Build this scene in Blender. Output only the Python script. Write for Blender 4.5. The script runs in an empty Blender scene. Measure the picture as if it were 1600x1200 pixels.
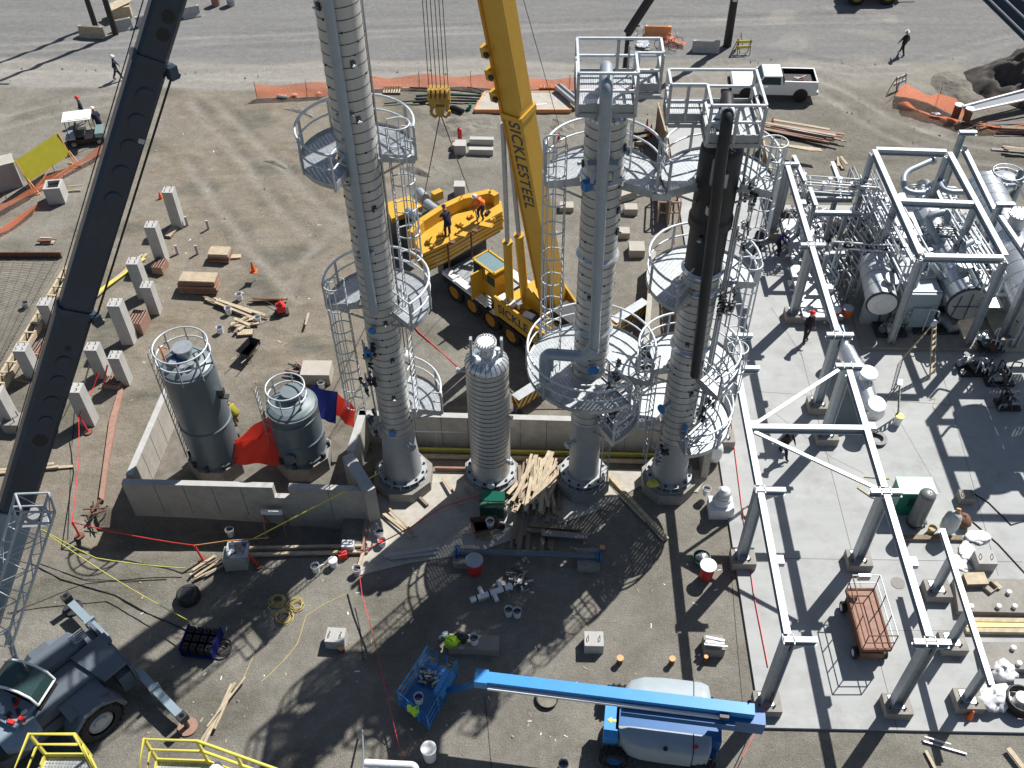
import bpy, math, random
from mathutils import Vector as V, Matrix
PI = math.pi
random.seed(7)
# ------------------------------------------------------------------ camera, sky, sun, exposure
scene = bpy.context.scene
FPX, PITCH, ROLL, YAW, CH = 1541.9, 0.80055, -0.01452, 0.03533, 34.0   # focal length (photo px), tilt, height of the lift
def cam_axes():
    f = V((0, math.cos(PITCH), -math.sin(PITCH))); r = V((1, 0, 0)); u = r.cross(f)
    r2 = r * math.cos(ROLL) + u * math.sin(ROLL); u2 = u * math.cos(ROLL) - r * math.sin(ROLL)
    Z = Matrix.Rotation(YAW, 3, 'Z')
    return Z @ r2, Z @ u2, Z @ f
CR, CU, CF = cam_axes()
CAM = V((0, 0, CH))
cd = bpy.data.cameras.new('camera'); cam = bpy.data.objects.new('camera', cd)
scene.collection.objects.link(cam); scene.camera = cam
cd.sensor_width = 36; cd.lens = FPX * 36 / 1600; cd.clip_start = 0.3; cd.clip_end = 3000
M4 = Matrix((CR, CU, -CF)).transposed().to_4x4(); M4.translation = CAM; cam.matrix_world = M4
SUN_DIR = V((0.56, 0.64, 1.0)).normalized()          # towards the sun
sl = bpy.data.lights.new('sun', 'SUN'); sl.energy = 5.0; sl.angle = math.radians(0.5); sl.color = (1, 0.965, 0.915)
sun = bpy.data.objects.new('sun', sl); scene.collection.objects.link(sun)
sun.rotation_euler = (-SUN_DIR).to_track_quat('-Z', 'Y').to_euler(); sun.location = (30, 40, 80)
world = bpy.data.worlds.new('World'); scene.world = world; world.use_nodes = True
wn = world.node_tree; bg = wn.nodes['Background']; sk = wn.nodes.new('ShaderNodeTexSky')
sk.sky_type = 'NISHITA'; sk.sun_disc = False; sk.sun_elevation = math.asin(SUN_DIR.z)
sk.sun_rotation = math.atan2(SUN_DIR.x, SUN_DIR.y)
wn.links.new(sk.outputs[0], bg.inputs[0]); bg.inputs[1].default_value = 0.05
scene.view_settings.view_transform = 'Standard'; scene.view_settings.look = 'None'
scene.view_settings.gamma = 1; scene.view_settings.use_curve_mapping = False
scene.view_settings.exposure = 0.45
scene.cycles.max_bounces = 6; scene.cycles.transparent_max_bounces = 12

def G(px, py, z=0.0):
    """world point at height z seen at photo pixel px, py (survey of the photograph)"""
    d = CF * FPX + CR * (px - 800) - CU * (py - 600)
    return CAM + d * ((z - CH) / d.z)
def PX(p):
    v = V(p) - CAM; w = v.dot(CF); return 800 + FPX * v.dot(CR) / w, 600 - FPX * v.dot(CU) / w
def HT(p, py):
    """height above ground point p whose picture row is py"""
    lo, hi = -1.0, 33.0
    for _ in range(40):
        m = (lo + hi) / 2
        if PX((p[0], p[1], m))[1] > py: lo = m
        else: hi = m
    return lo
def AT(px, py, dist):
    """world point on the sight line of a pixel at a depth"""
    d = CF * FPX + CR * (px - 800) - CU * (py - 600)
    return CAM + d * (dist / FPX)

# ------------------------------------------------------------------ materials
MATS = {}
def mat(name, col, rough=0.6, metal=0.0, var=0.15, scale=3.0, bump=0.0, bscale=40.0, dirt=None, dscale=1.2, damt=0.5, spec=None, aniso=None, alpha=None):
    m = bpy.data.materials.new(name); m.use_nodes = True; nt = m.node_tree; N = nt.nodes; L = nt.links
    b = N['Principled BSDF']; b.inputs['Roughness'].default_value = rough; b.inputs['Metallic'].default_value = metal
    if spec is not None: b.inputs['Specular IOR Level'].default_value = spec
    tc = N.new('ShaderNodeTexCoord'); mp = N.new('ShaderNodeMapping'); L.new(tc.outputs['Object'], mp.inputs[0])
    if aniso: mp.inputs['Scale'].default_value = aniso
    nz = N.new('ShaderNodeTexNoise'); nz.inputs['Scale'].default_value = scale; nz.inputs['Detail'].default_value = 8; nz.inputs['Roughness'].default_value = 0.65
    L.new(mp.outputs[0], nz.inputs['Vector'])
    cr = N.new('ShaderNodeValToRGB'); e = cr.color_ramp.elements
    e[0].position = 0.3; e[1].position = 0.7
    e[0].color = tuple(max(0, c * (1 - var)) for c in col) + (1,); e[1].color = tuple(min(1, c * (1 + var)) for c in col) + (1,)
    L.new(nz.outputs['Fac'], cr.inputs[0]); out = cr.outputs[0]
    if dirt:
        n2 = N.new('ShaderNodeTexNoise'); n2.inputs['Scale'].default_value = dscale; n2.inputs['Detail'].default_value = 10; n2.inputs['Roughness'].default_value = 0.75
        L.new(tc.outputs['Object'], n2.inputs['Vector'])
        r2 = N.new('ShaderNodeValToRGB'); r2.color_ramp.elements[0].position = 0.62 - damt * 0.25; r2.color_ramp.elements[1].position = 0.8 - damt * 0.1
        L.new(n2.outputs['Fac'], r2.inputs[0])
        mx = N.new('ShaderNodeMix'); mx.data_type = 'RGBA'
        L.new(r2.outputs[0], mx.inputs[0]); L.new(out, mx.inputs[6]); mx.inputs[7].default_value = tuple(dirt) + (1,)
        out = mx.outputs[2]
    L.new(out, b.inputs['Base Color'])
    if bump:
        n3 = N.new('ShaderNodeTexNoise'); n3.inputs['Scale'].default_value = bscale; n3.inputs['Detail'].default_value = 6
        L.new(tc.outputs['Object'], n3.inputs['Vector'])
        bp = N.new('ShaderNodeBump'); bp.inputs['Strength'].default_value = bump; bp.inputs['Distance'].default_value = 0.02
        L.new(n3.outputs['Fac'], bp.inputs['Height']); L.new(bp.outputs[0], b.inputs['Normal'])
    if alpha is not None: b.inputs['Alpha'].default_value = alpha
    MATS[name] = m; return m
def grating(name, col, period=0.11, duty=0.5, ang=0.0, mesh=False):
    m = mat(name, col, 0.45, 0.6, 0.2, 6)
    nt = m.node_tree; N = nt.nodes; L = nt.links; b = N['Principled BSDF']
    tc = N.new('ShaderNodeTexCoord'); mp = N.new('ShaderNodeMapping'); mp.inputs['Rotation'].default_value = (0, 0, ang)
    L.new(tc.outputs['Object'], mp.inputs[0]); sp = N.new('ShaderNodeSeparateXYZ'); L.new(mp.outputs[0], sp.inputs[0])
    def stripe(o, per, dut):
        a = N.new('ShaderNodeMath'); a.operation = 'DIVIDE'; L.new(o, a.inputs[0]); a.inputs[1].default_value = per
        f = N.new('ShaderNodeMath'); f.operation = 'FRACT'; L.new(a.outputs[0], f.inputs[0])
        g = N.new('ShaderNodeMath'); g.operation = 'LESS_THAN'; L.new(f.outputs[0], g.inputs[0]); g.inputs[1].default_value = dut
        return g.outputs[0]
    s1 = stripe(sp.outputs[0], period, duty); s2 = stripe(sp.outputs[1], period if mesh else period * 5, duty if mesh else 0.1)
    mx = N.new('ShaderNodeMath'); mx.operation = 'MAXIMUM'; L.new(s1, mx.inputs[0]); L.new(s2, mx.inputs[1])
    m3 = N.new('ShaderNodeMath'); m3.operation = 'MAXIMUM'; L.new(mx.outputs[0], m3.inputs[0]); m3.inputs[1].default_value = .3 if mesh else .68; L.new(m3.outputs[0], b.inputs['Alpha']); return m

mat('galv', (0.42, 0.45, 0.48), 0.42, 0.55, 0.16, 5, dirt=(0.3, 0.31, 0.32), dscale=2)
mat('galv_white', (0.58, 0.62, 0.655), 0.45, 0.25, 0.12, 6)
mat('steel_rack', (0.43, 0.47, 0.50), 0.5, 0.3, 0.14, 4, dirt=(0.33, 0.34, 0.35), dscale=1.5, damt=0.3)
mat('clad', (0.52, 0.515, 0.49), 0.4, 0.2, 0.05, 1.2, bump=0.12, bscale=3, dirt=(0.45, 0.44, 0.41), dscale=0.9, damt=0.2, aniso=(6, 6, 0.4))
mat('clad_bright', (0.66, 0.69, 0.72), 0.24, 0.7, 0.12, 2, bump=0.7, bscale=7, dirt=(0.4, 0.42, 0.45), dscale=1)
mat('band', (0.035, 0.035, 0.035), 0.6, 0.2)
mat('pipe_blue', (0.33, 0.38, 0.43), 0.45, 0.35, 0.08, 2, dirt=(0.26, 0.3, 0.33), damt=0.2)
mat('skirt', (0.36, 0.375, 0.385), 0.55, 0.15, 0.10, 2, dirt=(0.27, 0.28, 0.28), damt=0.3)
mat('black_wrap', (0.016, 0.017, 0.021), 0.55, 0.0, 0.3, 3, bump=0.3, bscale=3)
mat('flange_blue', (0.03, 0.20, 0.50), 0.5, 0.0)
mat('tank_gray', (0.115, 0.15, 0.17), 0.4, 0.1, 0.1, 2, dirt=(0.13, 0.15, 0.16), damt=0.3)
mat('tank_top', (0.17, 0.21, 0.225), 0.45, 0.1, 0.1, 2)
mat('concrete', (0.42, 0.395, 0.345), 0.9, 0, 0.15, 2.5, 0.3, 30, dirt=(0.27, 0.255, 0.225), dscale=1.2)
mat('concrete_dark', (0.28, 0.265, 0.24), 0.9, 0, 0.2, 2.5, 0.3, 30, dirt=(0.17, 0.16, 0.14), dscale=1.2)
mat('pier_concrete', (0.43, 0.425, 0.41), 0.9, 0, 0.12, 2.5, 0.3, 30, dirt=(0.33, 0.32, 0.3), dscale=1.2, damt=0.3)
mat('joint', (0.12, 0.115, 0.105), 0.9)
mat('rust', (0.17, 0.085, 0.055), 0.85, 0.1, 0.35, 8)
mat('rust_pink', (0.32, 0.19, 0.145), 0.85, 0, 0.2, 5)
mat('wood', (0.42, 0.345, 0.245), 0.8, 0, 0.35, 3, dirt=(0.25, 0.21, 0.16), dscale=2.5, damt=.4, aniso=(1, 8, 8))
mat('wood_dark', (0.22, 0.17, 0.12), 0.85, 0, 0.3, 4)
mat('wood_new', (0.46, 0.385, 0.27), 0.8, 0, 0.25, 4, dirt=(0.36, 0.30, 0.21), dscale=2.5, damt=.3)
mat('plywood_red', (0.27, 0.15, 0.105), 0.8, 0, 0.25, 2, dirt=(0.34, 0.25, 0.19), dscale=2, damt=.3)
mat('hook_yellow', (0.40, 0.24, 0.03), 0.5, 0, 0.2, 5, dirt=(0.2, 0.13, 0.05), dscale=3)
mat('crane_yellow', (0.60, 0.345, 0.035), 0.42, 0, 0.06, 1.5, dirt=(0.42, 0.26, 0.06), dscale=1.3, damt=0.25)
mat('orange_dark', (0.55, 0.24, 0.02), 0.5, 0, 0.15, 3)
mat('navy', (0.026, 0.042, 0.068), 0.34, 0, 0.12, 0.8, spec=0.5, dirt=(0.048, 0.068, 0.092), dscale=0.7, damt=0.3)
mat('navy_edge', (0.035, 0.055, 0.075), 0.35, 0, 0.1, 1)
mat('boom_grey', (0.24, 0.31, 0.36), 0.45, 0.05, 0.08, 1.2, dirt=(0.2, 0.25, 0.28), damt=0.2)
mat('rt_grey', (0.115, 0.14, 0.17), 0.5, 0.05, 0.1, 1.2, dirt=(0.16, 0.15, 0.135), dscale=1.8, damt=0.35)
mat('rubber', (0.022, 0.022, 0.022), 0.85, 0, 0.35, 6, dirt=(0.07, 0.065, 0.06), dscale=3, damt=0.5)
mat('black', (0.012, 0.012, 0.013), 0.5)
mat('dark_metal', (0.06, 0.062, 0.065), 0.5, 0.4, 0.3, 8)
mat('glass', (0.03, 0.06, 0.06), 0.08, 0, 0.1)
mat('glass_light', (0.25, 0.36, 0.37), 0.12, 0.3, 0.1)
mat('white', (0.78, 0.79, 0.79), 0.5, 0, 0.04, 4, dirt=(0.6, 0.59, 0.56), dscale=3, damt=0.2)
mat('car_white', (0.78, 0.80, 0.81), 0.28, 0, 0.03, 1)
mat('plastic_white', (0.72, 0.73, 0.74), 0.55, 0, 0.12, 3, bump=0.8, bscale=4)
mat('plastic_clear', (0.46, 0.50, 0.49), 0.35, 0, 0.25, 3, bump=1.0, bscale=5)
mat('lift_blue', (0.05, 0.29, 0.66), 0.35, 0, 0.06, 2, dirt=(0.08, 0.26, 0.5), dscale=2.5, damt=.25)
mat('lift_blue_dark', (0.016, 0.12, 0.33), 0.4, 0, 0.1, 2)
mat('lift_grey', (0.33, 0.385, 0.42), 0.5, 0, 0.06, 2, dirt=(0.30, 0.33, 0.34), dscale=2.2, damt=.25)
mat('safety_yellow', (0.62, 0.55, 0.10), 0.5, 0, 0.1, 3)
mat('sign_yellow', (0.36, 0.33, 0.02), 0.6, 0, 0.08, 2)
mat('hiviz', (0.45, 0.75, 0.03), 0.7, 0, 0.2, 6)
mat('orange', (0.85, 0.16, 0.03), 0.6, 0, 0.1, 5)
mat('cap_orange', (0.75, 0.34, 0.14), 0.6, 0, 0.1, 5)
mat('red', (0.60, 0.03, 0.03), 0.55, 0, 0.15, 5)
mat('red_tarp', (0.85, 0.055, 0.03), 0.5, 0, 0.1, 2, bump=0.8, bscale=3)
mat('blue_tarp', (0.02, 0.03, 0.22), 0.5, 0, 0.15, 2, bump=0.8, bscale=3)
mat('red_tape', (0.70, 0.05, 0.05), 0.5)
mat('yellow_tape', (0.62, 0.60, 0.10), 0.5)
mat('cord_yellow', (0.50, 0.40, 0.14), 0.6)
mat('green_box', (0.02, 0.19, 0.12), 0.4, 0, 0.05)
mat('green_top', (0.10, 0.36, 0.25), 0.4, 0, 0.05)
mat('green_dark', (0.015, 0.07, 0.045), 0.5, 0, 0.1)
mat('grey_tank', (0.15, 0.16, 0.165), 0.4, 0.2, 0.06)
mat('skin', (0.42, 0.25, 0.17), 0.6)
mat('coverall', (0.016, 0.018, 0.05), 0.85, 0, 0.3, 8)
mat('coverall_black', (0.014, 0.014, 0.018), 0.85, 0, 0.3, 8)
mat('jeans', (0.03, 0.045, 0.09), 0.85, 0, 0.3, 8)
mat('helmet_white', (0.75, 0.75, 0.74), 0.35)
mat('cable', (0.03, 0.03, 0.03), 0.5, 0.5)
mat('rebar', (0.09, 0.08, 0.075), 0.8, 0.2)
mat('mesh_bed', (0.20, 0.185, 0.155), 0.95, 0, 0.25, 2, 0.5, 20)
mat('spoil', (0.068, 0.062, 0.054), 0.95, 0, 0.35, 2.5, 1.0, 14)
mat('soil', (0.15, 0.135, 0.115), 0.95, 0, 0.35, 1.5, 1.0, 6)
grating('grate', (0.40, 0.43, 0.45), 0.13, 0.75, 0.6)
grating('grate2', (0.40, 0.43, 0.45), 0.13, 0.75, -0.5)
grating('mesh_floor', (0.50, 0.52, 0.54), 0.07, 0.5, 0, True)
m = mat('fence_net', (0.78, 0.26, 0.14), 0.7, 0, 0.1, 5)
def make_net(m, p=0.16, d=0.62):
    nt = m.node_tree; N = nt.nodes; L = nt.links; b = N['Principled BSDF']
    nz = N.new('ShaderNodeTexNoise'); nz.inputs['Scale'].default_value = 34; nz.inputs['Detail'].default_value = 1
    r = N.new('ShaderNodeValToRGB'); r.color_ramp.interpolation = 'CONSTANT'; r.color_ramp.elements[0].color = (0.22, 0.22, 0.22, 1)
    r.color_ramp.elements[1].position = 1 - d; r.color_ramp.elements[1].color = (1, 1, 1, 1)
    tc = N.new('ShaderNodeTexCoord'); L.new(tc.outputs['Object'], nz.inputs['Vector'])
    L.new(nz.outputs['Fac'], r.inputs[0]); L.new(r.outputs[0], b.inputs['Alpha'])
make_net(m, d=0.55)
def translucent(m, f):
    nt = m.node_tree; N = nt.nodes; L = nt.links; b = N['Principled BSDF']; o = N['Material Output']; t = N.new('ShaderNodeBsdfTranslucent'); x = N.new('ShaderNodeMixShader')
    c = b.inputs['Base Color'].links[0].from_socket; L.new(c, t.inputs[0])
    if b.inputs['Alpha'].links:
        tr = N.new('ShaderNodeBsdfTransparent'); y = N.new('ShaderNodeMixShader'); al = b.inputs['Alpha'].links[0].from_socket; L.remove(b.inputs['Alpha'].links[0]); b.inputs['Alpha'].default_value = 1
        x.inputs[0].default_value = f; L.new(b.outputs[0], x.inputs[1]); L.new(t.outputs[0], x.inputs[2]); L.new(al, y.inputs[0]); L.new(tr.outputs[0], y.inputs[1]); L.new(x.outputs[0], y.inputs[2]); L.new(y.outputs[0], o.inputs[0])
    else: x.inputs[0].default_value = f; L.new(b.outputs[0], x.inputs[1]); L.new(t.outputs[0], x.inputs[2]); L.new(x.outputs[0], o.inputs[0])
translucent(m, .5)
for k in ('red_tarp', 'blue_tarp', 'sign_yellow'): translucent(MATS[k], .45 if k != 'sign_yellow' else .15)

# ------------------------------------------------------------------ mesh builder
class MB:
    def __init__(s): s.v = []; s.f = []; s.m = []; s.s = []; s.mi = 0
    def add(s, vs, fs, smooth=False):
        o = len(s.v); s.v += [tuple(x) for x in vs]
        for f in fs: s.f.append(tuple(i + o for i in f)); s.m.append(s.mi); s.s.append(smooth)
        return s
    def box(s, c, d, rz=0.0, M=None, taper=1.0):
        c = V(c); hx, hy, hz = d[0] / 2, d[1] / 2, d[2] / 2
        R = M if M is not None else Matrix.Rotation(rz, 3, 'Z')
        vs = []
        for z in (-hz, hz):
            t = taper if z > 0 else 1.0
            for x, y in ((-hx, -hy), (hx, -hy), (hx, hy), (-hx, hy)): vs.append(c + R @ V((x * t, y * t, z)))
        return s.add(vs, [(3, 2, 1, 0), (4, 5, 6, 7), (0, 1, 5, 4), (1, 2, 6, 5), (2, 3, 7, 6), (3, 0, 4, 7)])
    def frame(s, p0, p1, up=(0, 0, 1)):
        p0, p1 = V(p0), V(p1); z = (p1 - p0); L = z.length; z = z / L; up = V(up)
        if abs(z.dot(up)) > 0.98: up = V((0, 1, 0)) if abs(z.y) < 0.9 else V((1, 0, 0))
        x = up.cross(z).normalized(); y = z.cross(x); return p0, p1, x, y, z, L
    def bar(s, p0, p1, w, h, up=(0, 0, 1), w1=None, h1=None):
        p0, p1, x, y, z, L = s.frame(p0, p1, up); w1 = w if w1 is None else w1; h1 = h if h1 is None else h1; vs = []
        for p, a, b in ((p0, w, h), (p1, w1, h1)):
            for i, j in ((-1, -1), (1, -1), (1, 1), (-1, 1)): vs.append(p + x * (i * a / 2) + y * (j * b / 2))
        return s.add(vs, [(3, 2, 1, 0), (4, 5, 6, 7), (0, 1, 5, 4), (1, 2, 6, 5), (2, 3, 7, 6), (3, 0, 4, 7)])
    def ibeam(s, p0, p1, w, h, up=(0, 0, 1), t=None):
        a, b, x, y, z, L = s.frame(p0, p1, up); t = t or h * 0.09
        o = y * (h / 2 - t / 2)
        s.bar(a + o, b + o, w, t, up); s.bar(a - o, b - o, w, t, up); s.bar(a, b, t, h - 2 * t, up); return s
    def tube(s, p0, p1, r0, r1=None, n=10, caps=True):
        r1 = r0 if r1 is None else r1; a, b, x, y, z, L = s.frame(p0, p1)
        vs = []
        for p, r in ((a, r0), (b, r1)):
            for i in range(n): t = 2 * PI * i / n; vs.append(p + x * (r * math.cos(t)) + y * (r * math.sin(t)))
        s.add(vs, [(i, (i + 1) % n, n + (i + 1) % n, n + i) for i in range(n)], True)
        if caps:
            s.add(vs[:n], [tuple(reversed(range(n)))]); s.add(vs[n:], [tuple(range(n))])
        return s
    def path(s, pts, r, n=8, closed=False, caps=True):
        pts = [V(p) for p in pts]; k = len(pts); vs = []; nx = None
        for i, p in enumerate(pts):
            a = pts[(i - 1) % k] if (closed or i > 0) else p; b = pts[(i + 1) % k] if (closed or i < k - 1) else p
            t = (b - a).normalized()
            if nx is None:
                u = V((0, 0, 1)) if abs(t.z) < 0.9 else V((0, 1, 0)); nx = u.cross(t).normalized()
            nx = (nx - t * nx.dot(t)).normalized(); ny = t.cross(nx)
            rr = r[i] if isinstance(r, (list, tuple)) else r
            for j in range(n): q = 2 * PI * j / n; vs.append(p + nx * (rr * math.cos(q)) + ny * (rr * math.sin(q)))
        fs = []
        for i in range(k if closed else k - 1):
            o, o2 = i * n, ((i + 1) % k) * n
            for j in range(n): fs.append((o + j, o + (j + 1) % n, o2 + (j + 1) % n, o2 + j))
        s.add(vs, fs, True)
        if caps and not closed: s.add(vs[:n], [tuple(reversed(range(n)))]); s.add(vs[-n:], [tuple(range(n))])
        return s
    def bend(s, pts, r, br, n=10, seg=6):
        """pipe with rounded corners of bend radius br"""
        pts = [V(p) for p in pts]; out = [pts[0]]
        for i in range(1, len(pts) - 1):
            a, b, c = pts[i - 1], pts[i], pts[i + 1]; u = (a - b); w = (c - b); q = min(br, u.length * .49, w.length * .49)
            A = b + u.normalized() * q; C_ = b + w.normalized() * q
            for k in range(seg + 1): t = k / seg; out.append(A * (1 - t) ** 2 + b * (2 * t * (1 - t)) + C_ * t * t)
        out.append(pts[-1]); return s.path(out, r, n)
    def lathe(s, prof, c=(0, 0, 0), n=32, axis=None, smooth=True, a0=0.0, a1=2 * PI):
        """prof: list of (radius, z); each segment its own smooth group"""
        c = V(c); R = Matrix.Identity(3)
        if axis is not None: R = V((0, 0, 1)).rotation_difference(V(axis).normalized()).to_matrix()
        full = abs(a1 - a0 - 2 * PI) < 1e-6; k = n if full else n + 1
        ring = lambda r, z: [c + R @ V((r * math.cos(a0 + (a1 - a0) * i / n), r * math.sin(a0 + (a1 - a0) * i / n), z)) for i in range(k)]
        for (r0, z0), (r1, z1) in zip(prof[:-1], prof[1:]):
            vs = ring(max(r0, 1e-4), z0) + ring(max(r1, 1e-4), z1)
            s.add(vs, [(i, (i + 1) % k, k + (i + 1) % k, k + i) for i in range(k if full else k - 1)], smooth)
        return s
    def dome(s, c, r, h, n=28, m=6, axis=None):
        return s.lathe([(r * math.cos(i / m * PI / 2), h * math.sin(i / m * PI / 2)) for i in range(m + 1)], c, n, axis)
    def poly(s, pts, z0, z1):
        k = len(pts); vs = [(p[0], p[1], z0) for p in pts] + [(p[0], p[1], z1) for p in pts]
        a = sum(pts[i][0] * pts[(i + 1) % k][1] - pts[(i + 1) % k][0] * pts[i][1] for i in range(k))
        o = list(range(k)) if a > 0 else list(reversed(range(k)))
        fs = [tuple(reversed(o)), tuple(k + i for i in o)] + [(o[i], o[(i + 1) % k], k + o[(i + 1) % k], k + o[i]) for i in range(k)]
        return s.add(vs, fs)
    def prism(s, pts, p0, xax, yax, depth):
        """outline pts in plane (xax, yax) at p0, thickness depth along the normal, centred"""
        p0 = V(p0); xax = V(xax).normalized(); yax = V(yax).normalized(); nn = xax.cross(yax); k = len(pts)
        vs = [p0 + xax * a + yax * b - nn * depth / 2 for a, b in pts] + [p0 + xax * a + yax * b + nn * depth / 2 for a, b in pts]
        return s.add(vs, [tuple(reversed(range(k))), tuple(range(k, 2 * k))] + [(i, (i + 1) % k, k + (i + 1) % k, k + i) for i in range(k)])
    def cloth(s, P, nu, nv, f):
        vs = [f(i / nu, j / nv) for j in range(nv + 1) for i in range(nu + 1)]
        return s.add(vs, [(j * (nu + 1) + i, j * (nu + 1) + i + 1, (j + 1) * (nu + 1) + i + 1, (j + 1) * (nu + 1) + i) for j in range(nv) for i in range(nu)], True)
    def blob(s, c, d, seed=0, n=14, m=8, amp=0.18):
        """lumpy heap / wrapped bundle, sizes d"""
        rnd = random.Random(seed); ph = [rnd.random() * 7 for _ in range(8)]; vs = []
        for j in range(m + 1):
            v = j / m * PI
            for i in range(n):
                u = 2 * PI * i / n
                k = 1 + amp * (math.sin(2 * u + ph[0] + 2 * v) * math.sin(v * 3 + ph[1]) + .6 * math.sin(5 * u + ph[2]) * math.sin(4 * v + ph[3]))
                vs.append((c[0] + d[0] / 2 * k * math.sin(v) * math.cos(u), c[1] + d[1] / 2 * k * math.sin(v) * math.sin(u), c[2] + d[2] / 2 * (1 + k * -math.cos(v))))
        return s.add(vs, [(j * n + i, j * n + (i + 1) % n, (j + 1) * n + (i + 1) % n, (j + 1) * n + i) for j in range(m) for i in range(n)], True)
COL = scene.collection
def tag(o, label=None, cat=None, group=None, kind=None):
    if label: o['label'] = label
    if cat: o['category'] = cat
    if group: o['group'] = group
    if kind: o['kind'] = kind
    return o
def thing(name, label, cat, loc=(0, 0, 0), rz=0.0, group=None):
    o = bpy.data.objects.new(name, None); COL.objects.link(o); o.empty_display_size = 0.3
    o.location = loc; o.rotation_euler = (0, 0, rz); return tag(o, label, cat, group)
def part(root, name, mb, mats, world=False, up=None, label=None):
    """mesh part under root (or under the part `up` of root); world=True: mb holds world coordinates"""
    me = bpy.data.meshes.new(name)
    vs = mb.v
    if world: q = V(root.location); vs = [(a - q.x, b - q.y, c - q.z) for a, b, c in vs]
    me.from_pydata(vs, [], mb.f)
    for k in (mats if isinstance(mats, (list, tuple)) else [mats]): me.materials.append(MATS[k])
    me.polygons.foreach_set('material_index', mb.m); me.polygons.foreach_set('use_smooth', mb.s); me.update()
    o = bpy.data.objects.new(name, me); COL.objects.link(o); o.parent = up or root
    if label: o['label'] = label
    return o
def solo(name, label, cat, mb, mats, loc=(0, 0, 0), rz=0.0, group=None, world=False, kind=None):
    me = bpy.data.meshes.new(name); vs = mb.v
    if world: q = V(loc); vs = [(a - q.x, b - q.y, c - q.z) for a, b, c in vs]
    me.from_pydata(vs, [], mb.f)
    for k in (mats if isinstance(mats, (list, tuple)) else [mats]): me.materials.append(MATS[k])
    me.polygons.foreach_set('material_index', mb.m); me.polygons.foreach_set('use_smooth', mb.s); me.update()
    o = bpy.data.objects.new(name, me); COL.objects.link(o); o.location = loc; o.rotation_euler = (0, 0, rz)
    return tag(o, label, cat, group, kind)
def copy_tree(o, label=None, loc=None, rz=None, group=None, par=None):
    c = o.copy(); COL.objects.link(c); c.parent = par
    if label: c['label'] = label
    if group: c['group'] = group
    if loc is not None: c.location = loc
    if rz is not None: c.rotation_euler = (0, 0, rz)
    for ch in list(o.children): copy_tree(ch, par=c)
    return c
def flat(p, z=0.0): return V((p[0], p[1], z))
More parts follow.
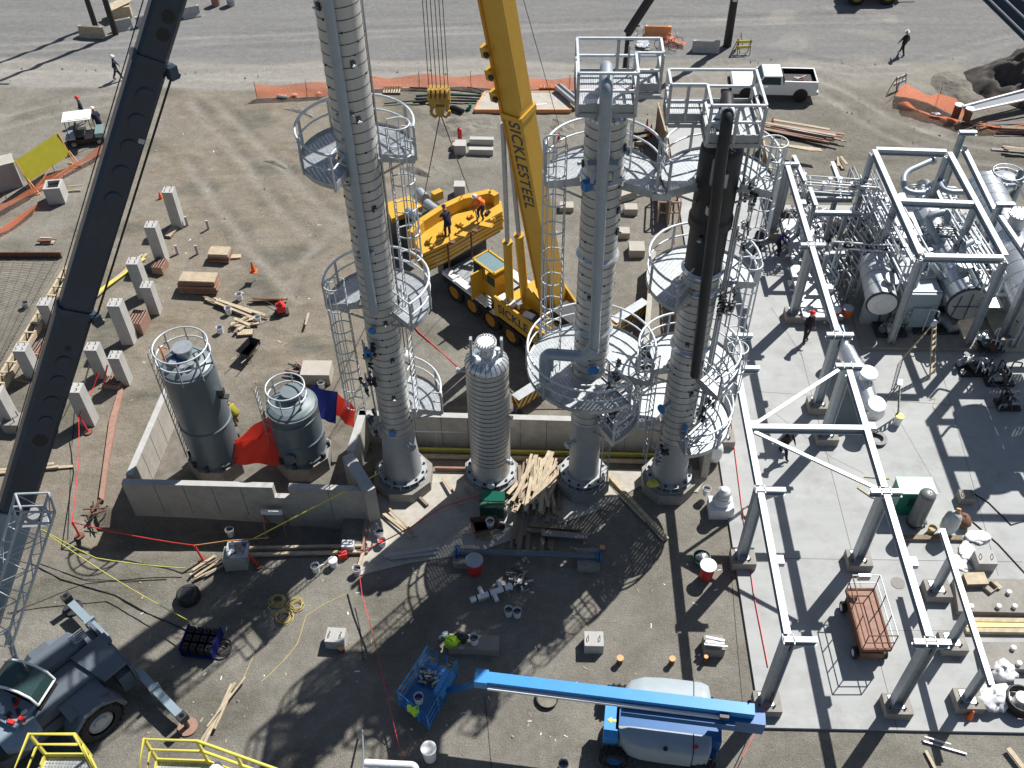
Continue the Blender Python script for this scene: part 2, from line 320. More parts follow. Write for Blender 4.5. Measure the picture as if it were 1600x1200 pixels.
# ------------------------------------------------------------------ ground
def ground_material():
    m = bpy.data.materials.new('ground'); m.use_nodes = True; nt = m.node_tree; N = nt.nodes; L = nt.links
    b = N['Principled BSDF']; b.inputs['Roughness'].default_value = 0.95; b.inputs['Specular IOR Level'].default_value = 0.2
    tc = N.new('ShaderNodeTexCoord')
    def noise(sc, det=8, ro=0.65, vec=None, scl=None):
        n = N.new('ShaderNodeTexNoise'); n.inputs['Scale'].default_value = sc; n.inputs['Detail'].default_value = det; n.inputs['Roughness'].default_value = ro
        if scl or vec:
            mp = N.new('ShaderNodeMapping'); mp.inputs['Scale'].default_value = scl or (1, 1, 1)
            if vec: mp.inputs['Rotation'].default_value = vec
            L.new(tc.outputs['Object'], mp.inputs[0]); L.new(mp.outputs[0], n.inputs['Vector'])
        else: L.new(tc.outputs['Object'], n.inputs['Vector'])
        return n.outputs['Fac']
    def ramp(x, a, c0, bb, c1):
        r = N.new('ShaderNodeValToRGB'); e = r.color_ramp.elements; e[0].position = a; e[1].position = bb
        e[0].color = tuple(c0) + (1,); e[1].color = tuple(c1) + (1,); L.new(x, r.inputs[0]); return r.outputs[0]
    def mix(f, a, c, mode='MIX'):
        x = N.new('ShaderNodeMix'); x.data_type = 'RGBA'; x.blend_type = mode
        if isinstance(f, float): x.inputs[0].default_value = f
        else: L.new(f, x.inputs[0])
        L.new(a, x.inputs[6])
        if isinstance(c, tuple): x.inputs[7].default_value = c + (1,)
        else: L.new(c, x.inputs[7])
        return x.outputs[2]
    at = N.new('ShaderNodeVertexColor'); at.layer_name = 'soil_zone'; sp = N.new('ShaderNodeSeparateColor'); L.new(at.outputs[0], sp.inputs[0])
    base = ramp(noise(0.35, 10, 0.7), 0.35, (0.196, 0.184, 0.158), 0.68, (0.278, 0.263, 0.230))      # gravel grey-brown
    tan = ramp(noise(0.5, 10, 0.7, (0, 0, 0.9), (1, 2.6, 1)), 0.34, (0.182, 0.152, 0.112), 0.66, (0.305, 0.268, 0.210))   # worked tan soil
    road = ramp(noise(0.5, 10, 0.7, None, (0.18, 1.6, 1)), 0.35, (0.185, 0.186, 0.184), 0.66, (0.235, 0.236, 0.233))   # compacted grey road
    pale = ramp(noise(0.7, 8, 0.7, None, (0.25, 1.5, 1)), 0.35, (0.275, 0.265, 0.242), 0.66, (0.34, 0.328, 0.30))         # dusty pale verge
    damp = ramp(noise(0.9, 10, 0.75, (0, 0, -.5), (1, 3, 1)), 0.35, (0.125, 0.118, 0.095), 0.68, (0.205, 0.195, 0.165))   # darker worked soil
    c = mix(sp.outputs[0], base, tan); c = mix(at.outputs['Alpha'], c, damp); c = mix(sp.outputs[1], c, road); c = mix(sp.outputs[2], c, pale)
    # stones and grit
    g = noise(16, 4, 0.8); c = mix(0.75, c, ramp(g, 0.38, (0.72, 0.72, 0.72), 0.62, (1.22, 1.22, 1.22)), 'MULTIPLY')
    g2 = noise(2.2, 6, 0.75); c = mix(0.6, c, ramp(g2, 0.35, (0.78, 0.77, 0.75), 0.65, (1.15, 1.15, 1.15)), 'MULTIPLY')
    vo = N.new('ShaderNodeTexVoronoi'); vo.inputs['Scale'].default_value = 5; L.new(tc.outputs['Object'], vo.inputs['Vector'])
    st = ramp(vo.outputs['Distance'], 0.06, (1, 1, 1), 0.10, (0, 0, 0)); 
    lt = N.new('ShaderNodeMath'); lt.operation = 'GREATER_THAN'; sv = N.new('ShaderNodeSeparateColor'); L.new(vo.outputs['Color'], sv.inputs[0]); L.new(sv.outputs[0], lt.inputs[0]); lt.inputs[1].default_value = 0.88
    mm = N.new('ShaderNodeMath'); mm.operation = 'MULTIPLY'; L.new(st, mm.inputs[0]); L.new(lt.outputs[0], mm.inputs[1])
    c = mix(mm.outputs[0], c, (0.42, 0.40, 0.37))
    L.new(c, b.inputs['Base Color'])
    bp = N.new('ShaderNodeBump'); bp.inputs['Strength'].default_value = 0.9; bp.inputs['Distance'].default_value = 0.06
    h = N.new('ShaderNodeMath'); h.operation = 'ADD'; L.new(g, h.inputs[0]); n5 = noise(3, 8, 0.75); L.new(n5, h.inputs[1])
    L.new(h.outputs[0], bp.inputs['Height']); L.new(bp.outputs[0], b.inputs['Normal'])
    MATS['ground'] = m
ground_material()
from mathutils import noise as mnoise
def sst(a, b, x): t = max(0, min(1, (x - a) / (b - a))); return t * t * (3 - 2 * t)
PITX0, PITX1, PITY0, PITY1 = -19.2, -8.2, G(330, 858)[1], G(400, 760, 1.9)[1] + .1
TRK = [[(1230, 120), (1290, 150), (1350, 190), (1420, 225), (1500, 250), (1600, 262)], [(1255, 110), (1320, 140), (1380, 175), (1450, 205), (1520, 228), (1600, 240)], [(1240, 95), (1340, 115), (1420, 110), (1520, 80), (1600, 60)], [(1240, 88), (1340, 105), (1420, 98), (1520, 68), (1600, 48)],
       [(300, 160), (380, 250), (440, 330), (500, 380)], [(340, 160), (420, 240), (480, 300), (540, 350)], [(290, 250), (350, 330), (400, 400), (470, 470)], [(300, 120), (500, 122), (700, 118), (900, 122), (1100, 112), (1250, 100)], [(300, 112), (500, 114), (700, 110), (900, 113), (1100, 104), (1250, 92)], [(0, 105), (200, 112), (420, 118)], [(0, 78), (250, 70), (600, 55), (1000, 40), (1400, 30)], [(0, 68), (250, 60), (600, 46), (1000, 32), (1400, 22)],
       [(0, 180), (60, 165), (130, 150), (200, 140)], [(0, 200), (60, 185), (130, 168), (200, 155)], [(640, 300), (560, 330), (480, 400), (450, 460)], [(1100, 1130), (1000, 1180), (900, 1200)]]
TRK = [[G(*p) for p in t] for t in TRK]
def trk(x, y):
    best = 9
    for t in TRK:
        for a, b in zip(t[:-1], t[1:]):
            if min(a.x, b.x) - 1 > x or max(a.x, b.x) + 1 < x: continue
            dx, dy = b.x - a.x, b.y - a.y; u = max(0, min(1, ((x - a.x) * dx + (y - a.y) * dy) / (dx * dx + dy * dy))); best = min(best, math.hypot(x - a.x - u * dx, y - a.y - u * dy))
    return max(0, 1 - best / .42), max(0, 1 - abs(best - .62) / .3)
def ground_h(x, y):
    if PITX0 < x < PITX1 and PITY0 < y < PITY1: return -.9
    """gentle relief: ruts, banks and the berm round the dug area (kept flat under slabs)"""
    k = sst(-9.5, -12, x) if y < 34 else sst(33, 36, y)
    h = 0.16 * mnoise.noise(V((x * .25, y * .25, 0))) + 0.07 * mnoise.noise(V((x * .9, y * .9, 3))) + 0.04 * mnoise.noise(V((x * 2.4, y * 2.4, 5)))
    return h * k * 0.7 * (1 - sst(58, 61, y) * 0.75) * (1 - sst(6.6, 7.3, x) * (1 - sst(50, 53, y)))
def make_ground():
    mb = MB(); xs = [-400, -200, -110, -80] + [-60 + 0.3 * i for i in range(401)] + [80, 110, 200, 400]; ys = [-150, -60, -20, 0] + [6 + 0.3 * i for i in range(284)] + [100, 130, 200, 500]
    zone = []
    for y in ys:
        for x in xs:
            tk, te = trk(x, y) if (-42 < x < 38 and 10 < y < 75) else (0, 0); mb.v.append((x, y, (ground_h(x, y) if (-59 < x < 60 and 6 < y < 91) else 0.0) - .09 * tk + .05 * te))
            n = mnoise.noise(V((x * .12, y * .2, 0))) ; n2 = mnoise.noise(V((x * .3, y * .5, 9)))
            rd = sst(64.2, 64.9, y + n * 1.2)                                  # road
            pl = sst(60.4, 61.2, y + n * .8) * (1 - sst(64.2, 64.9, y + n * 1.2)) * (1 - .6 * sst(2, 10, x)) + sst(0.15, 0.5, n2) * .5 * sst(8, 14, x) * sst(52, 56, y)
            left = (1 - sst(-9, -6, x + n * 3)) * sst(24, 33, y + n * 4 + n2 * 4)
            tn = max(left * (.55 + .45 * sst(-0.2, 0.35, n2)) * sst(-29, -22, x + n2 * 5), 0.6 * (1 - sst(-14, -10, x + n * 5)) * sst(20, 25, y) * (1 - sst(30, 40, y)), .5 * sst(0, .4, n2) * sst(6, 12, x) * sst(50, 55, y))
            dp = .85 * sst(8, 15, x + n * 4) * sst(47, 49, y) * (1 - sst(59, 63, y + n2 * 4)) * (.6 + .5 * n2) + .9 * sst(.12, .4, n2 + n * .5) * (1 - sst(61, 63, y)) * (1 - .6 * sst(-8, 0, x)) + .75 * (1 - sst(-14, -10, x)) * sst(17, 20, y) * (1 - sst(30, 35, y)) * (.5 + n + n2)
            dp = max(0, dp) * (1 - .7 * min(1, tk)) + .45 * te * (.7 + n2); zone.append((min(1, tn), min(1, rd), min(1, pl + tk * .75 * (0.6 + n2)), min(1, dp)))
    nx = len(xs)
    for j in range(len(ys) - 1):
        for i in range(nx - 1): mb.f.append((j * nx + i, j * nx + i + 1, (j + 1) * nx + i + 1, (j + 1) * nx + i)); mb.m.append(0); mb.s.append(True)
    o = solo('ground', None, None, mb, 'ground', kind='structure')
    ca = o.data.color_attributes.new('soil_zone', 'FLOAT_COLOR', 'POINT')
    for i, c in enumerate(zone): ca.data[i].color = c
make_ground()
# concrete paving on the right and its joints
def slab_material():
    m = mat("slab", (0.37, 0.382, 0.38), 0.85, 0, 0.10, 0.5, bump=0.15, bscale=25, dirt=(0.27, 0.272, 0.262), dscale=0.6, damt=0.55, aniso=(0.4, 2.0, 1))
slab_material()
mb = MB(); SX0, SY0, SY1 = 7.62 * 34 / 31 - 0.2, G(1400, 1143)[1], G(1060, 192)[1]
mb.poly([(SX0, SY0), (34, SY0), (34, 47.5), (SX0 + 6, 47.5), (SX0 + 3.2, SY1), (SX0, SY1)], -0.3, 0.12)
solo('concrete_slab', None, None, mb, 'slab', kind='structure')
mb = MB()
def jl(a, b, w=0.02): a, b = G(*a, 0.12), G(*b, 0.12); mb.bar(V((a.x, a.y, 0.1215)), V((b.x, b.y, 0.1215)), w, 0.003)
jl((1250, 545), (1402, 1140)); jl((1185, 612), (1598, 640)); jl((1195, 872), (1598, 878)); jl((1395, 640), (1470, 770), .015); jl((1178, 620), (1300, 715), .015); jl((1300, 715), (1350, 740), .015); jl((1205, 480), (1255, 560))
jl((1460, 540), (1560, 900)); jl((1600, 985), (1360, 985), .012)
solo('slab_joint', None, None, mb, 'joint', kind='structure')
# apron of the tower foundations
mb = MB()
ap = [G(575, 760), G(690, 735), G(1110, 735), G(1090, 770), G(1000, 760), G(930, 800), G(740, 865), G(640, 880), G(560, 900)]
mb.poly([(p.x, p.y) for p in ap], -0.2, 0.05)
solo('foundation_apron', None, None, mb, 'concrete', kind='structure')
# loose stones strewn over the dirt
rnd = random.Random(3); mb = MB()
for i in range(3600):
    x = rnd.uniform(-38, 32); y = rnd.uniform(12, 66)
    if x > SX0 - .4 and y < 54: continue
    if -19 < x < 9.6 and 24.5 < y < 33.2: continue
    s = 0.025 + 0.07 * rnd.random() ** 5; a = rnd.random() * 6; z = ground_h(x, y)
    k = 5; vs = [(x + s * math.cos(a + 2 * PI * j / k) * rnd.uniform(.7, 1.2), y + s * math.sin(a + 2 * PI * j / k) * rnd.uniform(.7, 1.2), z - .01) for j in range(k)] + [(x + s * .2, y - s * .1, z + s * rnd.uniform(.5, .9))]
    mb.add(vs, [(j, (j + 1) % k, k) for j in range(k)])
mat('stone', (0.29, 0.275, 0.25), 0.9, 0, 0.4, 1.3)
solo('gravel', 'small loose pale stones strewn over the bare dirt', 'gravel', mb, 'stone', kind='stuff')

# ------------------------------------------------------------------ towers
def ring_platform(root, cx, cy, z, r1, a0, a1, r0=0.75, gm='grate', open_ends=(True, True), brackets=True, railpost=6, skip=None):
    """grating floor round a tower with handrail, posts and toe plate; angles in degrees"""
    A0, A1 = math.radians(a0), math.radians(a1); n = max(6, int((a1 - a0) / 9))
    arc = lambda r, zz, s=0, e=None: [V((cx + r * math.cos(A0 + (A1 - A0) * i / n), cy + r * math.sin(A0 + (A1 - A0) * i / n), zz)) for i in range(n + 1)]
    full = a1 - a0 >= 359
    mb = MB(); I, O = arc(r0, z), arc(r1, z)
    for i in range(n):
        mb.add([I[i], O[i], O[i + 1], I[i + 1]], [(0, 1, 2, 3)])
    p = part(root, 'platform', mb, gm, True)
    mb = MB()   # perimeter channel and toe plate
    for rr in (r0, r1):
        a = arc(rr, z - 0.10); b = arc(rr, z + (0.09 if rr == r1 else 0.0)); c2 = arc(rr + 0.015, z - 0.10); d2 = arc(rr + 0.015, z + (0.09 if rr == r1 else 0.0))
        for i in range(n): mb.add([a[i], a[i + 1], b[i + 1], b[i]], [(3, 2, 1, 0)]); mb.add([c2[i], c2[i + 1], d2[i + 1], d2[i]], [(0, 1, 2, 3)])
    if not full:
        for t in (A0, A1):
            u = V((math.cos(t), math.sin(t), 0)); mb.bar(V((cx, cy, z - 0.03)) + u * r0, V((cx, cy, z - 0.03)) + u * r1, 0.03, 0.20)
    part(root, 'toe_plate', mb, 'galv', True, up=p)
    if brackets:
        k = max(2, int((a1 - a0) / 60))
        for i in range(k + 1):
            t = A0 + (A1 - A0) * (i + .02) / (k + .04); u = V((math.cos(t), math.sin(t), 0)); b_ = MB()
            b_.bar(V((cx, cy, z - 0.17)) + u * (r0 - .12), V((cx, cy, z - 0.17)) + u * (r1 - .03), 0.07, 0.12)
            b_.bar(V((cx, cy, z - 0.75)) + u * (r0 - .15), V((cx, cy, z - 0.2)) + u * (r1 - .35), 0.06, 0.06)
            part(root, 'bracket', b_, 'galv', True, up=p)
    mb = MB(); rails = arc(r1, z + 1.1), arc(r1, z + 0.58)
    for k_, rr in enumerate(rails): mb.path(rr, 0.046 if k_ == 0 else .034, 7, caps=True)
    if not full:
        for e, t, idx in ((open_ends[0], A0, 0), (open_ends[1], A1, -1)):
            u = V((math.cos(t), math.sin(t), 0)); q = V((cx, cy, 0))
            inner = r0 + 0.08 if e else r1 - 0.35
            for zz in (1.1, .58): mb.tube(q + u * r1 + V((0, 0, z + zz)), q + u * inner + V((0, 0, z + zz)), 0.032, n=7)
    part(root, 'handrail', mb, 'galv_white', True, up=p)
    ang = [A0 + (A1 - A0) * i / max(2, round((a1 - a0) / 42)) for i in range(max(2, round((a1 - a0) / 42)) + 1)]
    if full: ang = ang[:-1]
    for t in ang:
        u = V((math.cos(t), math.sin(t), 0)); b_ = MB(); b_.bar(V((cx, cy, z - .1)) + u * (r1 + .02), V((cx, cy, z + 1.08)) + u * (r1 + .02), 0.06, 0.08, up=u)
        part(root, 'rail_post', b_, 'galv', True, up=p)
    return p
def ladder(root, cx, cy, ang, r, z0, z1, cage=True, cage_z=None, side=None):
    t = math.radians(ang); u = V((math.cos(t), math.sin(t), 0)); w = V((-u.y, u.x, 0)) ; q = V((cx, cy, 0))
    mb = MB()
    for s_ in (-1, 1): mb.bar(q + u * r + w * (.22 * s_) + V((0, 0, z0)), q + u * r + w * (.22 * s_) + V((0, 0, z1)), 0.055, 0.03, up=u)
    z = z0 + .15
    while z < z1: mb.tube(q + u * r - w * .22 + V((0, 0, z)), q + u * r + w * .22 + V((0, 0, z)), 0.014, n=5); z += 0.3
    p = part(root, 'ladder', mb, 'galv', True)
    if cage:
        c0 = cage_z or z0 + 2.1; mb = MB(); cr = .37
        H = lambda zz: [q + u * (r + .36 * (1 - 0) + cr * math.sin(f) * 1.0 - 0.0 + (-.0)) + w * (cr * math.cos(f)) + V((0, 0, zz)) for f in [(-.35 + (PI + .7) * i / 12) for i in range(13)]]
        z = c0
        while z <= z1 + .02: mb.path([q + u * r + w * .25 + V((0, 0, z))] + H(z) + [q + u * r - w * .25 + V((0, 0, z))], 0.026, 5); z += (z1 - c0) / max(1, round((z1 - c0) / 1.1))
        a, b = H(c0), H(z1)
        for i in range(1, 12, 2): mb.bar(a[i], b[i], 0.04, 0.012)
        part(root, 'safety_cage', mb, 'galv_white', True, up=p)
    return p
def shell(root, cx, cy, z0, z1, r, bands, mname='clad', start=0.0, top='dome'):
    mb = MB(); mb.lathe([(r, z0), (r, z1)], (cx, cy, 0), 40)
    if top == 'dome': mb.dome((cx, cy, z1), r, r * .45, 40, 6)
    mb.mi = 1; z = z0 + start
    while z < z1: mb.lathe([(r + .010, z - .011), (r + .015, z), (r + .010, z + .011)], (cx, cy, 0), 40); z += bands
    mb.mi = 0
    if mname == 'clad':                                   # vertical sheet seams, staggered
        mb.mi = 1; z = z0 + start; k = 0; rr = random.Random(int(cx * 10))
        while z < z1 - bands:
            for t in (rr.uniform(3.5, 6.0), rr.uniform(0, 3)):
                u = V((math.cos(t), math.sin(t), 0)); mb.box(V((cx, cy, z)) + u * (r + .012), (0.05, 0.05, 0.05), t)
            z += bands; k += 1
        mb.mi = 0
    return part(root, 'shell', mb, [mname, 'band'], True)
def base(root, cx, cy, rf, rp, hp, hf=0.28, oct_=8):
    """octagonal concrete pedestal, base ring with bolt chairs"""
    mb = MB(); mb.poly([(cx + rp * math.cos(2 * PI * i / oct_ + PI / 8), cy + rp * math.sin(2 * PI * i / oct_ + PI / 8)) for i in range(oct_)], -.1, hp)
    part(root, 'pedestal', mb, 'concrete_dark', True)
    mb = MB(); mb.lathe([(rf, hp + .005), (rf, hp + .05), (rf - .3, hp + .05)], (cx, cy, 0), 40)
    mb.lathe([(rf - .34, hp + hf), (rf - .02, hp + hf), (rf - .02, hp + hf + .04), (rf - .34, hp + hf + .04)], (cx, cy, 0), 40)
    for i in range(16):
        t = 2 * PI * i / 16; mb.box((cx + (rf - .14) * math.cos(t), cy + (rf - .14) * math.sin(t), hp + hf / 2 + .02), (.28, .03, hf - .04), t)
    p = part(root, 'base_ring', mb, 'skirt', True)
    for i in range(12):
        t = 2 * PI * (i + .5) / 12; b_ = MB(); x, y = cx + (rf - .12) * math.cos(t), cy + (rf - .12) * math.sin(t)
        b_.tube((x, y, hp + .05), (x, y, hp + hf + .14), .03, n=6); b_.tube((x, y, hp + hf + .04), (x, y, hp + hf + .09), .06, n=6)
        part(root, 'anchor_bolt', b_, 'dark_metal', True, up=p)
def nozzle(root, cx, cy, z, ang, r, L_, pr, mname='galv', cap='flange_blue', name='nozzle'):
    t = math.radians(ang); u = V((math.cos(t), math.sin(t), 0)); q = V((cx, cy, z)); mb = MB()
    mb.tube(q + u * (r - .05), q + u * (r + L_), pr, n=16); mb.mi = 1
    mb.tube(q + u * (r + L_), q + u * (r + L_ + .05), pr * 1.6, n=18); mb.mi = 2; mb.tube(q + u * (r + L_ + .052), q + u * (r + L_ + .09), pr * 1.5, n=18)
    part(root, name, mb, [mname, 'galv', cap], True)
def clip(root, cx, cy, z, ang, r):
    """instrument tapping poking out through the cladding"""
    t = math.radians(ang); u = V((math.cos(t), math.sin(t), 0)); w = V((-u.y, u.x, 0)); q = V((cx, cy, z)); mb = MB()
    mb.box(q + u * (r + .03), (.06, .14, .22), t); mb.mi = 1; mb.tube(q + u * (r + .03), q + u * (r + .2), .035, n=7); mb.tube(q + u * (r + .17) - w * .07, q + u * (r + .17) + w * .07, .03, n=6)
    part(root, 'instrument_tap', mb, ['dark_metal', 'galv_white'], True)
def ringflare(root, cx, cy, z, r):
    mb = MB(); mb.lathe([(r, z + .10), (r + .09, z + .02), (r + .09, z - .03), (r, z - .07)], (cx, cy, 0), 40)
    part(root, 'stiffener_ring', mb, 'clad_bright', True)
TY = 26.95
def valve_cluster(root, cx, cy, z, ang, r, seed=1):
    rr = random.Random(seed); mb = MB(); t = math.radians(ang); u = V((math.cos(t), math.sin(t), 0)); w = V((-u.y, u.x, 0)); q = V((cx, cy, z)) + u * r
    for i in range(9):
        p = q + u * rr.uniform(-.1, .35) + w * rr.uniform(-.35, .35) + V((0, 0, rr.uniform(-.35, .5)))
        mb.mi = rr.choice((0, 0, 1)); mb.tube(p - w * .1, p + w * .12, rr.uniform(.03, .07), n=7); mb.tube(p, p + V((0, 0, .18)), .03, n=6); mb.tube(p + V((0, 0, .17)), p + V((0, 0, .2)), .09, n=9)
    mb.mi = 1; mb.tube(q - u * .2 + V((0, 0, 0)), q + u * .3, .04, n=7); mb.tube(q + u * .2 + V((0, 0, -.6)), q + u * .2 + V((0, 0, .7)), .03, n=7)
    part(root, 'valve_manifold', mb, ['dark_metal', 'galv'], True)

# tower 1: the tallest, runs out of the top of the picture
x = -5.73
T = thing('distillation_column', 'tallest ribbed silver column, left of the black-wrapped one, running out of the picture top', 'column', (x, TY, 0), group='tall silver process columns')
base(T, x, TY, 1.06, 1.32, 0.62)
mb = MB(); mb.lathe([(.86, .68), (.64, 3.6)], (x, TY, 0), 40); part(T, 'skirt', mb, 'skirt', True)
shell(T, x, TY, 3.6, 30.5, .645, .36, start=.1)
mb = MB(); mb.path([(x - .08, TY - .82, 10.6), (x - .08, TY - .82, 31)], .165, 14); part(T, 'downcomer_pipe', mb, 'pipe_blue', True)
for zz in (13.2, 18.4, 23.5): 
    mb = MB(); mb.box((x - .08, TY - .74, zz), (.55, .14, .16)); part(T, 'pipe_clamp', mb, 'pipe_blue', True)
ring_platform(T, x, TY, 16.6, 1.84, -4, 255, gm='grate2', open_ends=(False, True))
ring_platform(T, x, TY, 10.4, 1.88, -46, 188, gm='grate', open_ends=(True, False))
ring_platform(T, x, TY, 4.75, 1.95, -6, 75, gm='grate2', open_ends=(False, True))
ladder(T, x, TY, 2, .98, 10.4, 17.7); ladder(T, x, TY, 188, 1.15, 4.6, 11.4, cage_z=5.2)
ladder(T, x, TY, -12, 1.0, 4.75, 11.6, cage=False)
for zz, a in ((18.2, -65), (14.9, -55), (20, -60), (13, -120), (21.7, -130), (9.9, -68), (8.0, -62), (6.0, -75)): clip(T, x, TY, zz, a, .645)
nozzle(T, x, TY, 9.75, -105, .6, .22, .1); nozzle(T, x, TY, 8.75, -115, .6, .45, .12); nozzle(T, x, TY, 3.05, -45, .6, .3, .1, 'galv_white', 'pipe_blue'); nozzle(T, x, TY, 4.0, -95, .6, .08, .1)
valve_cluster(T, x, TY, 8.5, -125, .85, 2); valve_cluster(T, x, TY, 4.2, -150, .85, 3); valve_cluster(T, x, TY, 6.6, -145, .8, 5)
mb = MB(); mb.path([(x + .78, TY - .35, 11), (x + .78, TY - .35, 30)], .028, 7); mb.path([(x - .62, TY - .5, 3.5), (x - .72, TY - .55, 9)], .035, 7)
part(T, 'conduit', mb, 'galv', True)
# short vessel
x = -1.91; H2 = 8.3
T = thing('short_vessel', 'short ribbed silver drum with domed top and studded top nozzle', 'vessel', (x, TY, 0))
base(T, x, TY, 1.08, 1.24, 0.75, .2)
mb = MB(); mb.lathe([(.84, .8), (.84, 1.9)], (x, TY, 0), 40); part(T, 'skirt', mb, 'clad', True)
mb = MB(); mb.lathe([(.845, 1.9), (.845, 7.35)], (x, TY, 0), 44); mb.dome((x, TY, 7.35), .845, .5, 44, 8)
mb.mi = 1; z = 2.0
while z < 7.6: mb.lathe([(.857, z - .014), (.862, z), (.857, z + .014)], (x, TY, 0), 44); z += .255
part(T, 'shell', mb, ['clad', 'band'], True)
mb = MB(); mb.dome((x, TY, 7.37), .857, .515, 44, 8); mb.mi = 1
for i in range(24):
    t = 2 * PI * i / 24; mb.path([(x + .868 * math.cos(a) * math.cos(t), TY + .868 * math.cos(a) * math.sin(t), 7.37 + .525 * math.sin(a)) for a in (0.05, .3, .6, .85)], .008, 4)
part(T, 'head_cap', mb, ['clad_bright', 'band'], True)
mb = MB(); mb.tube((x, TY, 7.75), (x, TY, 8.35), .3, n=24); part(T, 'top_neck', mb, 'clad_bright', True)
mb = MB(); mb.tube((x, TY, 8.35), (x, TY, 8.5), .40, n=26); mb.mi = 1
for i in range(20): t = 2 * PI * i / 20; mb.tube((x + .35 * math.cos(t), TY + .35 * math.sin(t), 8.5), (x + .35 * math.cos(t), TY + .35 * math.sin(t), 8.56), .035, n=6)
part(T, 'top_flange', mb, ['white', 'galv'], True)
for s_ in (-1, 1):
    mb = MB(); mb.box((x + s_ * .58, TY + .05, 7.95), (.1, .2, 1.3)); part(T, 'lifting_lug', mb, 'galv', True)
nozzle(T, x, TY, 6.9, 178, .8, .3, .08, 'galv', 'galv_white'); nozzle(T, x, TY, 1.2, -88, .8, .3, .1, 'galv', 'galv_white')
nozzle(T, x, TY, 4.6, -20, .8, .15, .06, 'galv', 'galv_white'); nozzle(T, x, TY, 2.0, -30, .8, .15, .08, 'galv', 'galv_white')
mb = MB(); mb.path([(x + .4, TY - .3, 7.9), (x + .45, TY - .35, 8.4)], .05, 8); mb.tube((x + .45, TY - .35, 8.4), (x + .45, TY - .35, 8.46), .1, n=12); part(T, 'gauge', mb, 'galv_white', True)
# tower 3: silver with the long pipe and top deck
def top_deck(root, x0, x1, y0, y1, z, ext, mainlow='galv'):
    """rectangular top platform; ext = (xa, xb, ya, yb) side bay at the back"""
    mb = MB(); mb.add([(x0, y0, z), (x1, y0, z), (x1, y1, z), (x0, y1, z)], [(0, 1, 2, 3)])
    xa, xb, ya, yb = ext; mb.add([(xa, ya, z), (xb, ya, z), (xb, yb, z), (xa, yb, z)], [(0, 1, 2, 3)])
    p = part(root, 'top_platform', mb, 'mesh_floor', True)
    loop = [(x0, y0), (x1, y0)] + ([(x1, ya), (xb, ya), (xb, yb), (x0, yb)] if xb > x1 else [(x1, yb), (xa, yb), (xa, ya), (x0, ya)])
    if xb > x1: loop = [(x0, y0), (x1, y0), (x1, ya), (xb, ya), (xb, yb), (x0, yb)]
    k = len(loop); mb = MB()
    for i in range(k):
        a, b = loop[i], loop[(i + 1) % k]; mb.bar((a[0], a[1], z + .0), (b[0], b[1], z + .0), .03, .26)
        mb.bar((a[0], a[1], z - .22), (b[0], b[1], z - .22), .1, .14)
    for yy in (y0 + (y1 - y0) * .4, y0 + (y1 - y0) * .75): mb.bar((min(x0, xa), yy, z - .1), (max(x1, xb), yy, z - .1), .06, .12)
    part(root, 'toe_plate', mb, 'skirt', True, up=p)
    mb = MB()
    for i in range(k):
        a, b = loop[i], loop[(i + 1) % k]
        for zz in (1.1, .55): mb.bar((a[0], a[1], z + zz), (b[0], b[1], z + zz), .07, .07)
    part(root, 'handrail', mb, 'galv_white', True, up=p)
    pts = list(loop) + [((loop[i][0] + loop[(i + 1) % k][0]) / 2, (loop[i][1] + loop[(i + 1) % k][1]) / 2) for i in (0, k - 2)]
    for a in pts: mb = MB(); mb.box((a[0], a[1], z + .42), (.09, .09, 1.25)); part(root, 'rail_post', mb, 'galv', True, up=p)
    return p
x = 2.06
T = thing('distillation_column', 'ribbed silver column with long grey-blue pipe and square top deck, right of the short drum', 'column', (x, TY, 0), group='tall silver process columns')
base(T, x, TY, 1.0, 1.2, 0.62)
mb = MB(); mb.lathe([(.64, .68), (.63, 4.4)], (x, TY, 0), 40); part(T, 'skirt', mb, 'skirt', True)
shell(T, x, TY, 4.4, 18.05, .65, .36, start=.15)
mb = MB(); mb.dome((x, TY, 18.07), .66, .32, 40, 6); mb.mi = 1
for i in range(20):
    t = 2 * PI * i / 20; mb.path([(x + .668 * math.cos(a) * math.cos(t), TY + .668 * math.cos(a) * math.sin(t), 18.07 + .33 * math.sin(a)) for a in (0.05, .3, .6, .85)], .008, 4)
part(T, 'head_cap', mb, ['clad_bright', 'band'], True)
for zz in (15.95, 12.75, 9.35): ringflare(T, x, TY, zz, .655)
mb = MB(); mb.bend([(x - .1, TY + .1, 18.2), (x - .1, TY + .1, 19.7), (x - .15, TY - 1.26, 19.7), (x - .0, TY - 1.26, 9.2)], .19, .35, 16, 8); part(T, 'overhead_pipe', mb, 'pipe_blue', True)
mb = MB(); mb.bend([(x - .0, TY - 1.26, 9.5), (x - .3, TY - 1.2, 8.9), (x - 1.75, TY - 1.0, 8.85), (x - 1.75, TY - 1.0, 7.5)], .22, .3, 14, 6); mb.mi = 1
for p in ((x - .8, 0), (x - 1.3, 0)): mb.tube((p[0] - .012, TY - 1.0, 8.87), (p[0] + .012, TY - 1.0, 8.87), .228, n=18)
part(T, 'side_pipe', mb, ['pipe_blue', 'band'], True)
mb = MB(); mb.box((x - .1, TY - 1.0, 16.9), (.95, .3, .22)); mb.box((x - .4, TY - .9, 16.6), (.12, .5, .5)); mb.box((x + .3, TY - .9, 16.6), (.12, .5, .5)); part(T, 'pipe_clamp', mb, 'pipe_blue', True)
mb = MB(); mb.box((x - .52, TY - .66, 15.95), (.3, .26, .3), .5); part(T, 'junction_box', mb, 'flange_blue', True)
ya = TY - 1.05; yb = TY + 1.05
top_deck(T, x - .95, x + .75, ya, yb, 18.9, (x + .77, x + 1.55, TY + .15, yb))
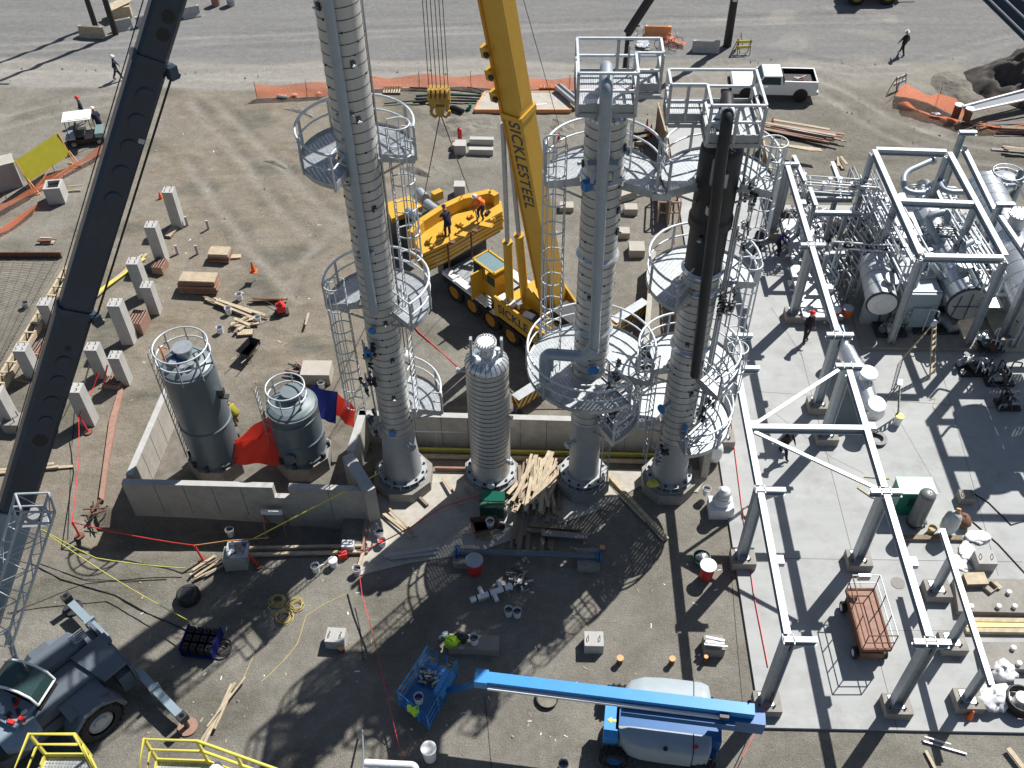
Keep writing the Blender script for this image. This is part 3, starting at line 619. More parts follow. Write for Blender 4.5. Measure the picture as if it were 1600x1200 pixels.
ring_platform(T, x, TY, 15.8, 1.85, -28, 190, gm='grate', open_ends=(True, False))
ring_platform(T, x, TY, 7.25, 2.42, -22, 305, gm='grate2', open_ends=(True, True))
ring_platform(T, x, TY, 4.75, 2.0, -62, 35, gm='grate', open_ends=(True, False))
ladder(T, x, TY, 185, 1.2, 7.35, 17.2); ladder(T, x, TY, 40, .98, 15.8, 19.9, cage=False); ladder(T, x, TY, -48, 1.2, .7, 8.4, cage=False)
for zz, a in ((16.4, 190), (14.8, -35), (13.9, -30), (11.2, -110), (17.1, -25)): clip(T, x, TY, zz, a, .65)
nozzle(T, x, TY, 7.8, -85, .62, .12, .14); nozzle(T, x, TY, 3.3, -140, .6, .35, .1, 'galv', 'pipe_blue'); nozzle(T, x, TY, 16.9, -15, .62, .1, .09)
valve_cluster(T, x, TY, 5.3, -40, 1.0, 11); valve_cluster(T, x, TY, 7.7, -55, 1.3, 12)
mb = MB(); mb.box((x - 1.55, TY - .9, 8.2), (.25, .25, .5)); part(T, 'hanger', mb, 'pipe_blue', True)
mb = MB()
for q in (-.45, .1, .6): mb.tube((x + q, TY - 2.2, 8.45), (x + q + .42, TY - 2.2, 8.45), .03, n=6)
part(T, 'gate_bar', mb, 'white', True)
# tower 4: black wrapped upper part
x = 5.74
T = thing('distillation_column', 'ribbed silver column with its upper part wrapped black and a black pipe down its face', 'column', (x, TY, 0), group='tall silver process columns')
base(T, x, TY, 1.0, 1.2, 0.62)
mb = MB(); mb.lathe([(.80, .68), (.64, 3.2)], (x, TY, 0), 40); part(T, 'skirt', mb, 'skirt', True)
shell(T, x, TY, 3.2, 12.1, .655, .36, start=.1, top=None)
mb = MB(); mb.lathe([(.645, 12.1), (.645, 14.0), (.74, 14.05), (.74, 14.35), (.68, 14.5), (.68, 16.9)], (x, TY, 0), 40); mb.dome((x, TY, 16.9), .68, .35, 40, 6); part(T, 'wrapped_shell', mb, 'black_wrap', True)
for zz in (12.15, 11.35, 8.5): ringflare(T, x, TY, zz, .66)
mb = MB(); mb.bend([(x - .1, TY + .1, 17.0), (x - .1, TY + .1, 18.75), (x - .26, TY - 1.26, 18.75), (x - .24, TY - 1.26, 17), (x + .12, TY - 1.2, 8.0)], .185, .35, 16, 8); part(T, 'overhead_pipe', mb, 'black_wrap', True)
mb = MB(); mb.dome((x - .22, TY - .95, 18.72), .22, .24, 16, 5); part(T, 'elbow_cap', mb, 'plastic_white', True)
mb = MB(); mb.bend([(x + .05, TY + .1, 18.2), (x - .25, TY - .3, 17.95)], .26, .3, 14); mb.tube((x - .25, TY - .3, 17.95), (x - .32, TY - .38, 17.8), .3, n=18); part(T, 'relief_valve', mb, 'pipe_blue', True)
top_deck(T, x - .72, x + .86, ya, yb + .1, 17.9, (x - 1.8, x - .77, TY + .15, yb))
ring_platform(T, x, TY, 15.75, 1.8, -25, 205, gm='grate2', open_ends=(False, True))
ring_platform(T, x, TY, 11.55, 1.9, -5, 238, gm='grate', open_ends=(False, True))
ring_platform(T, x, TY, 7.25, 1.9, -58, 190, gm='grate2', open_ends=(True, False))
ring_platform(T, x, TY, 4.35, 2.05, -88, 192, gm='grate', open_ends=(False, False))
ladder(T, x, TY, -3, 1.25, 11.55, 17.2); ladder(T, x, TY, -12, 1.25, 7.25, 12.6); ladder(T, x, TY, 192, 1.2, 2.0, 8.3, cage_z=4.4); ladder(T, x, TY, 15, 1.0, 15.75, 19.0, cage=False); ladder(T, x, TY, 3, 1.5, 4.35, 8.2, cage_z=6.0)
for zz, a in ((13.8, -120), (7.9, -50), (6.4, -70), (9.0, -110), (15.6, -35)): clip(T, x, TY, zz, a, .66)
nozzle(T, x, TY, 5.6, -140, .6, .45, .13); nozzle(T, x, TY, 4.55, -75, .62, .08, .09)
for k, (zz, a) in enumerate(((11.0, -30), (10.4, -25), (6.5, -35), (5.2, -40), (15.3, -15), (2.9, -130), (13.5, -10))): valve_cluster(T, x, TY, zz, a, .95, 20 + k)
mb = MB()
for k, (a, rr_) in enumerate(((-8, .82), (-16, .86), (-24, .8), (-5, .95))):
    t = math.radians(a); mb.path([(x + rr_ * math.cos(t), TY + rr_ * math.sin(t), 2.2 + k * .4), (x + rr_ * math.cos(t), TY + rr_ * math.sin(t), 17 - k)], .04, 7)
part(T, 'riser_pipe', mb, 'galv', True)
mb = MB(); mb.box((x - .3, TY - .72, 16.5), (.14, .12, .9)); mb.box((x + .1, TY - .72, 16.2), (.14, .12, .5)); mb.box((x - .2, TY - .76, 15.1), (.3, .15, .3), .3); part(T, 'pipe_support', mb, 'galv', True)
mb = MB(); mb.blob((x - .75, TY - .75, .85), (.5, .4, .3), 4); part(T, 'caution_wrap', mb, 'safety_yellow', True)
# walkway joining the two ring decks
wk = thing('link_walkway', 'short grated walkway joining ring decks of the pipe-clad column and the black-wrapped one', 'walkway', ((2.06 + 5.74) / 2, TY, 15.78))
mb = MB(); mb.add([(3.75, TY - .9, 15.78), (4.05, TY - .9, 15.78), (4.05, TY + .1, 15.78), (3.75, TY + .1, 15.78)], [(0, 1, 2, 3)]); part(wk, 'walkway_floor', mb, 'grate', True)
mb = MB(); mb.bar((3.6, TY - .92, 15.7), (4.2, TY - .92, 15.7), .04, .25); part(wk, 'kick_plate', mb, 'galv', True)

# ------------------------------------------------------------------ lined tanks in the bund
def vessel_grey(px, py, R_, H_, name, label, cone=0.25, zb=.9):
    g = G(px, py); T = thing(name, label, 'tank', (g.x, g.y, 0), group='grey tanks in the bund'); cx, cy = g.x, g.y
    mb = MB(); mb.poly([(cx + (R_ + .22) * math.cos(2 * PI * i / 8 + PI / 8), cy + (R_ + .22) * math.sin(2 * PI * i / 8 + PI / 8)) for i in range(8)], -.1, zb)
    part(T, 'pedestal', mb, 'concrete_dark', True)
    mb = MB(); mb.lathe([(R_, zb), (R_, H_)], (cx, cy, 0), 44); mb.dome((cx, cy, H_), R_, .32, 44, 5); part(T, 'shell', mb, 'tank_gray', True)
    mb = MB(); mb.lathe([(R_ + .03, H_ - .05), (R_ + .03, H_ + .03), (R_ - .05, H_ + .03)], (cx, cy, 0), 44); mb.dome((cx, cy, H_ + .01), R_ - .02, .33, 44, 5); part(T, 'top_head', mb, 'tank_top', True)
    mb = MB()
    for zz in (zb + (H_ - zb) * .42, zb + .15): mb.lathe([(R_, zz - .04), (R_ + .05, zz), (R_, zz + .04)], (cx, cy, 0), 44)
    part(T, 'ring_band', mb, 'tank_gray', True)
    for i in range(10):
        t = 2 * PI * i / 10 + .2; mb = MB(); mb.box((cx + (R_ + .07) * math.cos(t), cy + (R_ + .07) * math.sin(t), zb + .14), (.16, .12, .28), t); part(T, 'anchor_chair', mb, 'dark_metal', True)
    return T, cx, cy
T, cx, cy = vessel_grey(346, 727, 1.05, 6.3, 'storage_tank', 'tall dark grey tank with round guardrail on its top')
for zz in (.62, 1.1):
    mb = MB(); mb.path([(cx + 1.06 * math.cos(t), cy + 1.06 * math.sin(t), 6.3 + zz) for t in [2 * PI * i / 36 for i in range(36)]], .035, 7, closed=True); part(T, 'guardrail', mb, 'galv_white', True)
for i in range(8):
    t = 2 * PI * i / 8 + .1; mb = MB(); mb.bar((cx + 1.06 * math.cos(t), cy + 1.06 * math.sin(t), 6.1), (cx + 1.06 * math.cos(t), cy + 1.06 * math.sin(t), 7.4), .05, .05); part(T, 'rail_post', mb, 'galv', True)
mb = MB(); mb.tube((cx - .05, cy + .25, 6.5), (cx - .05, cy + .25, 7.0), .3, n=20); mb.tube((cx - .05, cy + .25, 7.0), (cx - .05, cy + .25, 7.08), .4, n=22); part(T, 'manway', mb, 'galv', True)
for a, b, r_ in ((-.35, -.35, .09), (.4, -.4, .08), (.55, .1, .07), (-.5, .3, .08), (.1, -.6, .07)):
    mb = MB(); mb.tube((cx + a, cy + b, 6.4), (cx + a, cy + b, 6.75), r_, n=12); mb.tube((cx + a, cy + b, 6.75), (cx + a, cy + b, 6.82), r_ * 1.7, n=14); part(T, 'nozzle', mb, 'galv', True)
mb = MB(); mb.tube((cx - .3, cy + .0, 6.62), (cx - .3, cy + .0, 6.68), .26, n=20); part(T, 'hatch', mb, 'lift_blue_dark', True)
mb = MB(); mb.path([(cx - .75, cy - .1, 6.6), (cx - .85, cy, 7.3), (cx - .6, cy + .1, 7.1)], .04, 6); part(T, 'hose', mb, 'orange', True)
ladder(T, cx, cy, 187, 1.25, 1.0, 7.3, cage=False)
mb = MB(); mb.box((cx + 1.12, cy - .2, 5.0), (.3, .2, .3)); mb.box((cx + 1.2, cy - .2, 4.7), (.4, .25, .06)); part(T, 'bracket', mb, 'dark_metal', True)
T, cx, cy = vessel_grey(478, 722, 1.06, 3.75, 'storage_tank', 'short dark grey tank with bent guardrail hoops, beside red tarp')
for zz, r_ in ((.62, .8), (1.1, .8), (-.35, 1.12)):
    mb = MB(); a0, a1 = (0, 2 * PI) if zz > .5 else (PI, 2 * PI); mb.path([(cx - .1 + r_ * math.cos(t), cy - (.0 if zz > .5 else .05) + r_ * math.sin(t), 3.75 + zz) for t in [a0 + (a1 - a0) * i / 30 for i in range(31)]], .035, 7); part(T, 'guardrail', mb, 'galv_white' if zz > .5 else 'tank_top', True)
for i in range(6):
    t = 2 * PI * i / 6 + .4; mb = MB(); mb.bar((cx - .1 + .8 * math.cos(t), cy + .8 * math.sin(t), 3.8), (cx - .1 + .8 * math.cos(t), cy + .8 * math.sin(t), 4.85), .05, .05); part(T, 'rail_post', mb, 'galv', True)
mb = MB(); mb.tube((cx + .05, cy + .2, 3.95), (cx + .05, cy + .2, 4.35), .36, n=20); mb.tube((cx + .05, cy + .2, 4.35), (cx + .05, cy + .2, 4.43), .45, n=22); part(T, 'manway', mb, 'tank_top', True)
ladder(T, cx, cy, 184, 1.3, 1.0, 5.0, cage=False)
nozzle(T, cx, cy, 1.6, -100, 1.05, .12, .14, 'tank_gray', 'tank_gray')

# ------------------------------------------------------------------ bund walls
def wall(pts, h, th, name, label, zb=-.1, m_='concrete', tops=None, group=None, seg=1.2):
    p0 = pts[0]; T = thing(name, label, 'wall', (p0[0], p0[1], 0), group=group)
    for a, b in zip(pts[:-1], pts[1:]):
        a, b = V((a[0], a[1], 0)), V((b[0], b[1], 0)); d = (b - a); L_ = d.length; d.normalize(); nrm = V((-d.y, d.x, 0)); mb = MB()
        mb.bar(a + V((0, 0, (h + zb) / 2)) - d * th * .49, b + V((0, 0, (h + zb) / 2)) + d * th * .49, th, h - zb)
        mb.mi = 1; k = int(L_ / seg)
        for i in range(1, k):
            q = a + d * (L_ * i / k)
            for s_ in (-1, 1): mb.bar(q + nrm * s_ * (th / 2 + .001) + V((0, 0, 0)), q + nrm * s_ * (th / 2 + .001) + V((0, 0, h - .03)), .022, .01, up=nrm)
        mb.mi = 2; mb.bar(a + V((0, 0, h + .004)) - d * th * .48, b + V((0, 0, h + .004)) + d * th * .48, th * .96, .008)
        part(T, 'wall_panel', mb, [m_, 'joint', 'pier_concrete'], True)
    return T
WH = 1.9
def top_pt(px, py, h=WH): return G(px, py, h)
wNL, wBL, wNR = top_pt(196, 752), top_pt(264, 598), top_pt(575, 766)
wCut = top_pt(214, 725)
wall([wBL, top_pt(203, 738)], WH, .28, 'concrete_wall', 'sunlit board-marked concrete wall on the left side of the tank bund', seg=1.0)
wall([wNL, top_pt(421, 758)], WH, .28, zb=-.95, name='concrete_wall', label='long low concrete wall nearest the camera in front of the grey tanks')
wall([top_pt(456, 759), top_pt(570, 764)], WH, .28, zb=-.95, name='concrete_wall', label='short concrete wall right of the gap with sawhorse, in front of short tank')
wall([top_pt(421, 759), top_pt(456, 760)], WH - .65, .26, zb=-.95, name='concrete_wall', label='low notch of concrete wall with bare rebar between two taller walls', seg=9)
wall([top_pt(575, 766), top_pt(548, 722)], WH + .25, .5, 'concrete_wall', 'thick end buttress of the tank bund beside the tallest column', seg=9)
wall([top_pt(549, 700), top_pt(566, 645)], WH + .0, .35, 'concrete_wall', 'angled concrete wall behind the foot of the tallest column')
wall([top_pt(566, 645), top_pt(1105, 660)], WH, .3, 'concrete_wall', 'long pale concrete retaining wall behind the column bases', seg=1.1)
wall([top_pt(1105, 662), top_pt(1108, 700)], WH, .3, 'concrete_wall', 'short return of the retaining wall beside the paved slab')
mb = MB(); q0, q1 = G(640, 688, .9), G(1035, 693, .9); mb.path([V((q0.x, q0.y + .5, .95)), V((q1.x, q1.y + .5, .95))], .045, 8)
for t in (.1, .35, .6, .9): p = q0.lerp(q1, t); mb.bar((p.x, p.y + .5, .95), (p.x, p.y + .5, 0), .05, .05)
solo('pipe_rail', 'thin white pipe rail along the foot of the long retaining wall', 'rail', mb, 'galv_white', (q0.x, q0.y, 0), world=True)
for i, (a, b, c, lab) in enumerate((((640, 706), (1030, 716), 'safety_yellow', 'long yellow plank laid along the retaining wall behind the columns'), ((640, 716), (1030, 726), 'wood', 'long brown timber laid behind the columns, nearer them than the yellow plank'), ((680, 736), (905, 741), 'plywood_red', 'reddish timber form board at the edge of the tower footing'))):
    a, b = G(*a), G(*b); mb = MB(); mb.bar((a.x, a.y, .18), (b.x, b.y, .18), .1, .2); solo('timber', lab, 'timber', mb, c, (a.x, a.y, 0), world=True)
# pit floor inside the bund
mb = MB(); mb.poly([(wNL[0], wNL[1] + .05), (G(575, 766, WH)[0], wNL[1] + .05), (G(580, 690)[0], G(580, 690)[1]), (G(262, 660)[0], G(262, 660)[1])], 0.0, .10)
solo('bund_floor', None, None, mb, 'soil', kind='structure')
# ------------------------------------------------------------------ lettering
def text_mesh(root, name, s, size, p, xdir, ydir, mname, up=None, bold=0.0, space=1.0):
    cu = bpy.data.curves.new('lettering', 'FONT'); cu.body = s; cu.size = size; cu.extrude = 0.004; cu.offset = bold; cu.space_character = space
    cu.align_x = 'LEFT'; cu.align_y = 'CENTER'
    t = bpy.data.objects.new('tmp', cu); COL.objects.link(t); dg = bpy.context.evaluated_depsgraph_get(); dg.update()
    me = bpy.data.meshes.new_from_object(t.evaluated_get(dg)); bpy.data.objects.remove(t)
    xd = V(xdir).normalized(); yd = V(ydir); yd = (yd - xd * yd.dot(xd)).normalized(); zd = xd.cross(yd)
    M = Matrix((xd, yd, zd)).transposed().to_4x4(); M.translation = V(p); me.transform(M)
    me.materials.clear(); me.materials.append(MATS[mname])
    o = bpy.data.objects.new(name, me); COL.objects.link(o); o.parent = up or root; return o
def boom_section(root, name, p0, p1, fr, w, h, mats_, world=True, bevel=0.18, up=None):
    """hollow-looking telescopic boom section with bevelled corners; fr = (x, y) cross axes"""
    X, Y = fr; p0, p1 = V(p0), V(p1); b = bevel * min(w, h)
    out = [(-w / 2 + b, -h / 2), (w / 2 - b, -h / 2), (w / 2, -h / 2 + b), (w / 2, h / 2 - b), (w / 2 - b, h / 2), (-w / 2 + b, h / 2), (-w / 2, h / 2 - b), (-w / 2, -h / 2 + b)]
    mb = MB(); vs = [p0 + X * a + Y * c for a, c in out] + [p1 + X * a + Y * c for a, c in out]
    mb.add(vs, [(i, (i + 1) % 8, 8 + (i + 1) % 8, 8 + i) for i in range(8)] + [tuple(reversed(range(8))), tuple(range(8, 16))])
    return part(root, name, mb, mats_, world, up=up)
def wheel(root, c, axis, r, w, tm='rubber', rim='orange_dark', lugs=0, rimr=.55):
    c = V(c); a = V(axis).normalized(); mb = MB()
    mb.lathe([(r * .6, -w / 2), (r * .9, -w / 2), (r, -w * .38), (r, w * .38), (r * .9, w / 2), (r * .6, w / 2)], c, 30, a)
    if lugs:
        u = a.orthogonal().normalized(); v2 = a.cross(u)
        for i in range(lugs):
            for s_ in (-1, 1):
                t = 2 * PI * (i + (.25 if s_ > 0 else -.25)) / lugs; d = u * math.cos(t) + v2 * math.sin(t); tt = v2 * math.cos(t) - u * math.sin(t)
                mb.bar(c + d * (r + .015) + a * (s_ * w * .48), c + d * (r + .015) + a * (s_ * w * .05) + tt * (w * .25), .07, .05, up=d)
                mb.bar(c + d * (r * .86) + a * (s_ * w * .5), c + d * (r + .02) + a * (s_ * w * .46), .05, .05)
    o = part(root, 'wheel', mb, tm)
    mb = MB(); q = rimr
    mb.lathe([(r * q * 1.1, w * .40), (r * q, w * .46), (r * q * .85, w * .36), (r * q * .6, w * .30), (r * q * .5, w * .42), (.001, w * .42)], c, 24, a)
    mb.lathe([(r * q * 1.1, -w * .40), (r * q, -w * .46), (r * q * .85, -w * .36), (.001, -w * .3)], c, 24, a)
    part(root, 'rim', mb, rim, up=o); return o

# ------------------------------------------------------------------ yellow mobile crane
OX = V((-3.8, 40.45, 0)); CA = math.atan2(-.735, .68)
YC = thing('mobile_crane', 'yellow telescopic truck crane with SICKLESTEEL lettering, parked behind the columns', 'crane', OX, CA)
RL = Matrix.Rotation(-CA, 3, 'Z'); RW = Matrix.Rotation(CA, 3, 'Z')
def LC(p): return RL @ (V(p) - OX)      # world point to crane coordinates
mb = MB(); mb.box((4.6, 0, 1.0), (9.2, 2.2, .55)); mb.box((4.6, 0, .7), (8.6, 1.0, .4)); part(YC, 'chassis', mb, 'black')
mb = MB(); mb.poly([(-.1, -1.45), (.9, -1.45), (3.4, -1.45), (3.4, -1.0), (.8, -1.0), (-.1, -1.15)], 1.32, 1.45); mb.poly([(-.1, 1.15), (3.6, .95), (3.6, 1.45), (-.1, 1.45)], 1.32, 1.45)
mb.box((.35, -1.22, 1.5), (.85, .42, .1)); mb.box((1.6, -1.22, 1.47), (1.4, .4, .06)); part(YC, 'fender_deck', mb, 'white')
mb = MB(); mb.box((.5, 0, 1.4), (1.2, 2.3, .12)); mb.box((2.2, -.1, 1.36), (2.2, 1.9, .08)); part(YC, 'front_deck', mb, 'galv')
mb = MB(); mb.box((1.9, -.55, 1.5), (.7, .9, .25)); mb.tube((2.2, -.9, 1.6), (2.2, -.5, 1.6), .12, n=10); mb.box((1.5, .3, 1.55), (.5, .6, .3)); part(YC, 'engine_bay', mb, 'dark_metal')
mb = MB(); mb.box((4.6, -1.42, 1.12), (9.3, .06, .22)); part(YC, 'side_skirt', mb, 'black')
for xx in (.76, 2.2, 3.65, 5.2, 6.6):
    for s_ in (-1, 1): wheel(YC, (xx, s_ * 1.2, .62), (0, s_, 0), .62, .42, rim='orange_dark', rimr=.6)
mb = MB()
for q in (-.2, .2): mb.bar((3.0 + q, -1.5, .35), (3.0 + q, -1.46, 1.4), .04, .04)
for k in range(4): mb.tube((2.8, -1.5, .45 + .25 * k), (3.2, -1.49, .45 + .25 * k), .018, n=5)
part(YC, 'step_ladder', mb, 'dark_metal')
# cab
c0 = LC(G(768, 424, 2.6)); cxx, cyy = c0.x, c0.y
mb = MB(); mb.box((cxx, cyy, 1.85), (1.7, 1.0, .95)); mb.box((cxx + .55, cyy, 2.6), (.6, 1.0, .6)); 
for a, b in ((-.82, -.47), (-.82, .47), (.0, -.47), (.0, .47)): mb.bar((cxx + a, cyy + b, 2.3), (cxx + a * .9, cyy + b, 3.15), .07, .07)
cab = part(YC, 'cab', mb, 'crane_yellow')
mb = MB()
for (a, b, w_, d_) in ((-.80, 0, .09, 1.06), (.78, 0, .14, 1.06), (0, -.5, 1.65, .09), (0, .5, 1.65, .09)): mb.box((cxx + a, cyy + b, 3.18), (w_, d_, .1))
part(YC, 'roof_frame', mb, 'crane_yellow', up=cab)
mb = MB(); mb.box((cxx, cyy, 3.17), (1.5, .95, .03)); part(YC, 'roof_window', mb, 'glass_light', up=cab)
mb = MB(); mb.box((cxx + .55, cyy - .51, 2.6), (.55, .02, .5)); mb.box((cxx - .4, cyy - .5, 2.72), (.75, .02, .75)); mb.box((cxx - .81, cyy, 2.7), (.02, .85, .75)); part(YC, 'cab_window', mb, 'glass', up=cab)
mb = MB(); mb.box((cxx - .1, cyy - .85, 2.2), (.07, .8, 1.6)); mb.mi = 1; mb.box((cxx - .14, cyy - .85, 2.55), (.02, .62, .7)); part(YC, 'cab_door', mb, ['crane_yellow', 'glass_light'])
mb = MB()
for k in range(4): mb.box((cxx + .98, -1.42, 1.55 + .2 * k), (.35, .04, .09))
part(YC, 'marker_plate', mb, 'white')
# upper works
mb = MB(); mb.poly([(4.0, -1.42), (9.0, -1.42), (9.0, -1.30), (4.0, -1.30)], 1.35, 2.45); mb.box((6.5, .2, 1.75), (4.8, 2.3, .7)); mb.poly([(4.3, -.9), (6.2, -.6), (6.3, 1.2), (4.3, 1.3)], 2.1, 2.25)
part(YC, 'superstructure', mb, 'crane_yellow')
mb = MB(); mb.prism([(0, 0), (2.0, 0), (1.9, .7), (.5, 1.5), (.1, .9)], (4.9, -.35, 1.8), (1, 0, 0), (0, 0, 1), .1); mb.prism([(0, 0), (2.2, 0), (2.0, .8), (.7, 1.7), (.1, .9)], (5.1, 1.15, 1.8), (1, 0, 0), (0, 0, 1), .1); part(YC, 'boom_bracket', mb, 'crane_yellow')
mb = MB(); mb.box((4.6, -1.0, 2.3), (1.1, .45, .06)); mb.box((6.1, -1.02, 2.35), (.55, .4, .06), .3); part(YC, 'tread_plate', mb, 'white')
mb = MB(); mb.tube((5.35, -.95, 2.3), (5.35, -.95, 2.62), .19, n=16); mb.tube((5.35, -.95, 2.62), (5.35, -.95, 2.68), .2, n=16); part(YC, 'exhaust_stack', mb, 'clad_bright')
mb = MB()
for k in range(5): mb.bar((6.9 + .22 * k, -1.0, 2.55), (6.9 + .22 * k, -1.0, 3.1), .03, .03)
for zz in (2.55, 3.1): mb.bar((6.9, -1.0, zz), (7.8, -1.0, zz), .04, .04)
part(YC, 'service_rail', mb, 'crane_yellow')
mb = MB(); mb.box((7.2, -.9, 2.2), (2.8, .7, .25)); mb.box((7.6, .3, 2.4), (1.6, 1.0, .6)); part(YC, 'engine_housing', mb, 'dark_metal')
text_mesh(YC, 'side_lettering', 'SICKLE STEEL', .72, (4.3, -1.428, 1.88), (1, 0, 0), (0, 0, 1), 'dark_metal', bold=.012)
# boom
B0, B1 = V((.75, 36.3, 2.6)), AT(778, 0, 35.0); bd = (B1 - B0).normalized()
nL = V((-.57, -.82, 0)); nL = (nL - bd * nL.dot(bd)).normalized(); nR = bd.cross(nL); nR = nR if nR.x > 0 else -nR
lx, ly = RL @ nR, RL @ nL; L0 = LC(B0); ld = RL @ bd
def on_boom(py):
    lo, hi = 0, 40
    for _ in range(40):
        mid = (lo + hi) / 2
        if PX(B0 + bd * mid)[1] > py: lo = mid
        else: hi = mid
    return lo
s_j = on_boom(172); s_p = on_boom(150)
def BP(s, a=0, b=0): return L0 + ld * s + lx * a + ly * b
boom_section(YC, 'boom_base', BP(-.6), BP(s_j), (lx, ly), .98, 1.02, 'crane_yellow', world=False, bevel=.06)
boom_section(YC, 'boom_collar', BP(s_j - .12), BP(s_j + .12), (lx, ly), 1.08, 1.12, 'crane_yellow', world=False, bevel=.06)
boom_section(YC, 'boom_section', BP(s_j), BP(44), (lx, ly), .90, .95, 'crane_yellow', world=False, bevel=.06)
mb = MB(); mb.bar(BP(s_j + .4, .455, 0), BP(s_j + 7.5, .455, 0), .62, .02, up=lx); part(YC, 'boom_panel', mb, 'crane_yellow')
mb = MB(); mb.bar(BP(s_j - .3, -.42, .5), BP(s_j + 9, -.42, .49), .12, .1, up=ly); mb.bar(BP(1, -.4, .53), BP(s_j - .3, -.4, .53), .08, .06, up=ly); part(YC, 'boom_rib', mb, 'orange_dark')
for k, sp in enumerate((.9, 1.9, 2.9)):
    mb = MB(); q = BP(s_j + sp, -.55 + .0 * k, .55); mb.tube(q - ly * .05 - lx * .12, q + lx * .14 - ly * .05, .2, n=14); mb.bar(q - ld * .2, q + ld * .25, .3, .3, up=ly); part(YC, 'jib_lug', mb, 'crane_yellow')
    mb = MB(); mb.tube(q + ly * .12 + lx * .12, q + ly * .2 + lx * .12, .12, n=12); part(YC, 'lug_pin', mb, 'black')
text_mesh(YC, 'boom_lettering', 'SICKLESTEEL', .76, BP(s_j - .15, .08, .516), -ld, lx, 'dark_metal', bold=.01, space=1.12)
# luffing cylinders
for (ba, ta) in (((4.55, -.85, 2.0), -.62), ((4.95, -.2, 2.0), -.35)):
    a = V(ba); b = BP(s_j - .6, ta, .35); d = (b - a); m_ = a + d * (.38 if ta < -.5 else .42)
    mb = MB(); mb.tube(a, m_, .21, n=18); mb.tube(m_, m_ + d.normalized() * .12, .24, n=18); p = part(YC, 'luffing_cylinder', mb, 'crane_yellow')
    mb = MB(); mb.tube(m_, b, .11, n=14); part(YC, 'cylinder_rod', mb, 'galv', up=p)
# outriggers at the back with hazard stripes
m = mat('hazard', (0.6, 0.33, 0.03), 0.5); nt = m.node_tree; N = nt.nodes; L = nt.links
tc = N.new('ShaderNodeTexCoord'); mp = N.new('ShaderNodeMapping'); mp.inputs['Rotation'].default_value = (.0, .8, .8); wv = N.new('ShaderNodeTexWave'); wv.inputs['Scale'].default_value = 1.3; wv.inputs['Distortion'].default_value = 0
rr = N.new('ShaderNodeValToRGB'); rr.color_ramp.interpolation = 'CONSTANT'; rr.color_ramp.elements[0].color = (.6, .33, .03, 1); rr.color_ramp.elements[1].position = .5; rr.color_ramp.elements[1].color = (.02, .02, .02, 1)
L.new(tc.outputs['Object'], mp.inputs[0]); L.new(mp.outputs[0], wv.inputs['Vector']); L.new(wv.outputs['Fac'], rr.inputs[0]); L.new(rr.outputs[0], N['Principled BSDF'].inputs['Base Color'])
for pa, pb in (((805, 628), (852, 598)), ((958, 508), (1008, 476))):
    a, b = LC(G(*pa, .9)), LC(G(*pb, .9)); mb = MB(); mb.bar(a, b, .5, .55); mb.mi = 1; mb.bar(a + V((0, 0, .285)), b + V((0, 0, .285)), .5, .02)
    o = part(YC, 'outrigger', mb, ['hazard', 'galv']); mb = MB(); e = a if pa[0] < 850 else b
    mb.tube((e.x, e.y, .1), (e.x, e.y, .9), .1, n=12); mb.tube((e.x, e.y, .02), (e.x, e.y, .1), .35, n=20); part(YC, 'outrigger_foot', mb, 'dark_metal', up=o)
a, b = LC(G(830, 610, .9)), LC(G(983, 492, .9)); mb = MB(); mb.bar(a, b, .4, .4); part(YC, 'outrigger_box', mb, 'crane_yellow')
# counterweight pile with men on it
P = lambda x_, y_, z_=3.3: LC(G(x_, y_, z_))
top = [P(660, 397), P(702, 378), P(746, 352), P(786, 330), P(784, 314), P(770, 310), P(740, 314), P(680, 346), P(642, 372)]
cw = None
for k in range(5):
    z1 = 3.3 - k * .24; jit = 1 + .012 * ((k * 7) % 3 - 1); cxm = sum((p.x for p in top)) / len(top); cym = sum((p.y for p in top)) / len(top)
    mb = MB(); mb.poly([(cxm + (p.x - cxm) * jit, cym + (p.y - cym) * jit) for p in top], z1 - .19, z1); o = part(YC, 'counterweight_slab', mb, 'crane_yellow')
mb = MB(); mb.poly([(cxm + (p.x - cxm) * .55, cym + (p.y - cym) * .55) for p in top], .5, 2.1); part(YC, 'counterweight_carrier', mb, 'dark_metal')
rim = [P(641, 362, 3.95), P(658, 344, 3.95), P(690, 323, 3.95), P(722, 308, 3.95), P(766, 298, 3.95), P(776, 304, 3.95)]
mb = MB()
for a, b in zip(rim[:-1], rim[1:]): mb.bar(V((a.x, a.y, 3.1)), V((b.x, b.y, 3.1)), .35, 1.7)
part(YC, 'counterweight_frame', mb, 'crane_yellow')
for (px_, py_) in ((708, 378), (744, 360)):
    q = P(px_, py_); mb = MB(); mb.bar((q.x, q.y, 3.36), (q.x + .1, q.y - .2, 3.36), .3, .1); mb.bar((q.x, q.y - .35, 1.6), (q.x, q.y - .35, 3.4), .09, .05); part(YC, 'lifting_strap', mb, 'rust')
rr_ = random.Random(6)
for (px_, py_, w_) in ((676, 386, .25), (690, 368, .3), (718, 352, .35), (735, 340, .3), (762, 334, .3), (770, 345, .25), (668, 380, .2), (755, 328, .2)):
    q = P(px_, py_); mb = MB(); mb.box((q.x, q.y, 3.36), (w_, w_ * .7, .12), rr_.uniform(0, 2)); mb.tube((q.x + .1, q.y, 3.4), (q.x + .1, q.y, 3.56), .05, n=8); part(YC, 'lifting_eye', mb, rr_.choice(['crane_yellow', 'orange_dark', 'dark_metal']))
mb = MB(); c_ = P(715, 360); mb.poly([(c_.x + (p.x - c_.x) * .93, c_.y + (p.y - c_.y) * .93) for p in top], 2.05, 3.2); part(YC, 'slab_core', mb, 'dark_metal')
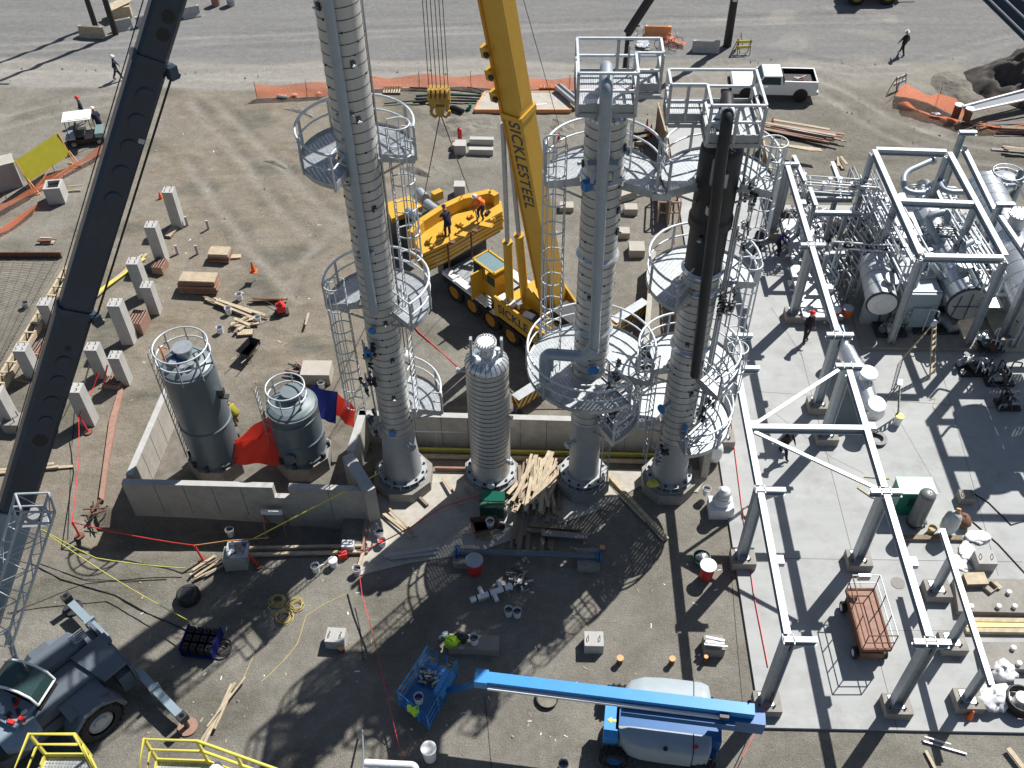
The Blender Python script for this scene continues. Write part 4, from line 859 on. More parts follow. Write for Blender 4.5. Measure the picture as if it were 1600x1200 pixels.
mb = MB(); a, b = P(703, 380), P(700, 350); mb.bar((a.x, a.y, 3.305), (b.x, b.y, 3.305), .05, .012); a, b = P(748, 354), P(742, 326); mb.bar((a.x, a.y, 3.305), (b.x, b.y, 3.305), .05, .012); part(YC, 'slab_seam', mb, 'black')
q = P(760, 352); mb = MB(); mb.box((q.x, q.y, 3.33), (.7, .35, .06), .5); q = P(722, 366); mb.box((q.x, q.y, 3.33), (.5, .4, .06), .5); part(YC, 'cover_plate', mb, 'crane_yellow')
mb = MB(); a, b, c_, d_ = P(600, 318, 2.6), P(640, 305, 2.6), P(660, 322, 2.6), P(612, 342, 2.6); mb.poly([(a.x, a.y), (b.x, b.y), (c_.x, c_.y), (d_.x, d_.y)], 2.3, 2.6); a = P(676, 308, 2.6); b = P(690, 302, 2.6); mb.bar(a, b, .35, .5); part(YC, 'rear_deck', mb, 'crane_yellow')
for pa, pb in (((638, 330), (656, 342)), ((666, 318), (682, 330)), ((655, 300), (664, 310))):
    mb = MB(); mb.tube(P(*pa, 2.7), P(*pb, 2.7), .28, n=16); part(YC, 'winch_drum', mb, 'galv')
mb = MB(); a = P(628, 345, 1.5); mb.box((a.x, a.y, 1.4), (2.4, 1.6, 1.2)); a = P(660, 330, 1.5); mb.box((a.x, a.y, 1.3), (2.4, 1.8, 1.0)); part(YC, 'winch_bay', mb, 'dark_metal')
# hook block on six falls
hp = AT(686, 148, 32.6); T = thing('hook_block', 'yellow crane hook block hanging on six steel cables', 'hook', hp)
mb = MB(); mb.box((0, 0, 0), (.72, .34, .52)); mb.box((-.25, 0, -.3), (.14, .3, .35)); mb.box((.25, 0, -.3), (.14, .3, .35)); part(T, 'block', mb, 'hook_yellow')
mb = MB()
for q in (-.3, -.15, 0, .15, .3): mb.tube((q - .05, -.19, .12), (q + .03, -.19, .12), .17, n=16)
part(T, 'sheave', mb, 'hook_yellow')
mb = MB(); mb.box((0, 0, -.5), (.3, .25, .25)); mb.path([(.0, 0, -.55), (0, 0, -.7), (.18, 0, -.82), (.3, 0, -.72), (.3, 0, -.58)], .06, 8); mb.path([(.0, 0, -.55), (0, 0, -.7), (-.18, 0, -.82), (-.3, 0, -.72), (-.3, 0, -.58)], .06, 8); part(T, 'hook', mb, 'hook_yellow')
hd = BP(43.6); hw = RW @ hd + OX - hp
mb = MB()
for q in (-.32, -.2, -.07, .07, .2, .32): mb.tube((q, 0, .2), (q * .75 + 0, 0.0, 27), .013, n=5, caps=False)
part(T, 'cable', mb, 'cable')
mb = MB()
for e in ((658, 330), (733, 300)): g = G(*e, 2.6) - hp; mb.tube((0, 0, -.7), g, .022, n=5, caps=False)
part(T, 'sling', mb, 'cable')
# second line with the headache ball, beside the tallest column
bp_ = AT(634, 556, 40.0); T = thing('headache_ball', 'round pale crane ball hanging on one cable right of the tallest column', 'ball', bp_)
mb = MB(); mb.lathe([(.23 * math.sin(t), .23 * math.cos(t)) for t in [PI * i / 12 for i in range(13)]], (0, 0, 0), 20); mb.tube((0, 0, .2), (0, 0, .45), .07, .03, n=10); part(T, 'ball', mb, 'white')
mb = MB(); tp = AT(562, 0, 30.5) - bp_; mb.tube((0, 0, .4), tp * 1.5, .02, n=6); part(T, 'cable', mb, 'cable')
mb = MB(); mb.path([(0, 0, -.2), (0, 0, -.4), (.1, 0, -.5), (.16, 0, -.4)], .035, 6); part(T, 'hook', mb, 'dark_metal')
g0, g1 = AT(818, 0, 40), G(873, 195, 6); mb = MB(); mb.tube(g0 + (g0 - g1) * .6, g1, .016, n=5)
solo('tag_line', 'single dark cable slanting down right of the yellow boom', 'cable', mb, 'cable', g1, world=True)

# ------------------------------------------------------------------ dark boom crane, lower left
RO = V((-15.45, 17.75, 0)); RA = math.radians(-39.5)
RT = thing('rough_terrain_crane', 'grey four wheeled crane at the lower left whose long dark boom crosses the picture', 'crane', RO, RA)
RLi = Matrix.Rotation(-RA, 3, 'Z')
def RC(p): return RLi @ (V(p) - RO)
Pr = lambda x_, y_, z_: RC(G(x_, y_, z_))
mb = MB(); mb.box((0, -3.3, 1.1), (1.5, 7.0, .7)); mb.box((0, -.25, 1.1), (2.6, .5, .9)); part(RT, 'chassis', mb, 'rt_grey')
mb = MB(); mb.poly([(-1.3, -2.7), (-.5, -2.7), (-.45, -.9), (-.6, -.45), (-1.3, -.7)], 1.4, 2.25); part(RT, 'engine_hood', mb, 'rt_grey')
mb = MB(); mb.poly([(-.42, -3.4), (.75, -3.4), (.75, -.05), (-.42, -.05)], 1.3, 1.95); mb.poly([(-.4, -1.2), (1.25, -.9), (1.25, 0), (-.4, .0)], 1.95, 2.1); part(RT, 'rear_deck', mb, 'rt_grey')
mb = MB(); mb.box((0, .08, 1.35), (2.7, .12, 1.0)); mb.box((-.2, .05, 1.95), (.5, .3, .12)); part(RT, 'bumper', mb, 'rt_grey')
mb = MB()
for q in range(5): mb.box((-1.0 + .1 * q, -.55, 2.28), (.04, .5, .05))
mb.tube((-.7, -.75, 2.2), (-.7, -.75, 2.5), .08, n=10); part(RT, 'grille', mb, 'galv')
for s_ in (1, -1):
    mb = MB(); mb.prism([(-1.05, -.15), (-.85, .45), (-.35, .85), (.35, .85), (.85, .45), (1.05, -.15), (.9, -.15), (.75, .38), (.3, .72), (-.3, .72), (-.75, .38), (-.9, -.15)], (s_ * 1.5, -1.75, 1.05), (0, 1, 0), (0, 0, 1), .7); mb.box((s_ * 1.1, -1.75, 1.75), (.9, 1.5, .2)); part(RT, 'mudguard', mb, 'rt_grey')
    for yy in (-1.75, -5.7): wheel(RT, (s_ * 1.5, yy, .85), (s_, 0, 0), .85, .62, rim='galv', lugs=22, rimr=.5)
    e = 3.75 * s_; mb = MB(); mb.bar((s_ * 1.0, .25, .75), (e * .93, .25, .62), .3, .28, up=(0, 0, 1)); mb.box((s_ * 2.1, .25, .80), (.12, .4, .4)); o = part(RT, 'outrigger_beam', mb, 'boom_grey')
    mb = MB(); mb.tube((e, .25, .1), (e, .25, .95), .09, n=12); mb.box((e, .25, .8), (.28, .34, .3)); part(RT, 'outrigger_jack', mb, 'dark_metal', up=o)
    mb = MB(); mb.tube((e, .25, .02), (e, .25, .10), .36, n=22); part(RT, 'outrigger_pad', mb, 'rust_pink' if s_ > 0 else 'dark_metal', up=o)
# upper works: turntable, cab, lift cylinder
mb = MB(); mb.tube((-.2, -4.2, 1.45), (-.2, -4.2, 1.75), 1.15, n=30); part(RT, 'slew_ring', mb, 'dark_metal')
cb = Pr(30, 1065, 2.6); mb = MB()
Mx = Matrix.Rotation(.45, 3, 'Z')
mb.box((cb.x, cb.y, 1.75), (1.9, 1.0, .5), M=Mx)
for i in range(2):
    pass
cabo = part(RT, 'cab', mb, 'black')
mb = MB(); vs = []
for k in range(7):
    t = k / 6; a = PI * t; vs.append((-.95 * math.cos(a), .15 + .62 * math.sin(a) ** .8))
outl = [(p[0], p[1]) for p in vs]
for s_ in (-.5, .5):
    q = V((cb.x, cb.y, 2.1)) + Mx @ V((0, s_, 0)); mb.path([q + Mx @ V((a, 0, b * 1.3)) for a, b in outl], .045, 7)
for k in (0, 6): a, b = outl[k]; mb.tube(V((cb.x, cb.y, 2.1)) + Mx @ V((a, -.5, b * 1.3)), V((cb.x, cb.y, 2.1)) + Mx @ V((a, .5, b * 1.3)), .045, n=7)
part(RT, 'cab_frame', mb, 'white', up=cabo)
mb = MB()
for k in range(6):
    (a, b), (c_, d_) = outl[k], outl[k + 1]; q = V((cb.x, cb.y, 2.1)); mb.add([q + Mx @ V((a, -.47, b * 1.3)), q + Mx @ V((a, .47, b * 1.3)), q + Mx @ V((c_, .47, d_ * 1.3)), q + Mx @ V((c_, -.47, d_ * 1.3))], [(0, 1, 2, 3)])
part(RT, 'cab_glass', mb, 'glass', up=cabo)
mb = MB(); a = Pr(35, 1130, 1.9); mb.poly([(a.x - 1.6, a.y - .9), (a.x + .5, a.y - .9), (a.x + .95, a.y - .3), (a.x + .6, a.y + .35), (a.x - 1.6, a.y + .5)], 1.7, 2.0)
a2 = Pr(0, 1100, 2.2); mb.box((a2.x, a2.y, 2.0), (2.2, .9, .35), .3); part(RT, 'upper_deck', mb, 'boom_grey')
mb = MB(); rr_ = random.Random(5); a = Pr(25, 1120, 2.1)
for i in range(10): q = (a.x + rr_.uniform(-.7, .4), a.y + rr_.uniform(-.3, .3), 2.15 + rr_.uniform(0, .1)); mb.mi = i % 3; mb.box(q, (.25, .12, .12), rr_.uniform(0, 3))
part(RT, 'valve_block', mb, ['dark_metal', 'white', 'red'])
F0 = RC(AT(62, 1108, 37.0)); F1 = RC(AT(33, 1055, 35.6)); F2 = RC(AT(10, 985, 33))
mb = MB(); mb.tube(F0, F1, .22, n=18); mb.tube(F1, F1 + (F1 - F0).normalized() * .12, .25, n=18); o = part(RT, 'lift_cylinder', mb, 'boom_grey'); mb = MB(); mb.tube(F1, F2, .11, n=12); part(RT, 'cylinder_rod', mb, 'galv', up=o)
# boom
D0 = AT(-70, 1100, 38.5); D1 = AT(262, 0, 28.0); dd = (D1 - D0).normalized()
vc = (CAM - (D0 + D1) / 2).normalized(); n0 = (vc - dd * vc.dot(dd)).normalized(); x0_ = dd.cross(n0); x0_ = x0_ if x0_.dot(CR) > 0 else -x0_
ra_ = math.radians(12); nF = n0 * math.cos(ra_) + x0_ * math.sin(ra_); xF = x0_ * math.cos(ra_) - n0 * math.sin(ra_)      # turned so its left flank shows
def s_at(py):
    lo, hi = 0, 60
    for _ in range(40):
        mid = (lo + hi) / 2
        if PX(D0 + dd * mid)[1] > py: lo = mid
        else: hi = mid
    return lo
sA, sB, sC = s_at(792), s_at(482), s_at(92)
def DB(s, a=0, b=0): return RC(D0 + dd * s + xF * a + nF * b)
fx, fn, fd = RLi @ xF, RLi @ nF, RLi @ dd
boom_section(RT, 'boom_base', DB(0), DB(sA), (fx, fn), 1.28, .95, 'boom_grey', world=False, bevel=.14)
boom_section(RT, 'boom_section', DB(sA - .2), DB(sB), (fx, fn), 1.10, .82, 'navy', world=False, bevel=.15)
boom_section(RT, 'boom_section', DB(sB - .2), DB(sC), (fx, fn), 1.00, .74, 'navy', world=False, bevel=.15)
boom_section(RT, 'boom_section', DB(sC - .2), DB(sC + 24), (fx, fn), .90, .66, 'navy', world=False, bevel=.15)
for s_, w_, h_ in ((sB, 1.10, .82), (sC, 1.0, .74)):
    boom_section(RT, 'boom_collar', DB(s_ - .12), DB(s_ + .1), (fx, fn), w_ + .07, h_ + .07, 'navy', world=False, bevel=.15)
    mb = MB(); q = DB(s_ - .1, w_ / 2 + .12, h_ / 2 - .1); mb.box(q, (.28, .28, .4)); mb.tube(q, q + fx * .25, .08, n=8); part(RT, 'collar_bracket', mb, 'navy_edge')
mb = MB(); mb.tube(DB(sB, .66, .26), DB(sC - .3, .66, .26), .035, n=7); mb.tube(DB(sB - 5, -.64, .0), DB(sC + 20, -.58, .0), .018, n=5); part(RT, 'boom_cable', mb, 'black')
# round plugs and holes on the boom face
for py, r_, hole, w_, h_ in ((20, .19, True, .90, .66), (48, .19, True, .90, .66), (142, .22, False, 1.0, .74), (182, .22, False, 1.0, .74), (222, .22, False, 1.0, .74), (262, .22, False, 1.0, .74), (303, .22, False, 1.0, .74),
        (534, .10, True, 1.10, .82), (556, .22, False, 1.10, .82), (586, .22, False, 1.10, .82), (618, .22, False, 1.10, .82), (648, .2, False, 1.10, .82), (677, .24, True, 1.10, .82)):
    q = DB(s_at(py), .08, h_ / 2); mb = MB()
    if hole: mb.tube(q, q + fn * .012, r_, n=22)
    else: mb.lathe([(r_ + .03, 0), (r_ + .03, .035), (r_ - .02, .05), (.001, .045)], q, 24, fn)
    part(RT, 'boom_hole' if hole else 'boom_plug', mb, 'black' if hole else 'navy')
mb = MB(); mb.bar(DB(s_at(212), .36, .375), DB(s_at(205), .36, .375), .18, .01, up=fn); part(RT, 'boom_label', mb, 'galv')
# stowed lattice jib along the base section
def jp(px_, py_, off=0.0): return RC(AT(px_, py_, 33.6 + off))
cor = [[RC(AT(24, 772, 31.6)), RC(AT(-42, 1010, 32.6))], [RC(AT(76, 770, 31.8)), RC(AT(8, 1010, 32.8))], [RC(AT(34, 800, 31.0)), RC(AT(-36, 1030, 32.0))], [RC(AT(86, 800, 31.2)), RC(AT(18, 1010, 32.2))]]
mb = MB()
for a, b in cor: mb.tube(a, b, .045, n=8)
L4 = lambda i, t: cor[i][0].lerp(cor[i][1], t)
for i, j in ((0, 1), (1, 3), (3, 2), (2, 0)):
    n_ = 5
    for k in range(n_): mb.tube(L4(i, k / n_), L4(j, (k + .5) / n_), .02, n=6); mb.tube(L4(j, (k + .5) / n_), L4(i, (k + 1) / n_), .02, n=6)
    mb.tube(L4(i, 0), L4(j, 0), .04, n=7); mb.tube(L4(i, .08), L4(j, .08), .04, n=7)
jib = part(RT, 'lattice_jib', mb, 'steel_rack')
mb = MB(); q = [RC(AT(x_, y_, 32.4)) for x_, y_ in ((48, 794), (74, 794), (76, 822), (34, 824))]; dn = (q[1] - q[0]).cross(q[3] - q[0]).normalized() * .05; mb.add(q + [a + dn for a in q], [(0, 1, 2, 3), (7, 6, 5, 4), (0, 4, 5, 1), (1, 5, 6, 2), (2, 6, 7, 3), (3, 7, 4, 0)]); part(RT, 'jib_plate', mb, 'white', up=jib)
mb = MB(); q = RC(AT(52, 802, 31.9)); mb.lathe([(.32, -.03), (.32, .03), (.2, .03), (.2, -.03)], q, 24, RLi @ (CAM - AT(52, 802, 32))); part(RT, 'jib_sheave', mb, 'dark_metal', up=jib)

# ------------------------------------------------------------------ blue boom lift
a, b = G(748, 1060, 2.8), G(1178, 1112, 2.8); LO = V(((b.x - 2.35), b.y + .30, 0)); LA = math.atan2((b - a).y, (b - a).x)
BL = thing('boom_lift', 'blue boom lift with grey engine covers and basket stretched to the left', 'lift', LO, LA)
RB = Matrix.Rotation(-LA, 3, 'Z')
def BC(p): return RB @ (V(p) - LO)
A, B_ = BC(a), BC(b); 
mb = MB(); mb.bar(A, B_, .40, .36); part(BL, 'boom', mb, 'lift_blue')
mb = MB(); mb.bar(A + V((.35, -.3, -.05)), B_ + V((-.9, -.3, -.1)), .09, .12); part(BL, 'boom_tube', mb, 'plastic_white')
mb = MB(); mb.bar(A + V((4.9, -.36, -.35)), B_ + V((-.6, -.36, -.35)), .25, .3); mb.box(B_ + V((-.35, -.1, -.5)), (1.5, .5, .7)); part(BL, 'lower_boom', mb, 'lift_blue_dark')
mb = MB(); mb.box(B_ + V((-.98, -.3, 0)), (.3, .16, .16)); part(BL, 'hose_guide', mb, 'dark_metal')
mb = MB(); mb.box(A + V((.1, 0, 0)), (.45, .5, .42)); part(BL, 'boom_head', mb, 'lift_blue')
bk = BC(G(670, 1070, 1.0))
mb = MB(); mb.bar(A + V((0, -.1, -.1)), V((bk.x + .75, bk.y - .15, 1.0)), .16, .2); part(BL, 'jib', mb, 'lift_blue_dark')
def hood(y0, y1, y2, name, x0=-2.0, x1=1.15):
    mb = MB(); s_ = 1 if y1 > y0 else -1; rows = []
    prof = [(0.0, 1.6), (.5, 1.62), (.86, 1.56), (.96, 1.38), (1.0, .75)]
    xs = [(x0, .0), (x0 + .08, .55), (x0 + .35, .82), (x0 + .8, .96), (x0 + 1.5, 1.0), (x1 - .35, 1.0), (x1 - .1, .93), (x1, .55)]
    vs = []
    for x_, k in xs:
        for t, z_ in prof: vs.append((x_, y0 + (y1 - y0) * t * max(.12, k), z_ if k > .6 else z_ - .08))
    n_ = len(prof); fs = [(i * n_ + j, (i + 1) * n_ + j, (i + 1) * n_ + j + 1, i * n_ + j + 1) if s_ > 0 else (i * n_ + j, i * n_ + j + 1, (i + 1) * n_ + j + 1, (i + 1) * n_ + j) for i in range(len(xs) - 1) for j in range(n_ - 1)]
    mb.add(vs, [tuple(reversed(f)) for f in fs], True)
    mb.mi = 1; xg = x1 - .62; 
    for (t, z_), (t2, z2) in zip(prof[:-1], prof[1:]): mb.bar((xg, y0 + (y1 - y0) * t, z_ + .006), (xg, y0 + (y1 - y0) * t2, z2 + .006), .03, .02)
    o = part(BL, name, mb, ['lift_grey', 'black']); return o
yb_ = 0.1
h1 = hood(.2, 1.62, 0, 'engine_cover'); h2 = hood(-.5, -1.28, 0, 'engine_cover')
for q in ((.75, .75, 1.6), (.62, -.95, 1.52)): mb = MB(); mb.tube(q, (q[0], q[1], q[2] + .14), .07, n=12); part(BL, 'beacon', mb, 'red', up=h1)
mb = MB(); mb.tube((-.4, -1.1, 1.48), (-.4, -1.14, 1.6), .08, n=12); part(BL, 'filler_cap', mb, 'black', up=h2)
mb = MB(); mb.box((-.3, -.15, 1.0), (3.6, .9, .9)); mb.box((-.2, -.1, .65), (3.2, 1.4, .35)); part(BL, 'chassis', mb, 'lift_blue_dark')
mb = MB(); mb.box((-2.25, -.35, 1.2), (.5, 1.15, .5)); fp = part(BL, 'front_plate', mb, 'lift_blue')
mb = MB(); mb.prism([(-.16, 0), (0, .12), (0, .05), (.16, .05), (.16, -.05), (0, -.05), (0, -.12)], (-2.25, -.3, 1.456), (1, 0, 0), (0, 1, 0), .01); part(BL, 'arrow_decal', mb, 'safety_yellow', up=fp)
for xx in (-2.05, .9):
    for s_ in (-1, 1): wheel(BL, (xx, s_ * 1.15, .48), (0, s_, 0), .48, .38, rim='lift_blue_dark', lugs=14)
# basket
q0, q1, q2, q3 = [BC(G(x_, y_, 1.15)) for x_, y_ in ((668, 1018), (714, 1040), (668, 1126), (622, 1088))]
cr4 = [q0, q1, q2, q3]
def ring(z_, r_, m_=None):
    mb = MB(); mb.path([V((p.x, p.y, z_)) for p in cr4], r_, 6, closed=True); return mb
mb = MB(); mb.poly([(p.x, p.y) for p in cr4], .42, .5); bsk = part(BL, 'basket_floor', mb, 'lift_blue_dark')
for z_ in (.75, 1.1, 1.5): part(BL, 'basket_rail', ring(z_, .032), 'lift_blue', up=bsk)
for i in range(4):
    for t in (0, .33, .66):
        p = cr4[i].lerp(cr4[(i + 1) % 4], t); mb = MB(); mb.tube((p.x, p.y, .45), (p.x, p.y, 1.5), .025, n=6); part(BL, 'basket_post', mb, 'lift_blue', up=bsk)
mb = MB(); p = q1.lerp(q2, .35); mb.box((p.x - .1, p.y, 1.2), (.35, .95, .3), math.atan2((q2 - q1).y, (q2 - q1).x) - PI / 2); part(BL, 'control_box', mb, 'lift_blue', up=bsk)
mb = MB(); a, b = q0.lerp(q3, .05), q0.lerp(q3, .42); mb.bar(V((a.x - .05, a.y + .05, 1.0)), V((b.x - .05, b.y, 1.0)), .08, .6); part(BL, 'tool_tray', mb, 'lift_grey', up=bsk)
p = q2.lerp(q3, .45); vest = MB(); vest.cloth(None, 6, 6, lambda u, v: (p.x - .2 + .42 * u, p.y - .06 - .1 * math.sin(v * 3) + .05 * math.sin(u * 9), 1.55 - .75 * v * (.6 + .4 * math.sin(u * 3.1)))); 
vw = LO + Matrix.Rotation(LA, 3, 'Z') @ V((p.x, p.y, 0)); vest.v = [tuple(LO + Matrix.Rotation(LA, 3, 'Z') @ V(q)) for q in vest.v]
solo('safety_vest', 'lime green vest hung over the lower end of the blue lift basket', 'vest', vest, 'hiviz', vw, world=True)
p = q0.lerp(q2, .28); w_ = LO + Matrix.Rotation(LA, 3, 'Z') @ V((p.x, p.y, .5)); mb = MB(); rr_ = random.Random(9)
for i in range(26): mb.mi = i % 3; mb.box((rr_.uniform(-.3, .3), rr_.uniform(-.3, .3), rr_.uniform(0, .3)), (rr_.uniform(.06, .3), .07, .06), rr_.uniform(0, 3))
solo('tool_pile', 'jumble of tools lying in the upper end of the blue lift basket', 'tools', mb, ['dark_metal', 'wood', 'galv'], w_)
# two yellow lift baskets at the bottom edge, raised high
def gp(x_, y_, z_): d = CF * FPX + CR * (x_ - 800) - CU * (y_ - 600); return CAM + d * ((z_ - CH) / d.z)
def ybk(px4, z_, label):
    T = None; c = [gp(x_, y_, z_) for x_, y_ in px4]; o = c[0]; T = thing('lift_basket', label, 'lift basket', (o.x, o.y, z_ - 1.1), group='yellow lift baskets at the bottom edge'); k = len(c)
    mb = MB(); mb.poly([(p.x, p.y) for p in c], z_ - 1.13, z_ - 1.08); part(T, 'floor', mb, 'mesh_floor', True)
    for dz in (0, -.5): mb = MB(); mb.path([p + V((0, 0, dz)) for p in c], .038, 7, closed=True); part(T, 'guardrail', mb, 'safety_yellow', True)
    mb = MB()
    for i in range(k): mb.bar(c[i] - V((0, 0, 1.02)), c[(i + 1) % k] - V((0, 0, 1.02)), .03, .16)
    part(T, 'kick_plate', mb, 'safety_yellow', True)
    for i in range(k):
        for t in ((0, .5) if (c[(i + 1) % k] - c[i]).length > 1.2 else (0,)):
            p = c[i].lerp(c[(i + 1) % k], t); mb = MB(); mb.bar(p, p - V((0, 0, 1.1)), .06, .06); part(T, 'rail_post', mb, 'safety_yellow', True)
    m_ = (c[2] + c[3]) / 2; mb = MB(); mb.bar(m_ - V((0, 0, 1.0)), m_ + V((-1.5, -6, -8)), .3, .35); part(T, 'support_arm', mb, 'safety_yellow', True)
    return T, c
ybk([(45, 1147), (116, 1147), (150, 1215), (-15, 1290)], 14.2, 'yellow pipe basket without anybody at the lower left edge')
ybk([(225, 1155), (308, 1158), (432, 1202), (420, 1300), (200, 1300)], 14.2, 'yellow pipe basket holding a man in white helmet at the bottom edge')
# ------------------------------------------------------------------ galvanised rack on the slab
SZ = 0.12
RK = thing('steel_rack', 'unfinished galvanised steel rack of columns and beams standing on the pale slab', 'rack', (10.7, 27, 0))
def column(x, y, h, arm=(-.25, .95), w=.38, pier=(.95, .8, .45), shift=(.0, .0), root=RK, armz=None):
    mb = MB(); px_, py_, pz = pier; mb.box((x + .05, y - .05, SZ + pz / 2), (px_, py_, pz)); part(root, 'pier', mb, 'concrete_dark', True)
    mb = MB(); mb.ibeam((x, y, SZ + pz), (x, y, h), w, w, up=(1, 0, 0), t=.03); c = part(root, 'column', mb, 'steel_rack', True)
    mb = MB(); mb.box((x, y, SZ + pz + .02), (.5, .5, .04)); part(root, 'base_plate', mb, 'galv', True, up=c)
    for s_ in (-1, 1):
        mb = MB(); mb.tube((x + s_ * .28, y - .24, SZ + pz), (x + s_ * .28, y - .24, SZ + pz + .14), .035, n=6); part(root, 'anchor_bolt', mb, 'dark_metal', True, up=c)
    if arm:
        mb = MB(); mb.ibeam((x + arm[0], y, h - .14), (x + arm[1], y, h - .14), .2, .28); mb.prism([(.12, -.28), (arm[1] - .1, -.28), (.12, -.8)], (x, y, h), (1, 0, 0), (0, 0, 1), .03)
        part(root, 'bracket', mb, 'steel_rack', True, up=c)
    return c
RH = 4.85
for y, base_ok in ((16.75, 1), (22.97, 1), (29.6, 1), (31.5, 1), (37.75, 1), (44.6, 1)):
    column(13.0, y, RH, arm=(-.5, .65) if y > 24 else (-.55, .65))
for y in (16.75, 22.97, 29.4, 31.4): column(8.37, y, RH, arm=(-.2, .95))
def beam(a, b, w=.24, h=.32, name='beam', root=RK, mname='steel_rack', up=(0, 0, 1), world=True):
    mb = MB(); mb.ibeam(a, b, w, h, up); return part(root, name, mb, mname, world)
for x in (8.37, 13.0):
    for y0, y1 in ((16.95, 22.8), (23.15, 29.3)) + (((31.7, 37.6), (37.95, 44.4)) if x > 10 else ()):
        beam((x, y0, RH - .16), (x, y1, RH - .16))
        if y0 < 30 or 1:
            mb = MB(); mb.box((x + .22, (y0 + y1) / 2, RH - .12), (.3, .35, .22)); part(RK, 'splice_bracket', mb, 'steel_rack', True)
beam((8.5, 26.1, RH - .15), (12.9, 26.1, RH - .15))
for a, b in (((8.6, 26.25), (12.6, 29.4)), ((8.6, 25.9), (12.75, 23.15))):
    mb = MB(); mb.bar((a[0], a[1], RH - .1), (b[0], b[1], RH - .1), .15, .02); mb.bar((a[0], a[1], RH - .18), (b[0], b[1], RH - .18), .02, .14); part(RK, 'brace', mb, 'galv', True)
# low right hand row
for x, y in ((15.75, 21.6), (15.6, 17.0), (15.7, 19.3)): column(x, y, 2.45, arm=None, w=.26)
beam((15.72, 22.9, 2.55), (15.6, 16.4, 2.55), .2, .2)
# ------------------------------------------------------------------ process module, upper right
MO = thing('process_frame', 'tall galvanised portal frame over the clad exchangers at the right edge', 'frame', (19, 40, 0))
c4 = [V((17.28, 44.6, 5.6)), V((21.05, 44.4, 5.6)), V((21.2, 35.75, 5.6)), V((17.42, 35.8, 5.6))]
for p in c4 + [V((17.35, 40.1, 5.6)), V((21.1, 39.9, 5.6))]:
    mb = MB(); mb.ibeam((p.x, p.y, .3), (p.x, p.y, 5.45), .28, .28, up=(1, 0, 0), t=.025); c = part(MO, 'column', mb, 'steel_rack', True)
    mb = MB(); mb.box((p.x, p.y, .28), (.5, .5, .05)); part(MO, 'base_plate', mb, 'galv', True, up=c)
for i in range(4): a, b = c4[i], c4[(i + 1) % 4]; d = (b - a).normalized() * .12; beam(a + d, b - d, .26, .34, root=MO)
beam((17.5, 40.1, 5.6), (20.95, 39.9, 5.6), .26, .34, root=MO)
for z_ in (3.4,):
    for a, b in ((c4[0], c4[3]), (c4[1], c4[2])): beam((a.x, a.y - .2, z_), (b.x, b.y + .2, z_), .18, .22, 'mid_beam', root=MO)
for x in (23.6, 21.95):   # neighbouring frame cut by the picture edge
    pass
M2 = thing('process_frame', 'second grey frame running out of the right picture edge', 'frame', (22.5, 41, 0))
for (x, y, h) in ((22.3, 46.2, 5.6), (23.0, 41.2, 4.6), (23.3, 35.6, 4.9)):
    mb = MB(); mb.ibeam((x, y, .3), (x, y, h), .28, .28, up=(1, 0, 0), t=.025); part(M2, 'column', mb, 'steel_rack', True)
    mb = MB(); mb.ibeam((x - .2, y, h + .1), (x + .7, y, h + .1), .25, .2); part(M2, 'bracket', mb, 'steel_rack', True)
beam((22.5, 46.0, 4.9), (22.9, 41.4, 4.2), .2, .3, root=M2); beam((23.0, 41.0, 4.2), (23.3, 35.8, 4.4), .2, .3, root=M2)
# vessels
def hvessel(name, label, a, b, r, mname, endm, saddle=True, group=None):
    a, b = V(a), V(b); T = thing(name, label, 'vessel', (a.x, a.y, 0), group=group); d = (b - a).normalized(); mb = MB(); L_ = (b - a).length
    mb.lathe([(r, 0), (r, L_)], a, 36, d); mb.lathe([(r * math.cos(t), L_ + r * .35 * math.sin(t)) for t in [i * PI / 10 for i in range(6)]], a, 36, d)
    mb.mi = 1
    for k in range(1, int(L_ / .8) + 1): mb.lathe([(r + .004, k * .8 - .012), (r + .01, k * .8), (r + .004, k * .8 + .012)], a, 36, d)
    part(T, 'shell', mb, [mname, 'band'], True)
    mb = MB(); mb.lathe([(r, 0), (r + .045, 0), (r + .045, -.05), (r + .02, -.08), (r * .93, -.08)], a, 36, d); part(T, 'end_flange', mb, 'dark_metal', True)
    mb = MB(); mb.lathe([(r * .95, -.07), (r * .94, -.12), (r * .6, -.2), (.001, -.22)], a, 36, d); mb.mi = 1
    for k in range(14): t = 2 * PI * k / 14; q = a + Matrix(((1, 0, 0), (0, 1, 0), (0, 0, 1))) @ V((r * .45 * math.cos(t), -.205, r * .45 * math.sin(t))); mb.tube(q, q + V((0, -.02, 0)), .015, n=5)
    part(T, 'end_cover', mb, [endm, 'dark_metal'], True)
    if saddle:
        for t in (.18, .8):
            q = a + (b - a) * t; mb = MB(); mb.box((q.x, q.y, (q.z - r * .3 + .3) / 2), (r * 1.7, .35, q.z - r * .3 - .3)); part(T, 'saddle', mb, 'lift_grey', True)
    return T
v = hvessel('horizontal_drum', 'pale horizontal drum with round cream end cover and small domed manway', (16.8, 36.75, 2.05), (17.0, 39.6, 2.2), .73, 'galv_white', 'white')
q = V((17.1, 37.55, 2.68)); mb = MB(); mb.tube(q, q + V((.1, -.1, .3)), .27, n=20); mb.tube(q + V((.1, -.1, .3)), q + V((.12, -.12, .38)), .36, n=22); part(v, 'manway', mb, 'galv', True)
v = hvessel('heat_exchanger', 'large bright clad exchanger with grey round end, under the portal frame', (20.8, 36.6, 2.2), (20.3, 44.2, 2.3), .99, 'clad_bright', 'skirt')
mb = MB()
for q in (-.5, 0, .5): mb.bar((20.8 + q, 36.34, 3.0 - abs(q) * .3), (20.8 + q * 1.3, 36.34, 1.4 + abs(q) * .3), .04, .03, up=(0, 1, 0))
